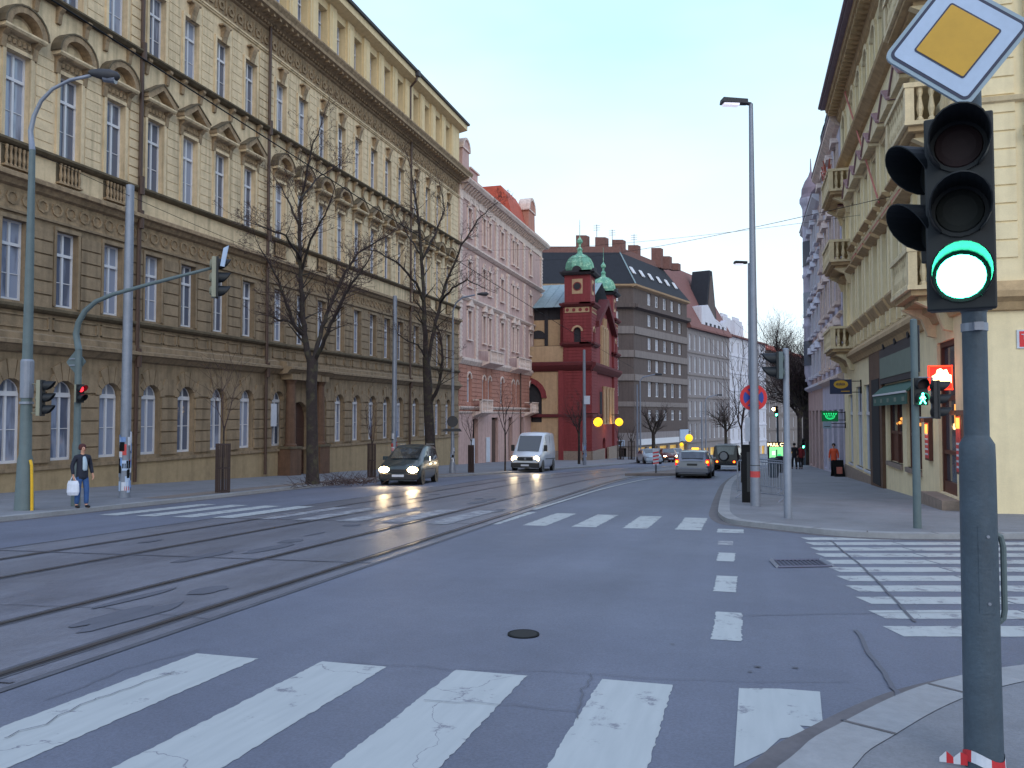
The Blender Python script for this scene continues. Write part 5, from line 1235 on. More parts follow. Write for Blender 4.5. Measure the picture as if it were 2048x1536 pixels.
for u, v, s in ((1345, 1290, .02), (1515, 1335, .03), (1590, 1337, .025), (1500, 1345, .02), (1690, 1443, .03)): blob(*g2(u, v), s, s*.6, 'track_seam', .009, 7, 'oil_spot')
# ================================================================== poles, signals, signs
def RF(r, f): return Vector((RT[0]*r+FW[0]*f, RT[1]*r+FW[1]*f, 0))      # a direction given as right / ahead of the camera
def rz_of(d): return math.atan2(d[1], d[0])+pi/2                        # turns local -Y to d
def fwd(p): return FW[0]*p[0]+FW[1]*p[1]
def upto(p, v): return zv(v, p[0], p[1])
def signal_head(parent, p, face, n, lit=None, s=1., hm='signal_black', bm='signal_back', lens=('lens_dark', 'lens_amber', 'lens_amber'), litm='green_lit', tilt=0., vis=.24):
    r = bpy.data.objects.new('signal_head', None); C.objects.link(r); r.parent = parent; r.empty_display_size = .1
    r.location = (p[0]-parent.location[0], p[1]-parent.location[1], p[2]-parent.location[2]); r.rotation_euler = (tilt, 0, rz_of(face)-parent.rotation_euler[2])
    b = MB(); h = .30*s*n
    b.box(-.14*s, .14*s, -.05*s, .0, -h/2, h/2, hm); b.box(-.13*s, .13*s, 0, .09*s, -h/2+.005, h/2-.005, bm)
    for k in range(n):
        z = h/2-.15*s-k*.30*s
        for q in range(3): a = q*pi/8; b.tube([(0, .09*s+.05*s*sin(a), z), (0, .09*s+.05*s*sin(a+pi/8), z)], [.105*s*cos(a), .105*s*cos(a+pi/8)], bm, 14)
    b.build('housing', r, local=True, bevel=.008*s)
    for k in range(n):
        z = h/2-.15*s-k*.30*s; v = MB(); on = (k == lit)
        R0 = .118*s; m = 18
        for j in range(m):
            t0 = -pi*.28+(pi*1.56)*j/m; t1 = -pi*.28+(pi*1.56)*(j+1)/m
            def L(t): u_ = min(1, max(0, (sin(t)+.78)/1.78)); return (.05+(vis-.05)*u_**.6)*s
            P = lambda t, r_, y: (cos(t)*r_, y, z+sin(t)*r_)
            v.hexa([P(t0, R0, -.05*s), P(t1, R0, -.05*s), P(t1, R0, -.05*s-L(t1)), P(t0, R0, -.05*s-L(t0)), P(t0, R0+.006*s, -.05*s), P(t1, R0+.006*s, -.05*s), P(t1, R0+.006*s, -.05*s-L(t1)), P(t0, R0+.006*s, -.05*s-L(t0))], hm)
        v.tube([(0, -.05*s, z), (0, -.062*s, z)], [R0, R0], hm, 20)
        v.build('visor', r, local=True)
        q = MB()
        pr = [(.10*s, -.0625*s), (.095*s, -.069*s), (.07*s, -.075*s), (.03*s, -.078*s)]
        q.tube([(0, y, z) for _, y in pr], [a for a, _ in pr], litm if on else lens[min(k, len(lens)-1)], 20)
        o = q.build('lens', r, local=True)
    return r
def pole(name, u, v, vt, label, cat, r0, r1, m, group=None, off=PV, base=None, n=12, extra_base=None, p=None):
    p = gnd(u, v, off) if p is None else p; zt = upto(p, vt)
    root = empty(name, p, label, cat, group); b = MB(); L = zt-p.z
    pr = [(r0, -.1), (r0, 0)]
    if extra_base: pr = [(a, z) for a, z in extra_base]
    else: pr = [(r0, -.1)]
    pr += [(r1, L), (r1*.6, L+.02)]
    b.lathe((0, 0, 0), pr, m, n); b.build('pole', root, local=True, autos=True)
    return root, p, L

# --- the pole in front with the main signal and the priority sign
p = gnd(1968, 1532, PV)
root = empty('traffic_light', p, 'tall dark traffic light in front of us, green lit, with a yellow diamond sign', 'traffic light')
b = MB(); zt = at(1932, 30, 3.9).z-p.z
zs = upto(p, 872)-p.z
b.lathe((0, 0, 0), [(.088, -.05), (.086, 0), (.083, .5), (.080, zs-.12), (.078, zs-.04), (.056, zs), (.056, zs+.01), (.052, zt)], 'pole_grey', 28)
b.build('pole', root, local=True, autos=True)
q = MB(); zc = upto(p, 655)-p.z; q.lathe((0, 0, zc), [(.060, -.02), (.060, .02)], 'galvanised', 20); q.box(-.02, .02, -.085, -.05, zc-.02, zc+.02, 'galvanised')
q.lathe((0, 0, upto(p, 612)-p.z), [(.060, -.03), (.060, .03)], 'pole_grey', 20); q.build('clamp', root, local=True)
q = MB(); a_ = math.atan2(-FW[1]-.3, -FW[0]); zz = .75
for k in range(6): b0, b1 = a_-.5+k/6, a_-.5+(k+1)/6; q.face([(.0845*cos(b0), .0845*sin(b0), zz), (.0845*cos(b1), .0845*sin(b1), zz), (.0838*cos(b1), .0838*sin(b1), zz+.42), (.0838*cos(b0), .0838*sin(b0), zz+.42)], 'pole_grey')
for z_ in (zz+.05, zz+.37): q.disc((.083*cos(a_), .083*sin(a_), z_), (cos(a_), sin(a_), 0), .008, .006, 'galvanised', 8)
q.build('access_door', root, local=True)
q = MB(); d = RF(1, -.2).normalized()*.088; z0, z1_ = upto(p, 1243)-p.z, upto(p, 1068)-p.z
q.tube([(d.x*.9, d.y*.9, z0-.0), (d.x*1.15, d.y*1.15, z0+.02), (d.x*1.22, d.y*1.22, z0+.06), (d.x*1.22, d.y*1.22, z1_-.06), (d.x*1.1, d.y*1.1, z1_-.01), (d.x*.85, d.y*.85, z1_)], .014, 'pole_green', 8); q.build('cable_bracket', root, local=True)
hd = at(1919, 428, 3.66); f1 = RF(-.47, -.88)
h_ = signal_head(root, hd, f1, 3, 2, 1.0, litm='green_lit', vis=.25, bm='signal_black', tilt=0)
hd2 = at(1893, 404, 3.82); signal_head(root, hd2, RF(-.985, -.17), 2, None, .93, bm='signal_black', vis=.26, lens=('lens_amber',))
q = MB(); a = h_.location; q.box(-.03, .03, .0, .0, 0, 0, 'signal_black'); q = MB()
q.tube([(0, 0, a.z-.35), (a.x*.5, a.y*.5, a.z-.35), (a.x*.5, a.y*.5, a.z+.35), (0, 0, a.z+.35)], .018, 'signal_black', 8)
q.build('mounting_arm', root, local=True)
# diamond sign
ps = at(1914, 82, 3.72); sg = bpy.data.objects.new('priority_sign', None); C.objects.link(sg); sg.parent = root; sg.location = ps-p; sg.rotation_euler = (0, radians(-6.5), rz_of(RF(-.3, -.954))); sg.empty_display_size = .1
def diamond(r_, rc, y0, y1, m, name, par):
    q = MB(); P = []
    for k in range(4):
        c = pi/2*k; cx, cz = (r_-rc*1.414)*cos(c), (r_-rc*1.414)*sin(c)
        for j in range(6): t = c-pi/4+pi/2*j/5; P.append((cx+rc*cos(t), cz+rc*sin(t)))
    n_ = len(P); k0 = len(q.v); i = q.mi(m)
    q.v += [(x, y0, z) for x, z in P]+[(x, y1, z) for x, z in P]
    for j in range(n_): q.f.append((j, (j+1) % n_, n_+(j+1) % n_, n_+j)); q.m.append(i)
    q.f.append(tuple(range(n_))); q.m.append(i); q.f.append(tuple(range(n_, 2*n_))); q.m.append(i)
    return q.build(name, par, local=True)
diamond(.325, .045, 0, .02, 'sign_edge', 'plate', sg); diamond(.301, .032, -.002, .0, 'sign_navy', 'border', sg); diamond(.281, .02, -.004, -.002, 'sign_white', 'field', sg); diamond(.190, .012, -.006, -.004, 'sign_navy', 'inner_border', sg); diamond(.179, .008, -.008, -.006, 'sign_yellow', 'yellow_field', sg)
# torn red and white tape round the foot
q = MB(); 
for k in range(26):
    a0, a1 = 2*pi*k/26, 2*pi*(k+1)/26; m = 'tape_red' if (k//4) % 2 else 'paper'; w0, w1 = .02*sin(a0*2), .02*sin(a1*2)
    q.face([(p.x+.093*cos(a0), p.y+.093*sin(a0), p.z+.015+w0), (p.x+.093*cos(a1), p.y+.093*sin(a1), p.z+.015+w1), (p.x+.09*cos(a1), p.y+.09*sin(a1), p.z+.07+w1), (p.x+.09*cos(a0), p.y+.09*sin(a0), p.z+.07+w0)], m)
e0 = p+RF(-.09, -.02); e1 = p+RF(-.2, .03)
for k in range(4):
    a = e0.lerp(e1, k/4); c = e0.lerp(e1, (k+1)/4); hh = (.05, .06, .03, .055, .02)
    q.face([(a.x, a.y, p.z+.01), (c.x, c.y, p.z+.008), (c.x, c.y, p.z+.01+hh[k+1]), (a.x, a.y, p.z+.01+hh[k])], 'paper' if k % 2 else 'tape_red')
props(q.build('barrier_tape'), 'torn red and white tape wrapped round the foot of the front traffic light', 'tape')

# --- second signal on the right pavement
root, p, L = pole('traffic_light', 1835, 1056, 640, 'slim grey signal pole by the pub with a green walking man lit', 'traffic light', .075, .065, 'pole_green')
fp_ = fwd(p)
h_ = signal_head(root, at(1841, 783, fp_-.18), RF(-.12, -.99), 2, None, .86, litm='green_glow', vis=.2)
q = MB(); a = h_.location+RF(0, -.085)   # walking figure
def fig(q, c, s, m):
    X = RF(1, 0)
    def P(x, z): return (c.x+X.x*x*s, c.y+X.y*x*s, c.z+z*s)
    q.face([P(.022*cos(2*pi*k/8), .075+.022*sin(2*pi*k/8)) for k in range(8)], m); q.face([P(-.02, .045), P(.025, .045), P(.018, -.02), P(-.018, -.02)], m)
    q.face([P(-.018, -.02), P(.0, -.02), P(-.04, -.09), P(-.06, -.09)], m); q.face([P(.0, -.02), P(.018, -.02), P(.055, -.09), P(.035, -.09)], m)
    q.face([P(-.02, .045), P(-.05, -.005), P(-.038, -.012), P(-.012, .02)], m); q.face([P(.02, .045), P(.05, -.005), P(.04, -.012), P(.014, .02)], m)
fig(q, a+Vector((0, 0, -.13)), 1.15, 'green_lit'); q.build('walking_man', root, local=True)
signal_head(root, at(1873, 799, fp_-.05), RF(.97, -.24), 3, None, .82, litm='red_lit', lens=('red_dim', 'lens_amber', 'lens_amber'), vis=.26, bm='signal_dark')
q = MB(); 
c = at(1864, 755, fp_)-p; c2 = at(1864, 835, fp_)-p; q.tube([(0, 0, c.z), c, c2, (0, 0, c2.z)], .02, 'galvanised', 6); q.build('bracket', root, local=True)
q = MB(); q.tube([RF(.09, 0)+Vector((0, 0, L-1.0)), RF(.09, 0)+Vector((0, 0, L-.1))], .02, 'pole_dark', 6); q.build('cable_tube', root, local=True)
# --- signal seen from behind, by the big lamp post
root, p, L = pole('traffic_light', 1576, 1036, 698, 'grey signal pole whose head faces away to the left, beside the no stopping sign', 'traffic light', .075, .065, 'galvanised', extra_base=[(.085, -.1), (.085, 1.55), (.068, 1.6)])
signal_head(root, at(1556, 731, fwd(p)), RF(-.98, .2), 2, None, 1.0, vis=.30, bm='pole_green')
# --- no stopping sign and tall lamp
root, p, L = pole('street_lamp', 1511, 1012, 208, 'tallest street lamp on the right kerb with a flat head, nearest of the pair', 'street lamp', .13, .055, 'galvanised', 'street lamps', n=14)
q = MB(); c = RF(-.1, -.1); t = RF(-.62, -.05)
q.tube([(0, 0, L), (t.x*.3, t.y*.3, L+.02)], .05, 'pole_dark', 8); q.build('arm', root, local=True)
def flat_head(root, L, d, s=1.):
    q = MB(); n_ = Vector((-d.y, d.x, 0))*.14*s; a = d*.1*s; b_ = d*.82*s
    P = [a-n_*.6, b_-n_, b_+n_, a+n_*.6]
    q.hexa([(x.x, x.y, L-.02) for x in P]+[(x.x*.97, x.y*.97, L+.12*s) for x in P], 'pole_dark'); q.build('lamp_head', root, local=True, bevel=.02)
    q = MB(); P = [d*.35*s-n_*.7, d*.76*s-n_*.7, d*.76*s+n_*.7, d*.35*s+n_*.7]; q.hexa([(x.x, x.y, L-.07) for x in P]+[(x.x, x.y, L-.02) for x in P], 'street_lamp_glow'); q.build('diffuser', root, local=True)
flat_head(root, L, RF(-1, -.1).normalized(), 1.0)
q = MB(); q.disc((0, 0, 1.05), (0, 0, 1), .125, .02, 'pole_dark', 14); q.build('clamp_band', root, local=True); q = MB(); q.disc((0, 0, .75), (0, 0, 1), .128, .16, 'poster_red', 14); q.build('sticker_band', root, local=True)
c = at(1507, 795, fwd(p)+.13); r_ = empty('no_stopping_sign', c, 'round red and blue no stopping sign strapped to the tall lamp post', 'sign', rz=rz_of(RF(-.15, -1)))
def ringface(q, r0, r1, y, m, n=32): 
    for j in range(n):
        a, b_ = 2*pi*j/n, 2*pi*(j+1)/n; q.face([(r0*cos(a), y, r0*sin(a)), (r0*cos(b_), y, r0*sin(b_)), (r1*cos(b_), y, r1*sin(b_)), (r1*cos(a), y, r1*sin(a))], m)
R0 = .355
q = MB(); q.tube([(0, 0, 0), (0, .02, 0)], R0, 'sign_edge', 32); q.build('plate', r_, local=True)
q = MB(); q.tube([(0, -.004, 0), (0, -.001, 0)], R0*.78, 'sign_blue', 32); q.build('blue_field', r_, local=True)
q = MB(); ringface(q, R0*.74, R0*.98, -.006, 'sign_red')
for a in (pi/4, -pi/4):
    d = Vector((cos(a), 0, sin(a))); n_ = Vector((-sin(a), 0, cos(a)))*R0*.11
    q.face([d*R0*.76*s_+n_*t_+Vector((0, -.007 if a > 0 else -.0075, 0)) for s_, t_ in ((-1, -1), (1, -1), (1, 1), (-1, 1))], 'sign_red')
q.build('red_cross', r_, local=True)
root, p, L = pole('street_lamp', 1503, 985, 527, 'shorter street lamp behind the tall one, its head to the left', 'street lamp', .10, .05, 'galvanised', 'street lamps', p=gnd(1503, 972, PV))
flat_head(root, L, RF(-1, -.1).normalized(), .75)
q = MB(); q.fb(Fr(p, (1, 0), (0, -1)), -.1, .1, 0, 0, 0, 0, 'paper'); q = MB(); q.box(-.22, .12, -.2, -.1, 1.75, 2.7, 'paper'); q.build('notice_board', root, local=True)
r_ = empty('control_cabinet', gnd(1493, 1004, PV), 'narrow black cabinet at the foot of the tall lamp post', 'cabinet'); q = MB(); q.box(-.12, .12, -.16, .16, 0, 1.55, 'iron_black'); q.box(-.13, .13, -.17, .17, 1.55, 1.6, 'iron_black'); q.box(.02, .1, -.165, -.16, .3, 1.4, 'bin_dark'); q.build('housing', r_, local=True, bevel=.01)
# barriers behind
def barrier(u, v, L_, dr, label):
    p = gnd(u, v, PV); r_ = empty('crowd_barrier', p, label, 'barrier', 'crowd barriers by the lamp post', rz=rz_of(dr)); q = MB()
    q.tube([(-L_/2, 0, .15), (-L_/2, 0, 1.05), (-L_/2+.08, 0, 1.1), (L_/2-.08, 0, 1.1), (L_/2, 0, 1.05), (L_/2, 0, .15)], .022, 'galvanised', 6); q.tube([(-L_/2, 0, .2), (L_/2, 0, .2)], .018, 'galvanised', 6); q.build('frame', r_, local=True)
    q = MB(); n_ = int(L_/.12)
    for k in range(1, n_): q.tube([(-L_/2+L_*k/n_, 0, .2), (-L_/2+L_*k/n_, 0, 1.1)], .009, 'galvanised', 4)
    q.build('bars', r_, local=True)
    q = MB()
    for x in (-L_/2+.2, L_/2-.2): q.tube([(x, -.28, .0), (x, 0, .16), (x, .28, .0)], .02, 'galvanised', 6)
    q.build('feet', r_, local=True)
barrier(1526, 1000, 2.0, RF(-.9, -.5), 'grey crowd barrier nearest the lamp post, seen end-on'); barrier(1536, 985, 2.0, RF(-.97, -.3), 'grey crowd barrier standing behind the nearer one')
for k, (u, v) in enumerate(((1547, 955), (1560, 945))):
    p = gnd(u, v, PV); r_ = empty('litter_bin', p, ('grey' if not k else 'black')+' litter bin on the pavement %s' % ('behind the barriers' if not k else 'near the lit poster stand'), 'bin'); q = MB(); q.lathe((0, 0, 0), [(.2, 0), (.24, .1), (.26, .85), (.22, .95), (.1, 1.0)], 'pole_grey' if not k else 'bin_dark', 12); q.build('body', r_, local=True); q = MB(); q.lathe((0, 0, .85), [(.27, 0), (.27, .06)], 'iron_black', 12); q.build('rim', r_, local=True)
# lit poster stand
p = gnd(1553, 940, PV); x = fwd(p)/FP
r_ = empty('poster_stand', p, 'glowing green and white poster stand down the right pavement', 'billboard', rz=rz_of(RF(0, -1))); q = MB(); w_ = 16*x; q.box(-w_, w_, -.1, .1, .6, upto(p, 884)-p.z, 'iron_black'); q.box(-w_*.8, -w_*.6, -.08, .08, 0, .6, 'iron_black'); q.box(w_*.6, w_*.8, -.08, .08, 0, .6, 'iron_black'); q.build('frame', r_, local=True)
hh = upto(p, 884)-p.z; q = MB(); q.box(-w_*.92, w_*.92, -.12, -.1, .7, hh-.32, 'screen_green'); q.box(-w_*.92, w_*.92, -.12, -.1, hh-.3, hh-.05, 'glass_shop')
q.box(-w_*.6, -w_*.2, -.125, -.12, 1.0, hh-.6, 'screen_white'); q.box(w_*.1, w_*.5, -.125, -.12, .9, hh-.8, 'neon_green'); q.box(-w_*.1, w_*.05, -.125, -.12, .9, hh-.5, 'neon_dim'); q.build('poster', r_, local=True)
text_part('MULL CZ', 'lettering', r_, (0, -.13, hh-.18), (pi/2, 0, 0), .3, 'sign_hot')

# --- left pavement
root, p, L = pole('street_lamp', 48, 1020, 300, 'tall grey street lamp at far left with a curved arm and a thick foot', 'street lamp', .2, .07, 'pole_green', 'street lamps', extra_base=[(.24, -.1), (.22, 0), (.17, 1.25), (.14, 1.35), (.125, 3.0)], n=16)
f0 = fwd(p)
q = MB(); a = [(at(u, v, f0)-p) for u, v in ((57, 302), (61, 262), (68, 232), (82, 202), (105, 178), (140, 160), (182, 151))]
a[0] = Vector((0, 0, L)); q.tube(a, [.07, .06, .05, .045, .04, .04, .04], 'galvanised', 8); q.build('arm', root, local=True, smooth=True)
c = at(208, 149, f0)-p; e = RF(1, 0); ax = (at(240, 156, f0)-at(184, 148, f0)).normalized()
q = MB(); q.tube([c-ax*.38, c-ax*.3, c-ax*.1, c+ax*.15, c+ax*.33, c+ax*.4], [.04, .085, .13, .15, .11, .03], 'pole_dark', 12); q.build('lamp_head', root, local=True, smooth=True)
q = MB(); q.tube([c-ax*.0+Vector((0, 0, -.1)), c+ax*.3+Vector((0, 0, -.1))], [.09, .1], 'glass_far', 10); q.build('diffuser', root, local=True)
z_ = upto(p, 735)-p.z; q = MB(); q.lathe((0, 0, z_-.75), [(.15, 0), (.15, .9), (.13, .95)], 'galvanised', 16); q.lathe((0, 0, z_-.9), [(.16, 0), (.16, .06)], 'galvanised', 16); q.build('collar', root, local=True)
signal_head(root, at(83, 796, f0-.1), RF(.97, .24), 3, None, .98, vis=.26)
q = MB()
c = at(76, 768, f0)-p; c2 = at(76, 826, f0)-p; q.tube([(0, 0, c.z), c, c2, (0, 0, c2.z)], .025, 'signal_back', 6)
q.build('bracket', root, local=True)
q = MB(); a = RF(.22, -.1); q.tube([(a.x*.8, a.y*.8, 1.22), (a.x, a.y, 1.1), (a.x*1.12, a.y*1.12, .6), (a.x*1.2, a.y*1.2, 0)], .035, 'yellow_guard', 8); q.build('cable_guard', root, local=True)
# mast with the arm over the road
root, p, L = pole('traffic_light', 151, 1012, 700, 'signal mast with a long curved arm over the road beside the waiting person', 'traffic light', .11, .085, 'pole_green', extra_base=[(.12, -.1), (.11, 1.6), (.09, 1.7)])
f0 = fwd(p); q = MB(); a = [at(u, v, f0)-p for u, v in ((151, 700), (152, 668), (157, 645), (170, 622), (192, 603), (225, 589), (300, 568), (365, 551), (424, 536))]; a[0] = Vector((0, 0, L))
q.tube(a, [.085, .08, .075, .07, .06, .055, .05, .045, .04], 'pole_green', 8); q.build('arm', root, local=True, smooth=True)
signal_head(root, at(432, 555, f0), RF(.93, .36), 3, None, 1.2, vis=.26)
q = MB(); c = at(447, 512, f0-.2)-p; n_ = RF(.35, .93)*.16; 
q.hexa([c+RF(-.1, .04)+Vector((0, 0, -.25)), c+RF(.02, -.0)+Vector((0, 0, -.28)), c+RF(.02, .03)+Vector((0, 0, -.28)), c+RF(-.1, .07)+Vector((0, 0, -.25)), c+RF(-.02, .04)+Vector((0, 0, .22)), c+RF(.13, -.0)+Vector((0, 0, .28)), c+RF(.13, .03)+Vector((0, 0, .28)), c+RF(-.02, .07)+Vector((0, 0, .22))], 'sign_white'); q.build('back_plate', root, local=True)
signal_head(root, at(159, 787, f0-.1), RF(.93, -.36), 2, 0, .8, litm='red_lit', vis=.24, bm='signal_back')
sg = bpy.data.objects.new('sign_back', None); C.objects.link(sg); sg.parent = root; sg.location = at(153, 724, f0+.12)-p; sg.rotation_euler = (0, 0, rz_of(RF(.3, .95))); sg.empty_display_size = .1
diamond(.33, .04, 0, .02, 'pole_green', 'plate', sg); q = MB(); q.box(-.2, .2, .02, .05, -.1, -.07, 'galvanised'); q.box(-.2, .2, .02, .05, .07, .1, 'galvanised'); q.build('brace', sg, local=True)
# stickered tram wire pole
def posters(root, r0, z0, z1, n, seed, nm='sticker'):
    random.seed(seed); q = MB()
    for k in range(n):
        a0 = random.uniform(0, 2*pi); da = random.uniform(.5, 1.2); za = random.uniform(z0, z1-.2); h = random.uniform(.12, .35); rr = r0+.004+.001*(k % 6); m = random.choice(('paper', 'paper', 'poster_blue', 'poster_red', 'sign_white', 'iron_black'))
        for j in range(3):
            b0, b1 = a0+da*j/3, a0+da*(j+1)/3
            q.face([(rr*cos(b0), rr*sin(b0), za), (rr*cos(b1), rr*sin(b1), za), (rr*cos(b1), rr*sin(b1), za+h), (rr*cos(b0), rr*sin(b0), za+h)], m)
    q.build('posters', root, local=True)
root, p, L = pole('tram_wire_pole', 249, 995, 371, 'thick grey tram wire pole covered with torn posters, left of the street', 'pole', .16, .12, 'galvanised', 'tram wire poles', n=16); posters(root, .165, .15, 1.95, 70, 3)
root, p, L = pole('tram_wire_pole', 790, 952, 592, 'grey tram wire pole rising behind the dark green minivan', 'pole', .15, .11, 'galvanised', 'tram wire poles', n=12, p=gnd(788, 951, PV)); posters(root, .155, 1.2, 2.3, 18, 5)
root, p, L = pole('street_lamp', 905, 946, 640, 'thin curved street lamp with a round sign between the minivan and the white van', 'street lamp', .11, .06, 'galvanised', 'street lamps', extra_base=[(.2, -.1), (.18, .5), (.12, .7), (.10, 2.4)])
f0 = fwd(p); q = MB(); a = [at(u, v, f0)-p for u, v in ((905, 640), (906, 622), (912, 606), (925, 595), (950, 590))]; a[0] = Vector((0, 0, L)); q.tube(a, .05, 'galvanised', 6); q.build('arm', root, local=True)
c = at(966, 588, f0)-p; q = MB(); q.tube([c-RF(.35, 0), c-RF(.1, 0), c+RF(.2, 0), c+RF(.35, 0)], [.04, .1, .12, .03], 'pole_dark', 10); q.build('lamp_head', root, local=True)
q = MB(); c = at(905, 843, f0-.12)-p; q.disc(c, RF(0, -1), .33, .02, 'pole_dark', 20); c = at(903, 862, f0-.1)-p; q.hexa([c+RF(-.62, 0)+Vector((0, 0, -.03)), c+RF(.62, 0)+Vector((0, 0, -.03)), c+RF(.62, .03)+Vector((0, 0, -.03)), c+RF(-.62, .03)+Vector((0, 0, -.03)), c+RF(-.35, 0)+Vector((0, 0, .14)), c+RF(.5, 0)+Vector((0, 0, .14)), c+RF(.5, .03)+Vector((0, 0, .14)), c+RF(-.35, .03)+Vector((0, 0, .14))], 'pole_dark'); q.build('sign', root, local=True); posters(root, .13, .3, 1.6, 22, 9)
root, p, L = pole('tram_wire_pole', 1169, 930, 700, 'tram wire pole with posters in front of the red church', 'pole', .16, .11, 'galvanised', 'tram wire poles', n=12); posters(root, .165, .2, 2.2, 25, 12); q = MB(); c = at(1174, 800, fwd(p)-.2)-p; q.hexa([c+RF(a, b_)+Vector((0, 0, z)) for z in (-.35, .35) for a, b_ in ((-.25, 0), (.25, 0), (.25, .03), (-.25, .03))], 'paper'); q.build('sign', root, local=True)
for u, v, vt, lab, lamp in ((1275, 918, 770, 'tram wire pole standing left of the parked cars before the brown block', 0), (1281, 918, 762, 'thin street lamp right beside the far tram wire pole', 1), (1404, 905, 805, 'distant tram wire pole behind the silver taxi', 0), (1412, 905, 800, 'distant street lamp behind the silver taxi', 1)):
    p_ = at(u, 828+(893-828)+1.55*FP/(84 if u < 1300 else 110), 84 if u < 1300 else 110); p_.z = GP(p_.x, p_.y)
    root, p, L = pole('street_lamp' if lamp else 'tram_wire_pole', u, v, vt, lab, 'street lamp' if lamp else 'pole', .14 if not lamp else .1, .08, 'galvanised', 'street lamps' if lamp else 'tram wire poles', n=8, p=p_)
    if lamp: q = MB(); q.tube([(0, 0, L), RF(.3, 0)+Vector((0, 0, L+.4)), RF(1.6, 0)+Vector((0, 0, L+.7))], .06, 'galvanised', 6); q.tube([RF(1.6, 0)+Vector((0, 0, L+.7)), RF(2.3, 0)+Vector((0, 0, L+.7))], .13, 'pole_dark', 6); q.build('arm', root, local=True)
# distant lamps and signals down the street
for nm, u, v, f, m, r0, lab in (('shop_lamp', 1378, 876, 92, 'globe_yellow', .45, 'round yellow shop lamp under the grey town house'), ('shop_lamp', 1363, 889, 90, 'globe_yellow', .22, 'small yellow lamp lower left of the round yellow shop lamp'), ('orange_street_light', 1547, 818, 60, 'lamp_warm', .1, 'small orange light above the far green signal')):
    c = at(u, v, f); r_ = empty(nm, c, lab, 'lamp'); q = MB(); q.lathe((0, 0, 0), [(.3*r0, -r0*.95), (.75*r0, -.65*r0), (r0, 0), (.75*r0, .65*r0), (.3*r0, .95*r0)], m, 12); q.build('globe', r_, local=True, smooth=True); q = MB(); q.tube([(0, 0, r0*.9), (0, 0, r0*1.6), (.1, 1.0, r0*1.6)], .04, 'iron_black', 5); q.build('bracket', r_, local=True)
for k, (u, v, f, lab) in enumerate(((1552, 829, 60, 'distant green traffic light hanging above the street'), (1606, 893, 66, 'distant green traffic light low by the big tree'))):
    p = gnd(u, 893+1.55*FP/f, PV); root = empty('traffic_light', p, lab, 'traffic light'); c = at(u, v, f)
    q = MB(); q.lathe((.15, .1, 0), [(.09, 0), (.07, c.z-p.z+.4)], 'pole_grey', 8); q.build('pole', root, local=True); signal_head(root, c+Vector((0, 0, .25)), RF(0, -1), 3, 2, .9)
# sandwich board and street scale stuff
p = gnd(1676, 953, PV); r_ = empty('sandwich_board', p, 'dark folding board on the pavement by the person in orange', 'sign board'); q = MB()
for s in (-1, 1): q.hexa([(-.28, s*.22-.02, 0), (.28, s*.22-.02, 0), (.28, s*.22+.02, 0), (-.28, s*.22+.02, 0), (-.28, -.02, .85), (.28, -.02, .85), (.28, .02, .85), (-.28, .02, .85)], 'iron_black')
q.build('panels', r_, local=True); q = MB(); q.box(-.15, .15, -.2, -.18, .15, .5, 'hood_pink'); q.build('poster', r_, local=True); r_.rotation_euler = (0, 0, .3)
# overhead wires
def wire(a, b_, sag, label, r_=.012, m='iron_black'):
    a = Vector(a); b_ = Vector(b_); q = MB(); q.tube([a.lerp(b_, t/16)+Vector((0, 0, -sag*4*(t/16)*(1-t/16))) for t in range(17)], r_, m, 4, False); props(q.build('overhead_wire', loc=a), label, 'wire', 'overhead wires')
d = ray(135, 0); X = d[0]/d[2]*(6.0-H)
wire((X, -3, 6.3), (X-1.2, 60, 6.3-.04*60+1.2), .2, 'thick tram wire running along the street at upper left', .011)
wire(at(60, 300, 20.5), at(787, 600, 47), .3, 'thin span wire from the left lamp towards the pole behind the minivan', .009)
wire((XR, 30, zv(392, XR, 30)), (XL, 92, zv(520, XL, 92)), .6, 'thin wire spanning the street from the cream house to the pink one', .012)
wire((XR, 38, zv(430, XR, 38)), (XL, 64, zv(500, XL, 64)), .5, 'thin span wire crossing from the cream house to the ochre building', .008)

# ================================================================== trees
def grow(mb, tw, p, d, L, r, lvl, up=.25):
    n = max(3, int(L/.35)); pts = [p]; rad = [r]; q = p.copy(); dd = d.normalized()
    kids = []
    for k in range(n):
        dd = (dd+Vector((random.gauss(0, .12), random.gauss(0, .12), random.gauss(0, .10)+up*.16))).normalized(); q = q+dd*(L/n); pts.append(q.copy()); rad.append(max(.004, r*(1-.8*(k+1)/n)))
        if lvl > 0 and k >= 1: kids.append((q.copy(), dd.copy(), rad[-1], (k+1)/n))
    (mb if r > .03 else tw).tube(pts, rad, 'bark' if r > .03 else 'twig', 6 if r > .05 else (4 if r > .015 else 3), False)
    for q, dd, rr, f in kids:
        for _ in range(2 if random.random() < .7 else 1):
            a = Vector((random.gauss(0, 1), random.gauss(0, 1), random.gauss(.25, .7))); a = (a-dd*a.dot(dd)).normalized()
            grow(mb, tw, q, dd*.75+a*random.uniform(.5, .95), L*random.uniform(.32, .6)*(1.1-.4*f), max(.0075, rr*.55), lvl-1, up)
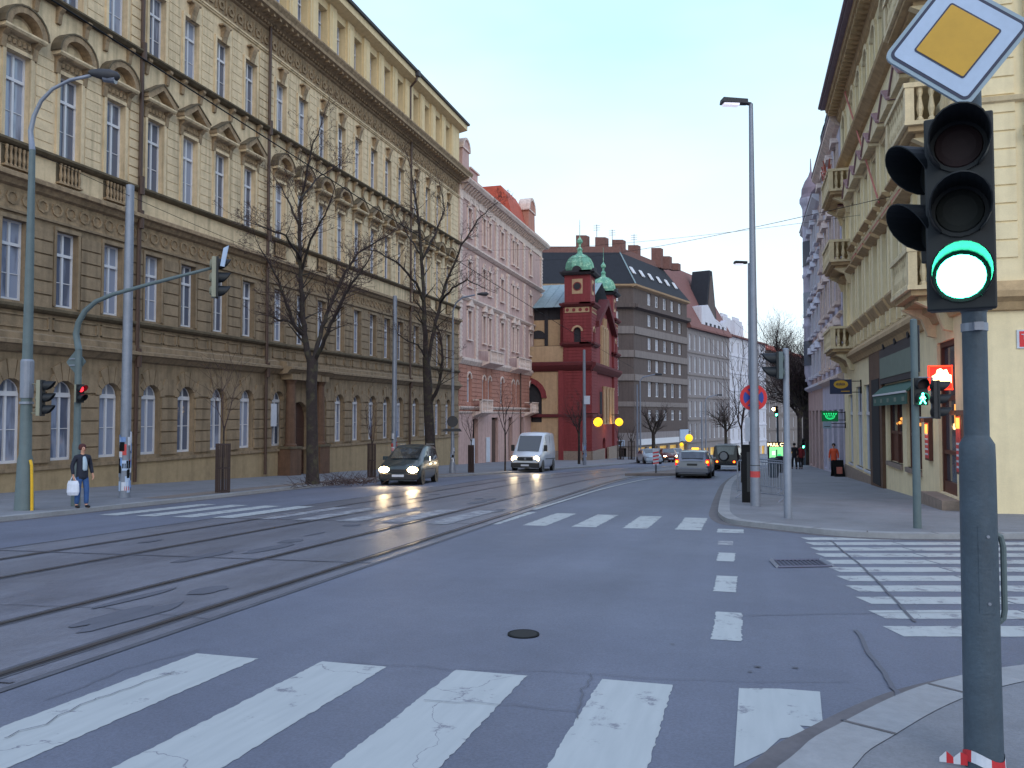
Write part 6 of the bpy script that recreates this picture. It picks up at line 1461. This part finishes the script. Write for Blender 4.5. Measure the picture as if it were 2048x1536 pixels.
def hand_tree(name, u, v, label, trunk, limbs, seed, lvl=2, group='bare street trees', tl=1.6, p=None):
    random.seed(seed); p = gnd(u, v, PV) if p is None else p; f0 = fwd(p); root = empty(name, p, label, 'tree', group)
    mb = MB(); tw = MB(); sc_ = f0/FP
    def line(L): return [at(a, b_, f0+(c[0] if c else 0))-p for a, b_, *c in L]
    T = line(trunk[0]); T[0] = Vector((0, 0, -.1)); mb.tube(T, [w_*sc_ for w_ in trunk[1]], 'bark', 12, False)
    for L, (w0, w1) in limbs:
        P = line(L); n = len(P); R = [(w0*.88+(w1*.7-w0*.88)*k/(n-1))*sc_ for k in range(n)]; PP = []; RR = []
        for k in range(n-1):
            for j in range(4): PP.append(P[k].lerp(P[k+1], j/4)+(Vector([random.gauss(0, .022) for _ in range(3)]) if (k or j) else Vector())); RR.append(R[k]+(R[k+1]-R[k])*j/4)
        PP.append(P[-1]); RR.append(R[-1]); mb.tube(PP, RR, 'bark', 8, False)
        for k in range(4, len(PP)):
            if k % 2 and RR[k] > .09: continue
            dd = (PP[k]-PP[k-1]).normalized()
            for _ in range(2 if random.random() < .5 else 3):
                a = Vector((random.gauss(0, 1), random.gauss(0, 1), random.gauss(.3, .5))); grow(mb, tw, PP[k], dd*.6+a.normalized()*.9, tl*random.uniform(.5, 1.1), max(.008, RR[k]*.42), lvl)
        grow(mb, tw, PP[-1], PP[-1]-PP[-2], tl*1.1, RR[-1], lvl)
    mb.build('trunk', root, local=True, smooth=True); tw.build('crown', root, local=True); return root
hand_tree('bare_tree', 625, 968, 'large bare tree with forked trunk on the left kerb before the portal', ([(625, 968), (625, 940), (624, 850), (623, 770), (625, 728), (626, 712)], [15, 12, 11, 10.5, 11, 9]),
    [([(622, 735), (612, 690), (606, 640), (602, 580), (600, 520), (598, 450, .5), (604, 390, .6), (618, 320, .3), (640, 255, 0)], (8, 1.5)),
     ([(608, 672), (588, 650, -.6), (572, 605, -1), (556, 560, -1.4), (522, 500, -2)], (5, 1.5)),
     ([(602, 668), (580, 643, 1), (560, 640, 1.5), (538, 631, 2)], (4, 2)),
     ([(628, 722), (645, 655, .8), (664, 600, 1.2), (690, 545, 1.5), (716, 505, 1.5), (758, 480, 1.4)], (5.5, 2)),
     ([(630, 720), (655, 665, -1), (680, 610, -1.6), (700, 570, -2), (722, 545, -2.2), (738, 518, -2.4)], (5, 1.5)),
     ([(598, 450, .5), (575, 400, 1.2), (552, 360, 1.6)], (3, 1)), ([(602, 540), (622, 480, -1), (650, 430, -2), (668, 380, -2.5)], (3.5, 1)), ([(602, 520), (570, 470, -2), (530, 455, -3), (500, 445, -3.4)], (3, 1)), ([(600, 400), (640, 350, 2), (676, 330, 2.5)], (2.5, 1))], 21, 3, tl=1.15)
p2 = Vector((-17.2, 42.0, 0)); p2.z = GP(p2.x, p2.y)
hand_tree('bare_tree', 860, 947, 'large leaning bare tree behind the dark green minivan', ([(862, 947), (861, 900), (857, 820), (855, 760), (852, 715)], [12, 10.5, 9.5, 9, 7]),
    [([(853, 730), (850, 650), (848, 600), (843, 520), (838, 450), (830, 390), (822, 340)], (6.5, 1.5)),
     ([(854, 735), (868, 660, 1), (882, 600, 1.5), (896, 555, 1.5), (925, 490, 1), (955, 440, 1), (985, 412, 1)], (5, 1)),
     ([(862, 805), (878, 770, -.6), (884, 720, -1), (885, 690, -1), (878, 662, -1)], (4.5, 2)),
     ([(848, 605), (832, 565, -1), (800, 530, -2), (760, 505, -2.5), (735, 500, -3)], (3.5, 1)), ([(852, 715), (835, 690, -1), (805, 675, -2), (785, 660, -2.4)], (2.5, 1)),
     ([(880, 605, 1.5), (905, 575, -.5), (935, 560, -1.5), (965, 575, -2)], (3, 1)), ([(844, 520), (870, 470, 1), (890, 420, 2), (880, 370, 2)], (3, 1)), ([(842, 510), (815, 470, 2), (795, 430, 2)], (2.5, 1))], 33, 3, tl=1.2, p=p2)
def guard(u, v, vt, label, hw, p=None):
    p = gnd(u, v, PV) if p is None else p; h = upto(p, vt)-p.z; r_ = empty('tree_guard', p, label, 'tree guard', 'iron tree guards'); q = MB()
    for k in range(22): a = 2*pi*k/22; q.tube([(hw*cos(a), hw*sin(a), 0), (hw*cos(a), hw*sin(a), h)], .017, 'guard_iron', 4)
    for z in (.05, h*.5, h-.03): q.tube([(hw*cos(2*pi*k/14), hw*sin(2*pi*k/14), z) for k in range(15)], .018, 'guard_iron', 4)
    q.build('cage', r_, local=True); return p
def sapling(u, v, vt, label, seed, w_, spread, p=None, lvl=1, tl=.9, fork=.45):
    random.seed(seed); p = gnd(u, v, PV) if p is None else p; h = upto(p, vt)-p.z; root = empty('young_tree', p, label, 'tree', 'young bare street trees'); mb = MB(); tw = MB()
    mb.tube([(0, 0, -.1), (.02, 0, h*fork*.5), (0, .02, h*fork)], [w_, w_*.85, w_*.75], 'bark', 8, False)
    for k in range(5):
        a = 2*pi*k/5+random.uniform(-.4, .4); L = h*(1-fork); d = Vector((cos(a)*spread, sin(a)*spread, 1)).normalized(); grow(mb, tw, Vector((0, .02, h*fork*(.85+.03*k))), d, L*random.uniform(.7, 1.02), w_*.5, lvl+(w_ > .1), .3)
    mb.build('trunk', root, local=True, smooth=True); tw.build('crown', root, local=True); return root
p = guard(445, 985, 887, 'dark iron tree guard round the sapling, nearest on the left pavement', .23); sapling(0, 0, 690, 'thin bare sapling in the nearest iron guard', 4, .035, .25, p)
p = guard(743, 955, 887, 'iron tree guard just left of the dark green minivan', .2); sapling(0, 0, 790, 'small bare sapling in the guard beside the minivan', 5, .05, .35, p)
p = guard(942, 945, 890, 'iron tree guard between the street lamp and the white van', .17); sapling(0, 0, 800, 'small bare sapling in the guard left of the white van', 6, .04, .3, p)
p = guard(1241, 925, 882, 'iron tree guard past the church, left one of two', .4, p=gnd(1241, 919, PV)); sapling(0, 0, 850, 'small bare tree in the left guard past the church', 7, .1, .3, p)
p = guard(1263, 925, 882, 'iron tree guard past the church, right one of two', .4, p=gnd(1263, 919, PV)); sapling(0, 0, 840, 'small bare tree in the right guard past the church', 8, .1, .3, p)
sapling(1010, 942, 760, 'slim young tree without a guard just left of the white van', 9, .06, .3)
sapling(1158, 928, 790, 'dark young tree beside the poster covered pole at the church', 10, .13, .3)
sapling(1307, 915, 800, 'bare tree behind the pale parked car', 12, .28, .7, p=gnd(1307, 917, PV), tl=1.5)
sapling(1452, 908, 790, 'bare tree rising behind the dark off-roader', 13, .28, .9, p=gnd(1452, 912, PV), tl=1.5)
sapling(1487, 985, 640, 'thin young tree beside the tall lamp post on the right kerb', 14, .05, .25, p=gnd(1484, 965, PV), fork=.35)
random.seed(44); p_ = gnd(1614, 930, PV); r_ = sapling(1614, 930, 665, 'big bare tree at the far end of the right pavement', 15, .36, .55, p=p_, lvl=2, fork=.4)
sapling(1634, 925, 650, 'second big bare tree just behind the far one on the right', 16, .3, .6, p=gnd(1600, 922, PV), lvl=2, fork=.35)
random.seed(5); q = MB(); c = gnd(690, 968, PV)      # low tangle of twigs by the big tree
for k in range(160):
    a = Vector((c.x+random.gauss(0, .5), c.y+random.gauss(0, 1.3), 0)); a.z = GP(a.x, a.y); d = Vector((random.gauss(0, .5), random.gauss(0, .6), random.uniform(.1, .6))); q.tube([a, a+d*.5, a+d*.9+Vector((random.gauss(0, .1), random.gauss(0, .1), .0))], [.012, .008, .004], 'twig', 3, False)
props(q.build('cut_branches'), 'heap of cut brushwood at the foot of the big forked tree', 'brushwood')

# ================================================================== vehicles
def vehicle(name, label, loc, rz, L, W, st, belt, tum, paint, glass, wheels, wr=.31, zb=.22, cat='car', group=None, tilt=True):
    root = empty(name, loc, label, cat, group, rz); b = MB(); k0 = 0
    if tilt:
        d = Vector((sin(rz), -cos(rz))); root.rotation_euler = (math.atan(SL*(FW[0]*d.x+FW[1]*d.y)), 0, rz)
    def wy(y): t = abs(y)/(L/2); return W/2*(1-.16*max(0, (t-.72)/.28)**2)
    def ring(y, T):
        w_ = wy(y); wt = w_*tum
        if T < belt+.06: P = [(w_*.9, zb), (w_, zb+.18), (w_, T-.16), (w_*.97, T-.07), (w_*.80, T-.01), (0, T+.02)]
        else:
            f = min(1, (T-belt)/.4); wx = w_*(1-f)+wt*f
            P = [(w_*.9, zb), (w_, zb+.18), (w_, belt), (wx, T-.09), (wx*.86, T-.01), (0, T+.03)]
        return [(x, y, z) for x, z in P]+[(-x, y, z) for x, z in reversed(P[:-1])]
    R = [ring(y, T) for y, T in st]; n = len(R[0]); i = b.mi(paint)
    for r in R: b.v += r
    for j in range(len(R)-1):
        for q in range(n): b.f.append((j*n+q, j*n+(q+1) % n, (j+1)*n+(q+1) % n, (j+1)*n+q)); b.m.append(i)
    b.f.append(tuple(range(n))); b.m.append(i); b.f.append(tuple(range((len(R)-1)*n, len(R)*n))); b.m.append(i)
    body = b.build('body', root, local=True, autos=True, bevel=.02)
    T = lambda y: next(a[1]+(c[1]-a[1])*(y-a[0])/(c[0]-a[0]) for a, c in zip(st, st[1:]) if a[0] <= y <= c[0])
    for g in glass:
        q = MB()
        if g[0] == 'x':               # screen across the car between two stations
            _, ya, yb, ins, nm = g[:5]; ta, tb = T(ya), T(yb); wa, wb = wy(ya), wy(yb)*tum
            def pt(y, t, w_, sx): 
                f = 1 if t > belt+.3 else .86
                return Vector((sx*w_*f*.88, y, t+.012))
            A = [pt(ya, ta, wa*.95, -1), pt(ya, ta, wa*.95, 1), pt(yb, tb, wb, 1), pt(yb, tb, wb, -1)]
            c = sum(A, Vector())/4; nn = (A[1]-A[0]).cross(A[3]-A[0]).normalized(); nn = nn if nn.z > 0 or abs(nn.z) < .01 else -nn
            if abs(nn.z) < .25 and nn.y*(1 if ya > 0 else -1) < 0: nn = -nn
            A = [c+(x-c)*(1-ins)+nn*.025 for x in A]; q.face(A, 'glass_car'); m_ = [A[0].lerp(A[3], .5), A[1].lerp(A[2], .5)]
        else:
            _, pts, nm = g
            for sx in (-1, 1):
                P = []
                for y, f in pts:       # f: 0 at the belt, 1 at the roof edge
                    t = T(y)-.12; z = belt+.03+(t-belt-.03)*f; w_ = wy(y); fr = (z-belt)/max(.01, T(y)-.09-belt); x = w_*(1+(tum-1)*fr*min(1, (T(y)-belt)/.4))
                    P.append((sx*(x+.008), y, z))
                q.face(P, 'glass_car')
        q.build(nm, root, local=True)
    for y in wheels:
        for sx in (-1, 1):
            w_ = MB(); x = sx*(W/2-.12); w_.tube([(x-.1, y, wr), (x+.1, y, wr)], wr, 'tyre', 20); o = w_.build('wheel', root, local=True)
            w_ = MB(); xo = x+sx*.1; w_.tube([(xo, y, wr), (xo+sx*.006, y, wr)], wr*.62, 'rim', 16)
            for k in range(5): a = 2*pi*k/5; w_.tube([(xo+sx*.008, y, wr), (xo+sx*.008, y+cos(a)*wr*.55, wr+sin(a)*wr*.55)], .03, 'bumper', 4)
            q = w_.build('rim', None); q.parent = o
            a_ = MB(); xa = sx*(W/2-.035); a_.tube([(xa, y, wr+.02), (xa+sx*.04, y, wr+.02)], wr*1.17, 'plastic_dark', 20); a_.build('wheel_arch', root, local=True)
    return root
def lens(root, x, y, z, w_, h, m, nm, dy=-1, thick=.03):
    q = MB(); P = [(x+w_/2*cos(2*pi*k/14)*(1.0), y, z+h/2*sin(2*pi*k/14)) for k in range(14)]; i = q.mi(m); q.v += P+[(a+(x-a)*.15, b_+dy*thick, c+(z-c)*.15) for a, b_, c in P]
    for j in range(14): q.f.append((j, (j+1) % 14, 14+(j+1) % 14, 14+j)); q.m.append(i)
    q.f.append(tuple(range(14, 28))); q.m.append(i); q.build(nm, root, local=True)
def pbox(root, nm, x0, x1, y0, y1, z0, z1, m, bev=.01): q = MB(); q.box(x0, x1, y0, y1, z0, z1, m); return q.build(nm, root, local=True, bevel=bev)
def beam(root, x, y, z, e, c=(1, .8, .5), sz=.55):
    l = bpy.data.lights.new('headlight_beam', 'SPOT'); l.energy = e; l.color = c; l.spot_size = radians(80); l.spot_blend = .9; l.shadow_soft_size = .08
    o = bpy.data.objects.new('headlight_beam', l); C.objects.link(o); o.parent = root; o.location = (x, y-.06, z); o.rotation_euler = (radians(80), 0, pi)
# dark green minivan coming towards us
p = gnd(796, 971); p.x -= 2.3*sin(radians(10)); p.y += 2.3*cos(radians(10)); p.z = G(p.x, p.y)
r_ = vehicle('minivan', 'dark green minivan with both headlights on, coming towards us', p, radians(10), 4.6, 1.8,
    [(-2.3, .62), (-2.22, .80), (-1.9, .94), (-1.35, 1.07), (-.35, 1.55), (.1, 1.70), (.9, 1.74), (1.8, 1.68), (2.1, 1.52), (2.25, 1.05), (2.3, .6)], 1.02, .82, 'car_green',
    [('x', -1.32, -.33, .06, 'windshield'), ('x', 2.24, 2.11, .05, 'rear_window'), ('s', [(-.95, .05), (-.30, .05), (-.30, .95), (-.45, .8)], 'quarter_window'), ('s', [(-.22, .03), (.75, .03), (.75, .96), (-.22, .94)], 'side_window'), ('s', [(.83, .03), (1.9, .03), (1.75, .93), (.83, .96)], 'side_window')], (-1.45, 1.4), .32)
for s in (-1, 1):
    lens(r_, s*.62, -2.29, .66, .46, .27, 'lamp_warm', 'headlight'); beam(r_, s*.62, -2.4, .66, 110); pbox(r_, 'door_mirror', s*.9-.06, s*.9+.16*s if s > 0 else s*.9+.06, -.95, -.82, 1.05, 1.22, 'car_green') if s > 0 else pbox(r_, 'door_mirror', -1.06, -.84, -.95, -.82, 1.05, 1.22, 'car_green')
    lens(r_, s*.74, 2.29, .95, .1, .3, 'tail_red', 'tail_light', 1); pbox(r_, 'door_handle', s*.9-.02, s*.9+.02, .45, .62, .88, .92, 'bumper'); pbox(r_, 'roof_rail', s*.68-.02, s*.68+.02, .0, 1.7, 1.74, 1.78, 'rim')
    lens(r_, s*.905, 2.0, .9, .02, .0, 'tail_amber', 'side_marker') if False else None
pbox(r_, 'bumper', -.84, .84, -2.36, -2.2, .24, .50, 'bumper', .04); pbox(r_, 'grille', -.36, .36, -2.33, -2.28, .54, .68, 'plastic_dark'); pbox(r_, 'number_plate', -.26, .26, -2.375, -2.36, .36, .46, 'paper')
for s in (-1, 1): q = MB(); q.tube([(s*.905, -1.0, .66), (s*.912, 1.0, .66)], .018, 'bumper', 4); q.build('trim_strip', r_, local=True)
# white van
p = gnd(1050, 945); p.x -= 2.95*sin(radians(3)); p.y += 2.95; p.z = G(p.x, p.y)
r_ = vehicle('delivery_van', 'tall white delivery van with headlights on behind the minivan', p, radians(3), 5.9, 1.98,
    [(-2.95, .85), (-2.88, 1.05), (-2.5, 1.22), (-2.1, 1.32), (-1.35, 2.12), (-1.1, 2.38), (-.6, 2.56), (.6, 2.62), (2.6, 2.60), (2.9, 2.50), (2.95, 1.0)], 1.35, .86, 'car_white',
    [('x', -2.1, -1.15, .0, 'windshield'), ('s', [(-1.75, .04), (-.85, .04), (-.85, .62), (-1.15, .62), (-1.3, .55)], 'side_window')], (-2.0, 1.75), .36, .3, cat='van')
for s in (-1, 1):
    lens(r_, s*.72, -2.91, .86, .36, .36, 'lamp_warm', 'headlight'); beam(r_, s*.72, -3.0, .85, 110); pbox(r_, 'door_mirror', *( (.98, 1.2) if s > 0 else (-1.2, -.98)), -1.8, -1.68, 1.35, 1.75, 'plastic_dark')
    q = MB(); q.tube([(s*.995, -1.2, .85), (s*.997, 2.4, .85)], .03, 'bumper', 4); q.build('trim_strip', r_, local=True)
    q = MB(); q.tube([(s*.985, -.7, .5), (s*.985, -.7, 1.35), (s*.88, -.7, 2.3)], .008, 'plastic_dark', 4); q.tube([(s*.985, .6, .5), (s*.985, .6, 1.35), (s*.88, .6, 2.4)], .008, 'plastic_dark', 4); q.build('door_seam', r_, local=True)
pbox(r_, 'bumper', -.92, .92, -3.03, -2.84, .3, .62, 'bumper', .05); pbox(r_, 'grille', -.5, .5, -2.97, -2.9, .74, .98, 'plastic_dark'); pbox(r_, 'number_plate', -.26, .26, -3.045, -3.03, .4, .51, 'paper'); 
q = MB(); q.disc((0, -2.975, .87), (0, -1, 0), .075, .012, 'rim', 14); q.build('badge', r_, local=True)
# silver taxi seen from behind
p = gnd(1386, 957); p.y += 2.3; p.z = G(p.x, p.y)
r_ = vehicle('taxi', 'silver estate taxi driving away with brake lights and a yellow roof sign lit', p, radians(180-1), 4.75, 1.8,
    [(-2.38, .62), (-2.3, .76), (-1.3, .96), (-1.15, .98), (-.35, 1.40), (.3, 1.46), (1.5, 1.43), (1.85, 1.36), (2.22, .98), (2.34, .92), (2.38, .6)], .93, .80, 'car_silver',
    [('x', -1.15, -.36, .05, 'windshield'), ('x', 2.20, 1.86, .06, 'rear_window'), ('s', [(-.75, .05), (.2, .05), (.2, .93), (-.25, .9)], 'side_window'), ('s', [(.28, .05), (1.15, .05), (1.15, .93), (.28, .93)], 'side_window'), ('s', [(1.22, .05), (1.85, .1), (1.62, .85), (1.22, .92)], 'side_window')], (-1.42, 1.4), .31)
for s in (-1, 1):
    q = MB(); q.hexa([(s*.60, 2.28, .66), (s*.86, 2.2, .66), (s*.86, 2.33, .66), (s*.60, 2.37, .66), (s*.70, 2.2, .98), (s*.86, 2.05, .98), (s*.86, 2.28, .98), (s*.70, 2.33, .98)], 'tail_red'); q.build('tail_light', r_, local=True)
    lens(r_, s*.77, 2.36, .86, .15, .15, 'tail_amber', 'brake_lamp', 1); lens(r_, s*.74, 2.37, .66, .16, .05, 'sign_white', 'reversing_lamp', 1); pbox(r_, 'door_mirror', *((.88, 1.04) if s > 0 else (-1.04, -.88)), -.8, -.68, .95, 1.08, 'car_silver')
pbox(r_, 'bumper', -.84, .84, 2.30, 2.44, .28, .56, 'car_silver', .04); pbox(r_, 'number_plate', -.26, .26, 2.36, 2.40, .66, .77, 'car_dark', .004); pbox(r_, 'chrome_strip', -.5, .5, 2.335, 2.37, .86, .90, 'rim', .005)
pbox(r_, 'roof_sign', -.19, .19, .1, .26, 1.49, 1.59, 'taxi_yellow', .03); pbox(r_, 'underside', -.75, .75, -2, 2.3, .15, .3, 'plastic_dark')
# dark off-roader with spare wheel
p = gnd(1456, 942); p.y += 2.1; p.z = G(p.x, p.y)
r_ = vehicle('off_roader', 'dark boxy off-roader with a spare wheel on its tailgate, right of the taxi', p, radians(180-4), 4.2, 1.8,
    [(-2.1, .75), (-2.05, .92), (-1.1, 1.05), (-.95, 1.08), (-.45, 1.68), (0, 1.76), (1.8, 1.76), (1.95, 1.70), (2.08, 1.05), (2.1, .6)], 1.03, .88, 'car_dark',
    [('x', -.95, -.46, .05, 'windshield'), ('x', 2.075, 1.96, .06, 'rear_window'), ('s', [(-.6, .05), (.4, .05), (.4, .92), (-.35, .9)], 'side_window'), ('s', [(.5, .05), (1.85, .05), (1.8, .92), (.5, .92)], 'side_window')], (-1.3, 1.3), .36, .38)
for s in (-1, 1):
    lens(r_, s*.56, 2.16, .62, .2, .2, 'tail_red', 'tail_light', 1); lens(r_, s*.56, 2.2, .62, .13, .13, 'tail_amber', 'brake_lamp', 1); pbox(r_, 'door_mirror', *((.88, 1.08) if s > 0 else (-1.08, -.88)), -.62, -.5, 1.05, 1.25, 'car_dark')
q = MB(); q.tube([(.12, 2.1, 1.0), (.12, 2.28, 1.0)], .33, 'tyre', 22); q.tube([(.12, 2.28, 1.0), (.12, 2.3, 1.0)], .26, 'rim', 20); q.build('spare_wheel', r_, local=True, bevel=.02)
pbox(r_, 'bumper', -.86, .86, 2.05, 2.2, .4, .56, 'bumper', .03); pbox(r_, 'roof_rack', -.6, .6, -.2, 1.3, 1.80, 1.84, 'galvanised')
# parked cars
sal = [(-2.15, .62), (-2.08, .75), (-1.2, .95), (-1.05, .98), (-.3, 1.38), (.2, 1.44), (1.0, 1.42), (1.75, 1.0), (2.1, .95), (2.15, .6)]
def parked(u, v, m, label, lights=False, rz=20):
    p = gnd(u, v); p.y += 2; p.z = G(p.x, p.y)
    r_ = vehicle('parked_car', label, p, radians(rz), 4.3, 1.72, sal, .92, .80, m, [('x', -1.05, -.31, .05, 'windshield'), ('x', 1.72, 1.03, .08, 'rear_window'), ('s', [(-.7, .05), (.2, .05), (.2, .92), (-.2, .88)], 'side_window'), ('s', [(.28, .05), (1.2, .05), (.95, .88), (.28, .92)], 'side_window')], (-1.3, 1.3), .3, group='cars parked along the left kerb')
    for s in (-1, 1): lens(r_, s*.6, -2.13, .66, .3, .13, 'lamp_warm' if lights else 'glass_far', 'headlight')
    pbox(r_, 'bumper', -.8, .8, -2.22, -2.08, .26, .5, 'bumper' if m == 'car_maroon' else m, .04); pbox(r_, 'number_plate', -.26, .26, -2.235, -2.22, .34, .45, 'paper', .004); return r_
parked(1293, 928, 'car_pale', 'pale parked car at the head of the row past the island'); parked(1315, 924, 'car_blue', 'blue grey parked car half hidden behind the pale one')
parked(1332, 925, 'car_maroon', 'dark red car with lit headlights behind the marker board', True, 14); parked(1349, 922, 'car_pale', 'small pale blue car at the end of the parked row', False, 14)

# ================================================================== people
def skin_obj(name, chains, m, parent, sub=1):
    bm = bmesh.new(); lay = bm.verts.layers.skin.verify(); V = {}
    first = True
    for pts, rad in chains:
        prev = None
        for q, r in zip(pts, rad):
            k = tuple(round(c, 4) for c in q)
            if k not in V:
                v = bm.verts.new(q); rr = r if isinstance(r, tuple) else (r, r); v[lay].radius = rr; v[lay].use_root = first; first = False; V[k] = v
            if prev is not None and prev is not V[k] and bm.edges.get((prev, V[k])) is None: bm.edges.new((prev, V[k]))
            prev = V[k]
    me = bpy.data.meshes.new(name); bm.to_mesh(me); bm.free(); me.materials.append(M[m]); o = bpy.data.objects.new(name, me); C.objects.link(o); o.parent = parent
    s = o.modifiers.new('skin', 'SKIN'); s.use_smooth_shade = True; s.branch_smoothing = .6; ss = o.modifiers.new('sub', 'SUBSURF'); ss.levels = sub; ss.render_levels = sub
    return o
def person(label, loc, face, h=1.65, top='jacket', legs='jeans', hairm='hair', Rarm=None, Larm=None, step=0., shirt=None, group=None, hat=False):
    root = empty('person', loc, label, 'person', group, rz_of(face)); k = h/1.72; S = lambda *p: tuple(c*k for c in p)
    hip = S(0, 0, .93); ch = S(0, .01, 1.28); nk = S(0, .01, 1.46); hd = S(0, -.02, 1.60)
    chains = [([hip, S(0, .0, 1.08), ch, nk, S(0, -.01, 1.54), hd, S(0, -.01, 1.68)], [(.12*k, .09*k), (.10*k, .08*k), (.11*k, .08*k), (.05*k, .05*k), (.055*k, .06*k), (.085*k, .10*k), (.06*k, .075*k)])]
    arms = {}
    for s in (-1, 1):
        sh = S(s*.17, .01, 1.39); A = (Rarm if s < 0 else Larm) or [S(s*.225, .03, 1.14), S(s*.235, -.04, .90)]
        el, wr = A; chains.append(([ch, sh, el, wr], [(.11*k, .08*k), .042*k, .036*k, .026*k])); wv = Vector(wr); d = (wv-Vector(el)).normalized(); side = d.cross(Vector((1, 0, 0))).normalized()
        pl = wv+d*.05*k; chains.append(([wr, tuple(pl)], [.028*k, (.035*k, .02*k)]))
        for i, fl in enumerate((.07, .08, .075, .06)):
            b_ = pl+side*(.027-.018*i)*k+d*.03*k; mid = b_+d*fl*.5*k+Vector((-s*.012*k, 0, 0)); tip = mid+d*fl*.4*k+Vector((-s*.028*k, 0, 0)); chains.append(([tuple(pl), tuple(b_), tuple(mid), tuple(tip)], [(.035*k, .02*k), .0095*k, .0088*k, .0075*k]))
        tb = wv+d*.03*k+side*.035*k; chains.append(([wr, tuple(tb), tuple(tb+d*.035*k+side*.015*k), tuple(tb+d*.065*k+side*.01*k)], [.028*k, .012*k, .0105*k, .009*k]))
        arms[s] = (sh, el, wr)
        st = step*s
        chains.append(([hip, S(s*.09, 0, .88), S(s*.10, -.02-st*.5, .50), S(s*.10, .03-st, .10), S(s*.105, -.02-st, .045), S(s*.11, -.13-st, .03)], [(.12*k, .09*k), .075*k, .05*k, .04*k, (.045*k, .035*k), (.04*k, .022*k)]))
    # nose
    chains.append(([hd, S(0, -.115, 1.60)], [(.085*k, .10*k), .014*k]))
    body = skin_obj('body', chains, 'skin', root)
    q = MB()
    for s in (-1, 1): q.tube([S(s*.032, -.108, 1.625), S(s*.032, -.114, 1.625)], .010*k, 'iron_black', 8)
    q.tube([S(-.025, -.106, 1.555), S(0, -.112, 1.553), S(.025, -.106, 1.555)], .006*k, 'cloth_red', 5); 
    q.build('face_features', root, local=True)
    q = [([S(0, .03, 1.56), S(0, .035, 1.62), S(0, .015, 1.69), S(0, -.045, 1.705)], [(.10*k, .085*k), (.115*k, .105*k), (.105*k, .10*k), (.075*k, .05*k)])]
    skin_obj('hair', q, hairm, root)
    t = [([S(0, .0, .74), S(0, .0, .86), S(0, .0, .98), S(0, .0, 1.10), ch, S(0, .01, 1.42), S(0, .015, 1.49)], [(.17*k, .13*k), (.18*k, .135*k), (.175*k, .13*k), (.165*k, .13*k), (.19*k, .14*k), (.11*k, .09*k), (.072*k, .075*k)])]
    for s in (-1, 1): sh, el, wr = arms[s]; t.append(([S(0, .01, 1.42), sh, el, tuple(Vector(el).lerp(Vector(wr), .92))], [(.11*k, .09*k), .075*k, .058*k, .046*k]))
    skin_obj('jacket', t, top, root)
    t = [([S(0, 0, 1.02), S(0, 0, .86)], [(.15*k, .115*k), (.16*k, .12*k)])]
    for s in (-1, 1): st = step*s; t.append(([S(0, 0, .86), S(s*.09, 0, .80), S(s*.10, -.02-st*.5, .50), S(s*.10, .02-st, .09)], [(.16*k, .12*k), .105*k, .078*k, .068*k]))
    skin_obj('trousers', t, legs, root)
    t = []
    for s in (-1, 1): st = step*s; skin_obj('shoe', [([S(s*.10, .05-st, .05), S(s*.105, -.03-st, .05), S(s*.11, -.16-st, .035)], [(.045*k, .045*k), (.05*k, .045*k), (.042*k, .03*k)])], 'cloth_black', root)
    if shirt: skin_obj('shirt', [([S(0, -.09, 1.41), S(0.01, -.125, 1.25), S(.01, -.13, 1.0)], [(.045*k, .035*k), (.075*k, .045*k), (.08*k, .04*k)])], shirt, root)
    return root
p = gnd(163, 1016, PV); fd = RF(.80, -.6)
pr = person('person in dark jacket and blue jeans holding a white plastic bag at the left kerb', p, fd, 1.60, shirt='shirt', Rarm=[(-.225, .06, 1.07), (-.225, -.02, .82)], Larm=[(.23, .06, 1.07), (.24, -.04, .83)], step=.06)
m4 = Matrix.Translation(p)@Matrix.Rotation(rz_of(fd), 4, 'Z'); hb = m4@Vector((-.225, -.02, .76)); 
q = MB(); pts = []
for (z, w_, d) in ((0.0, .13, .05), (.08, .16, .08), (.28, .15, .06), (.36, .12, .03)): pts.append((z, w_, d))
X_ = RF(1, 0)*1; Y_ = RF(0, 1)
def bp(i, j): z, w_, d = pts[i]; a = 2*pi*j/12; return (hb.x+X_.x*w_*cos(a)+Y_.x*d*sin(a), hb.y+X_.y*w_*cos(a)+Y_.y*d*sin(a), hb.z-.42+z)
for i in range(3):
    for j in range(12): q.face([bp(i, j), bp(i, j+1), bp(i+1, j+1), bp(i+1, j)], 'bag_white')
q.face([bp(0, j) for j in range(12)], 'bag_white'); q.face([bp(3, j) for j in range(12)], 'bag_white')
for s in (-1, 1): q.tube([(hb.x+X_.x*.08*s, hb.y+X_.y*.08*s, hb.z-.07), (hb.x+X_.x*.03*s, hb.y+X_.y*.03*s, hb.z+.03), (hb.x, hb.y, hb.z+.06)], .010, 'bag_white', 5)
props(q.build('shopping_bag'), 'white plastic bag held by the person at the left kerb', 'bag')
person('person in an orange top and dark trousers standing by the shop window', gnd(1689, 951, PV)+Vector((-.52, 0, 0)), RF(-.6, -.8), 1.7, 'cloth_orange', 'cloth_black', 'hair_dark', step=.05)
person('person in dark clothes walking away down the right pavement', gnd(1589, 938, PV), RF(.1, 1), 1.78, 'cloth_black', 'cloth_black', 'hair_dark', step=.14)
person('person in a dark red coat walking beside the one in dark clothes', gnd(1602, 938, PV), RF(.1, 1), 1.68, 'cloth_red', 'cloth_black', 'hair_dark', step=-.14)
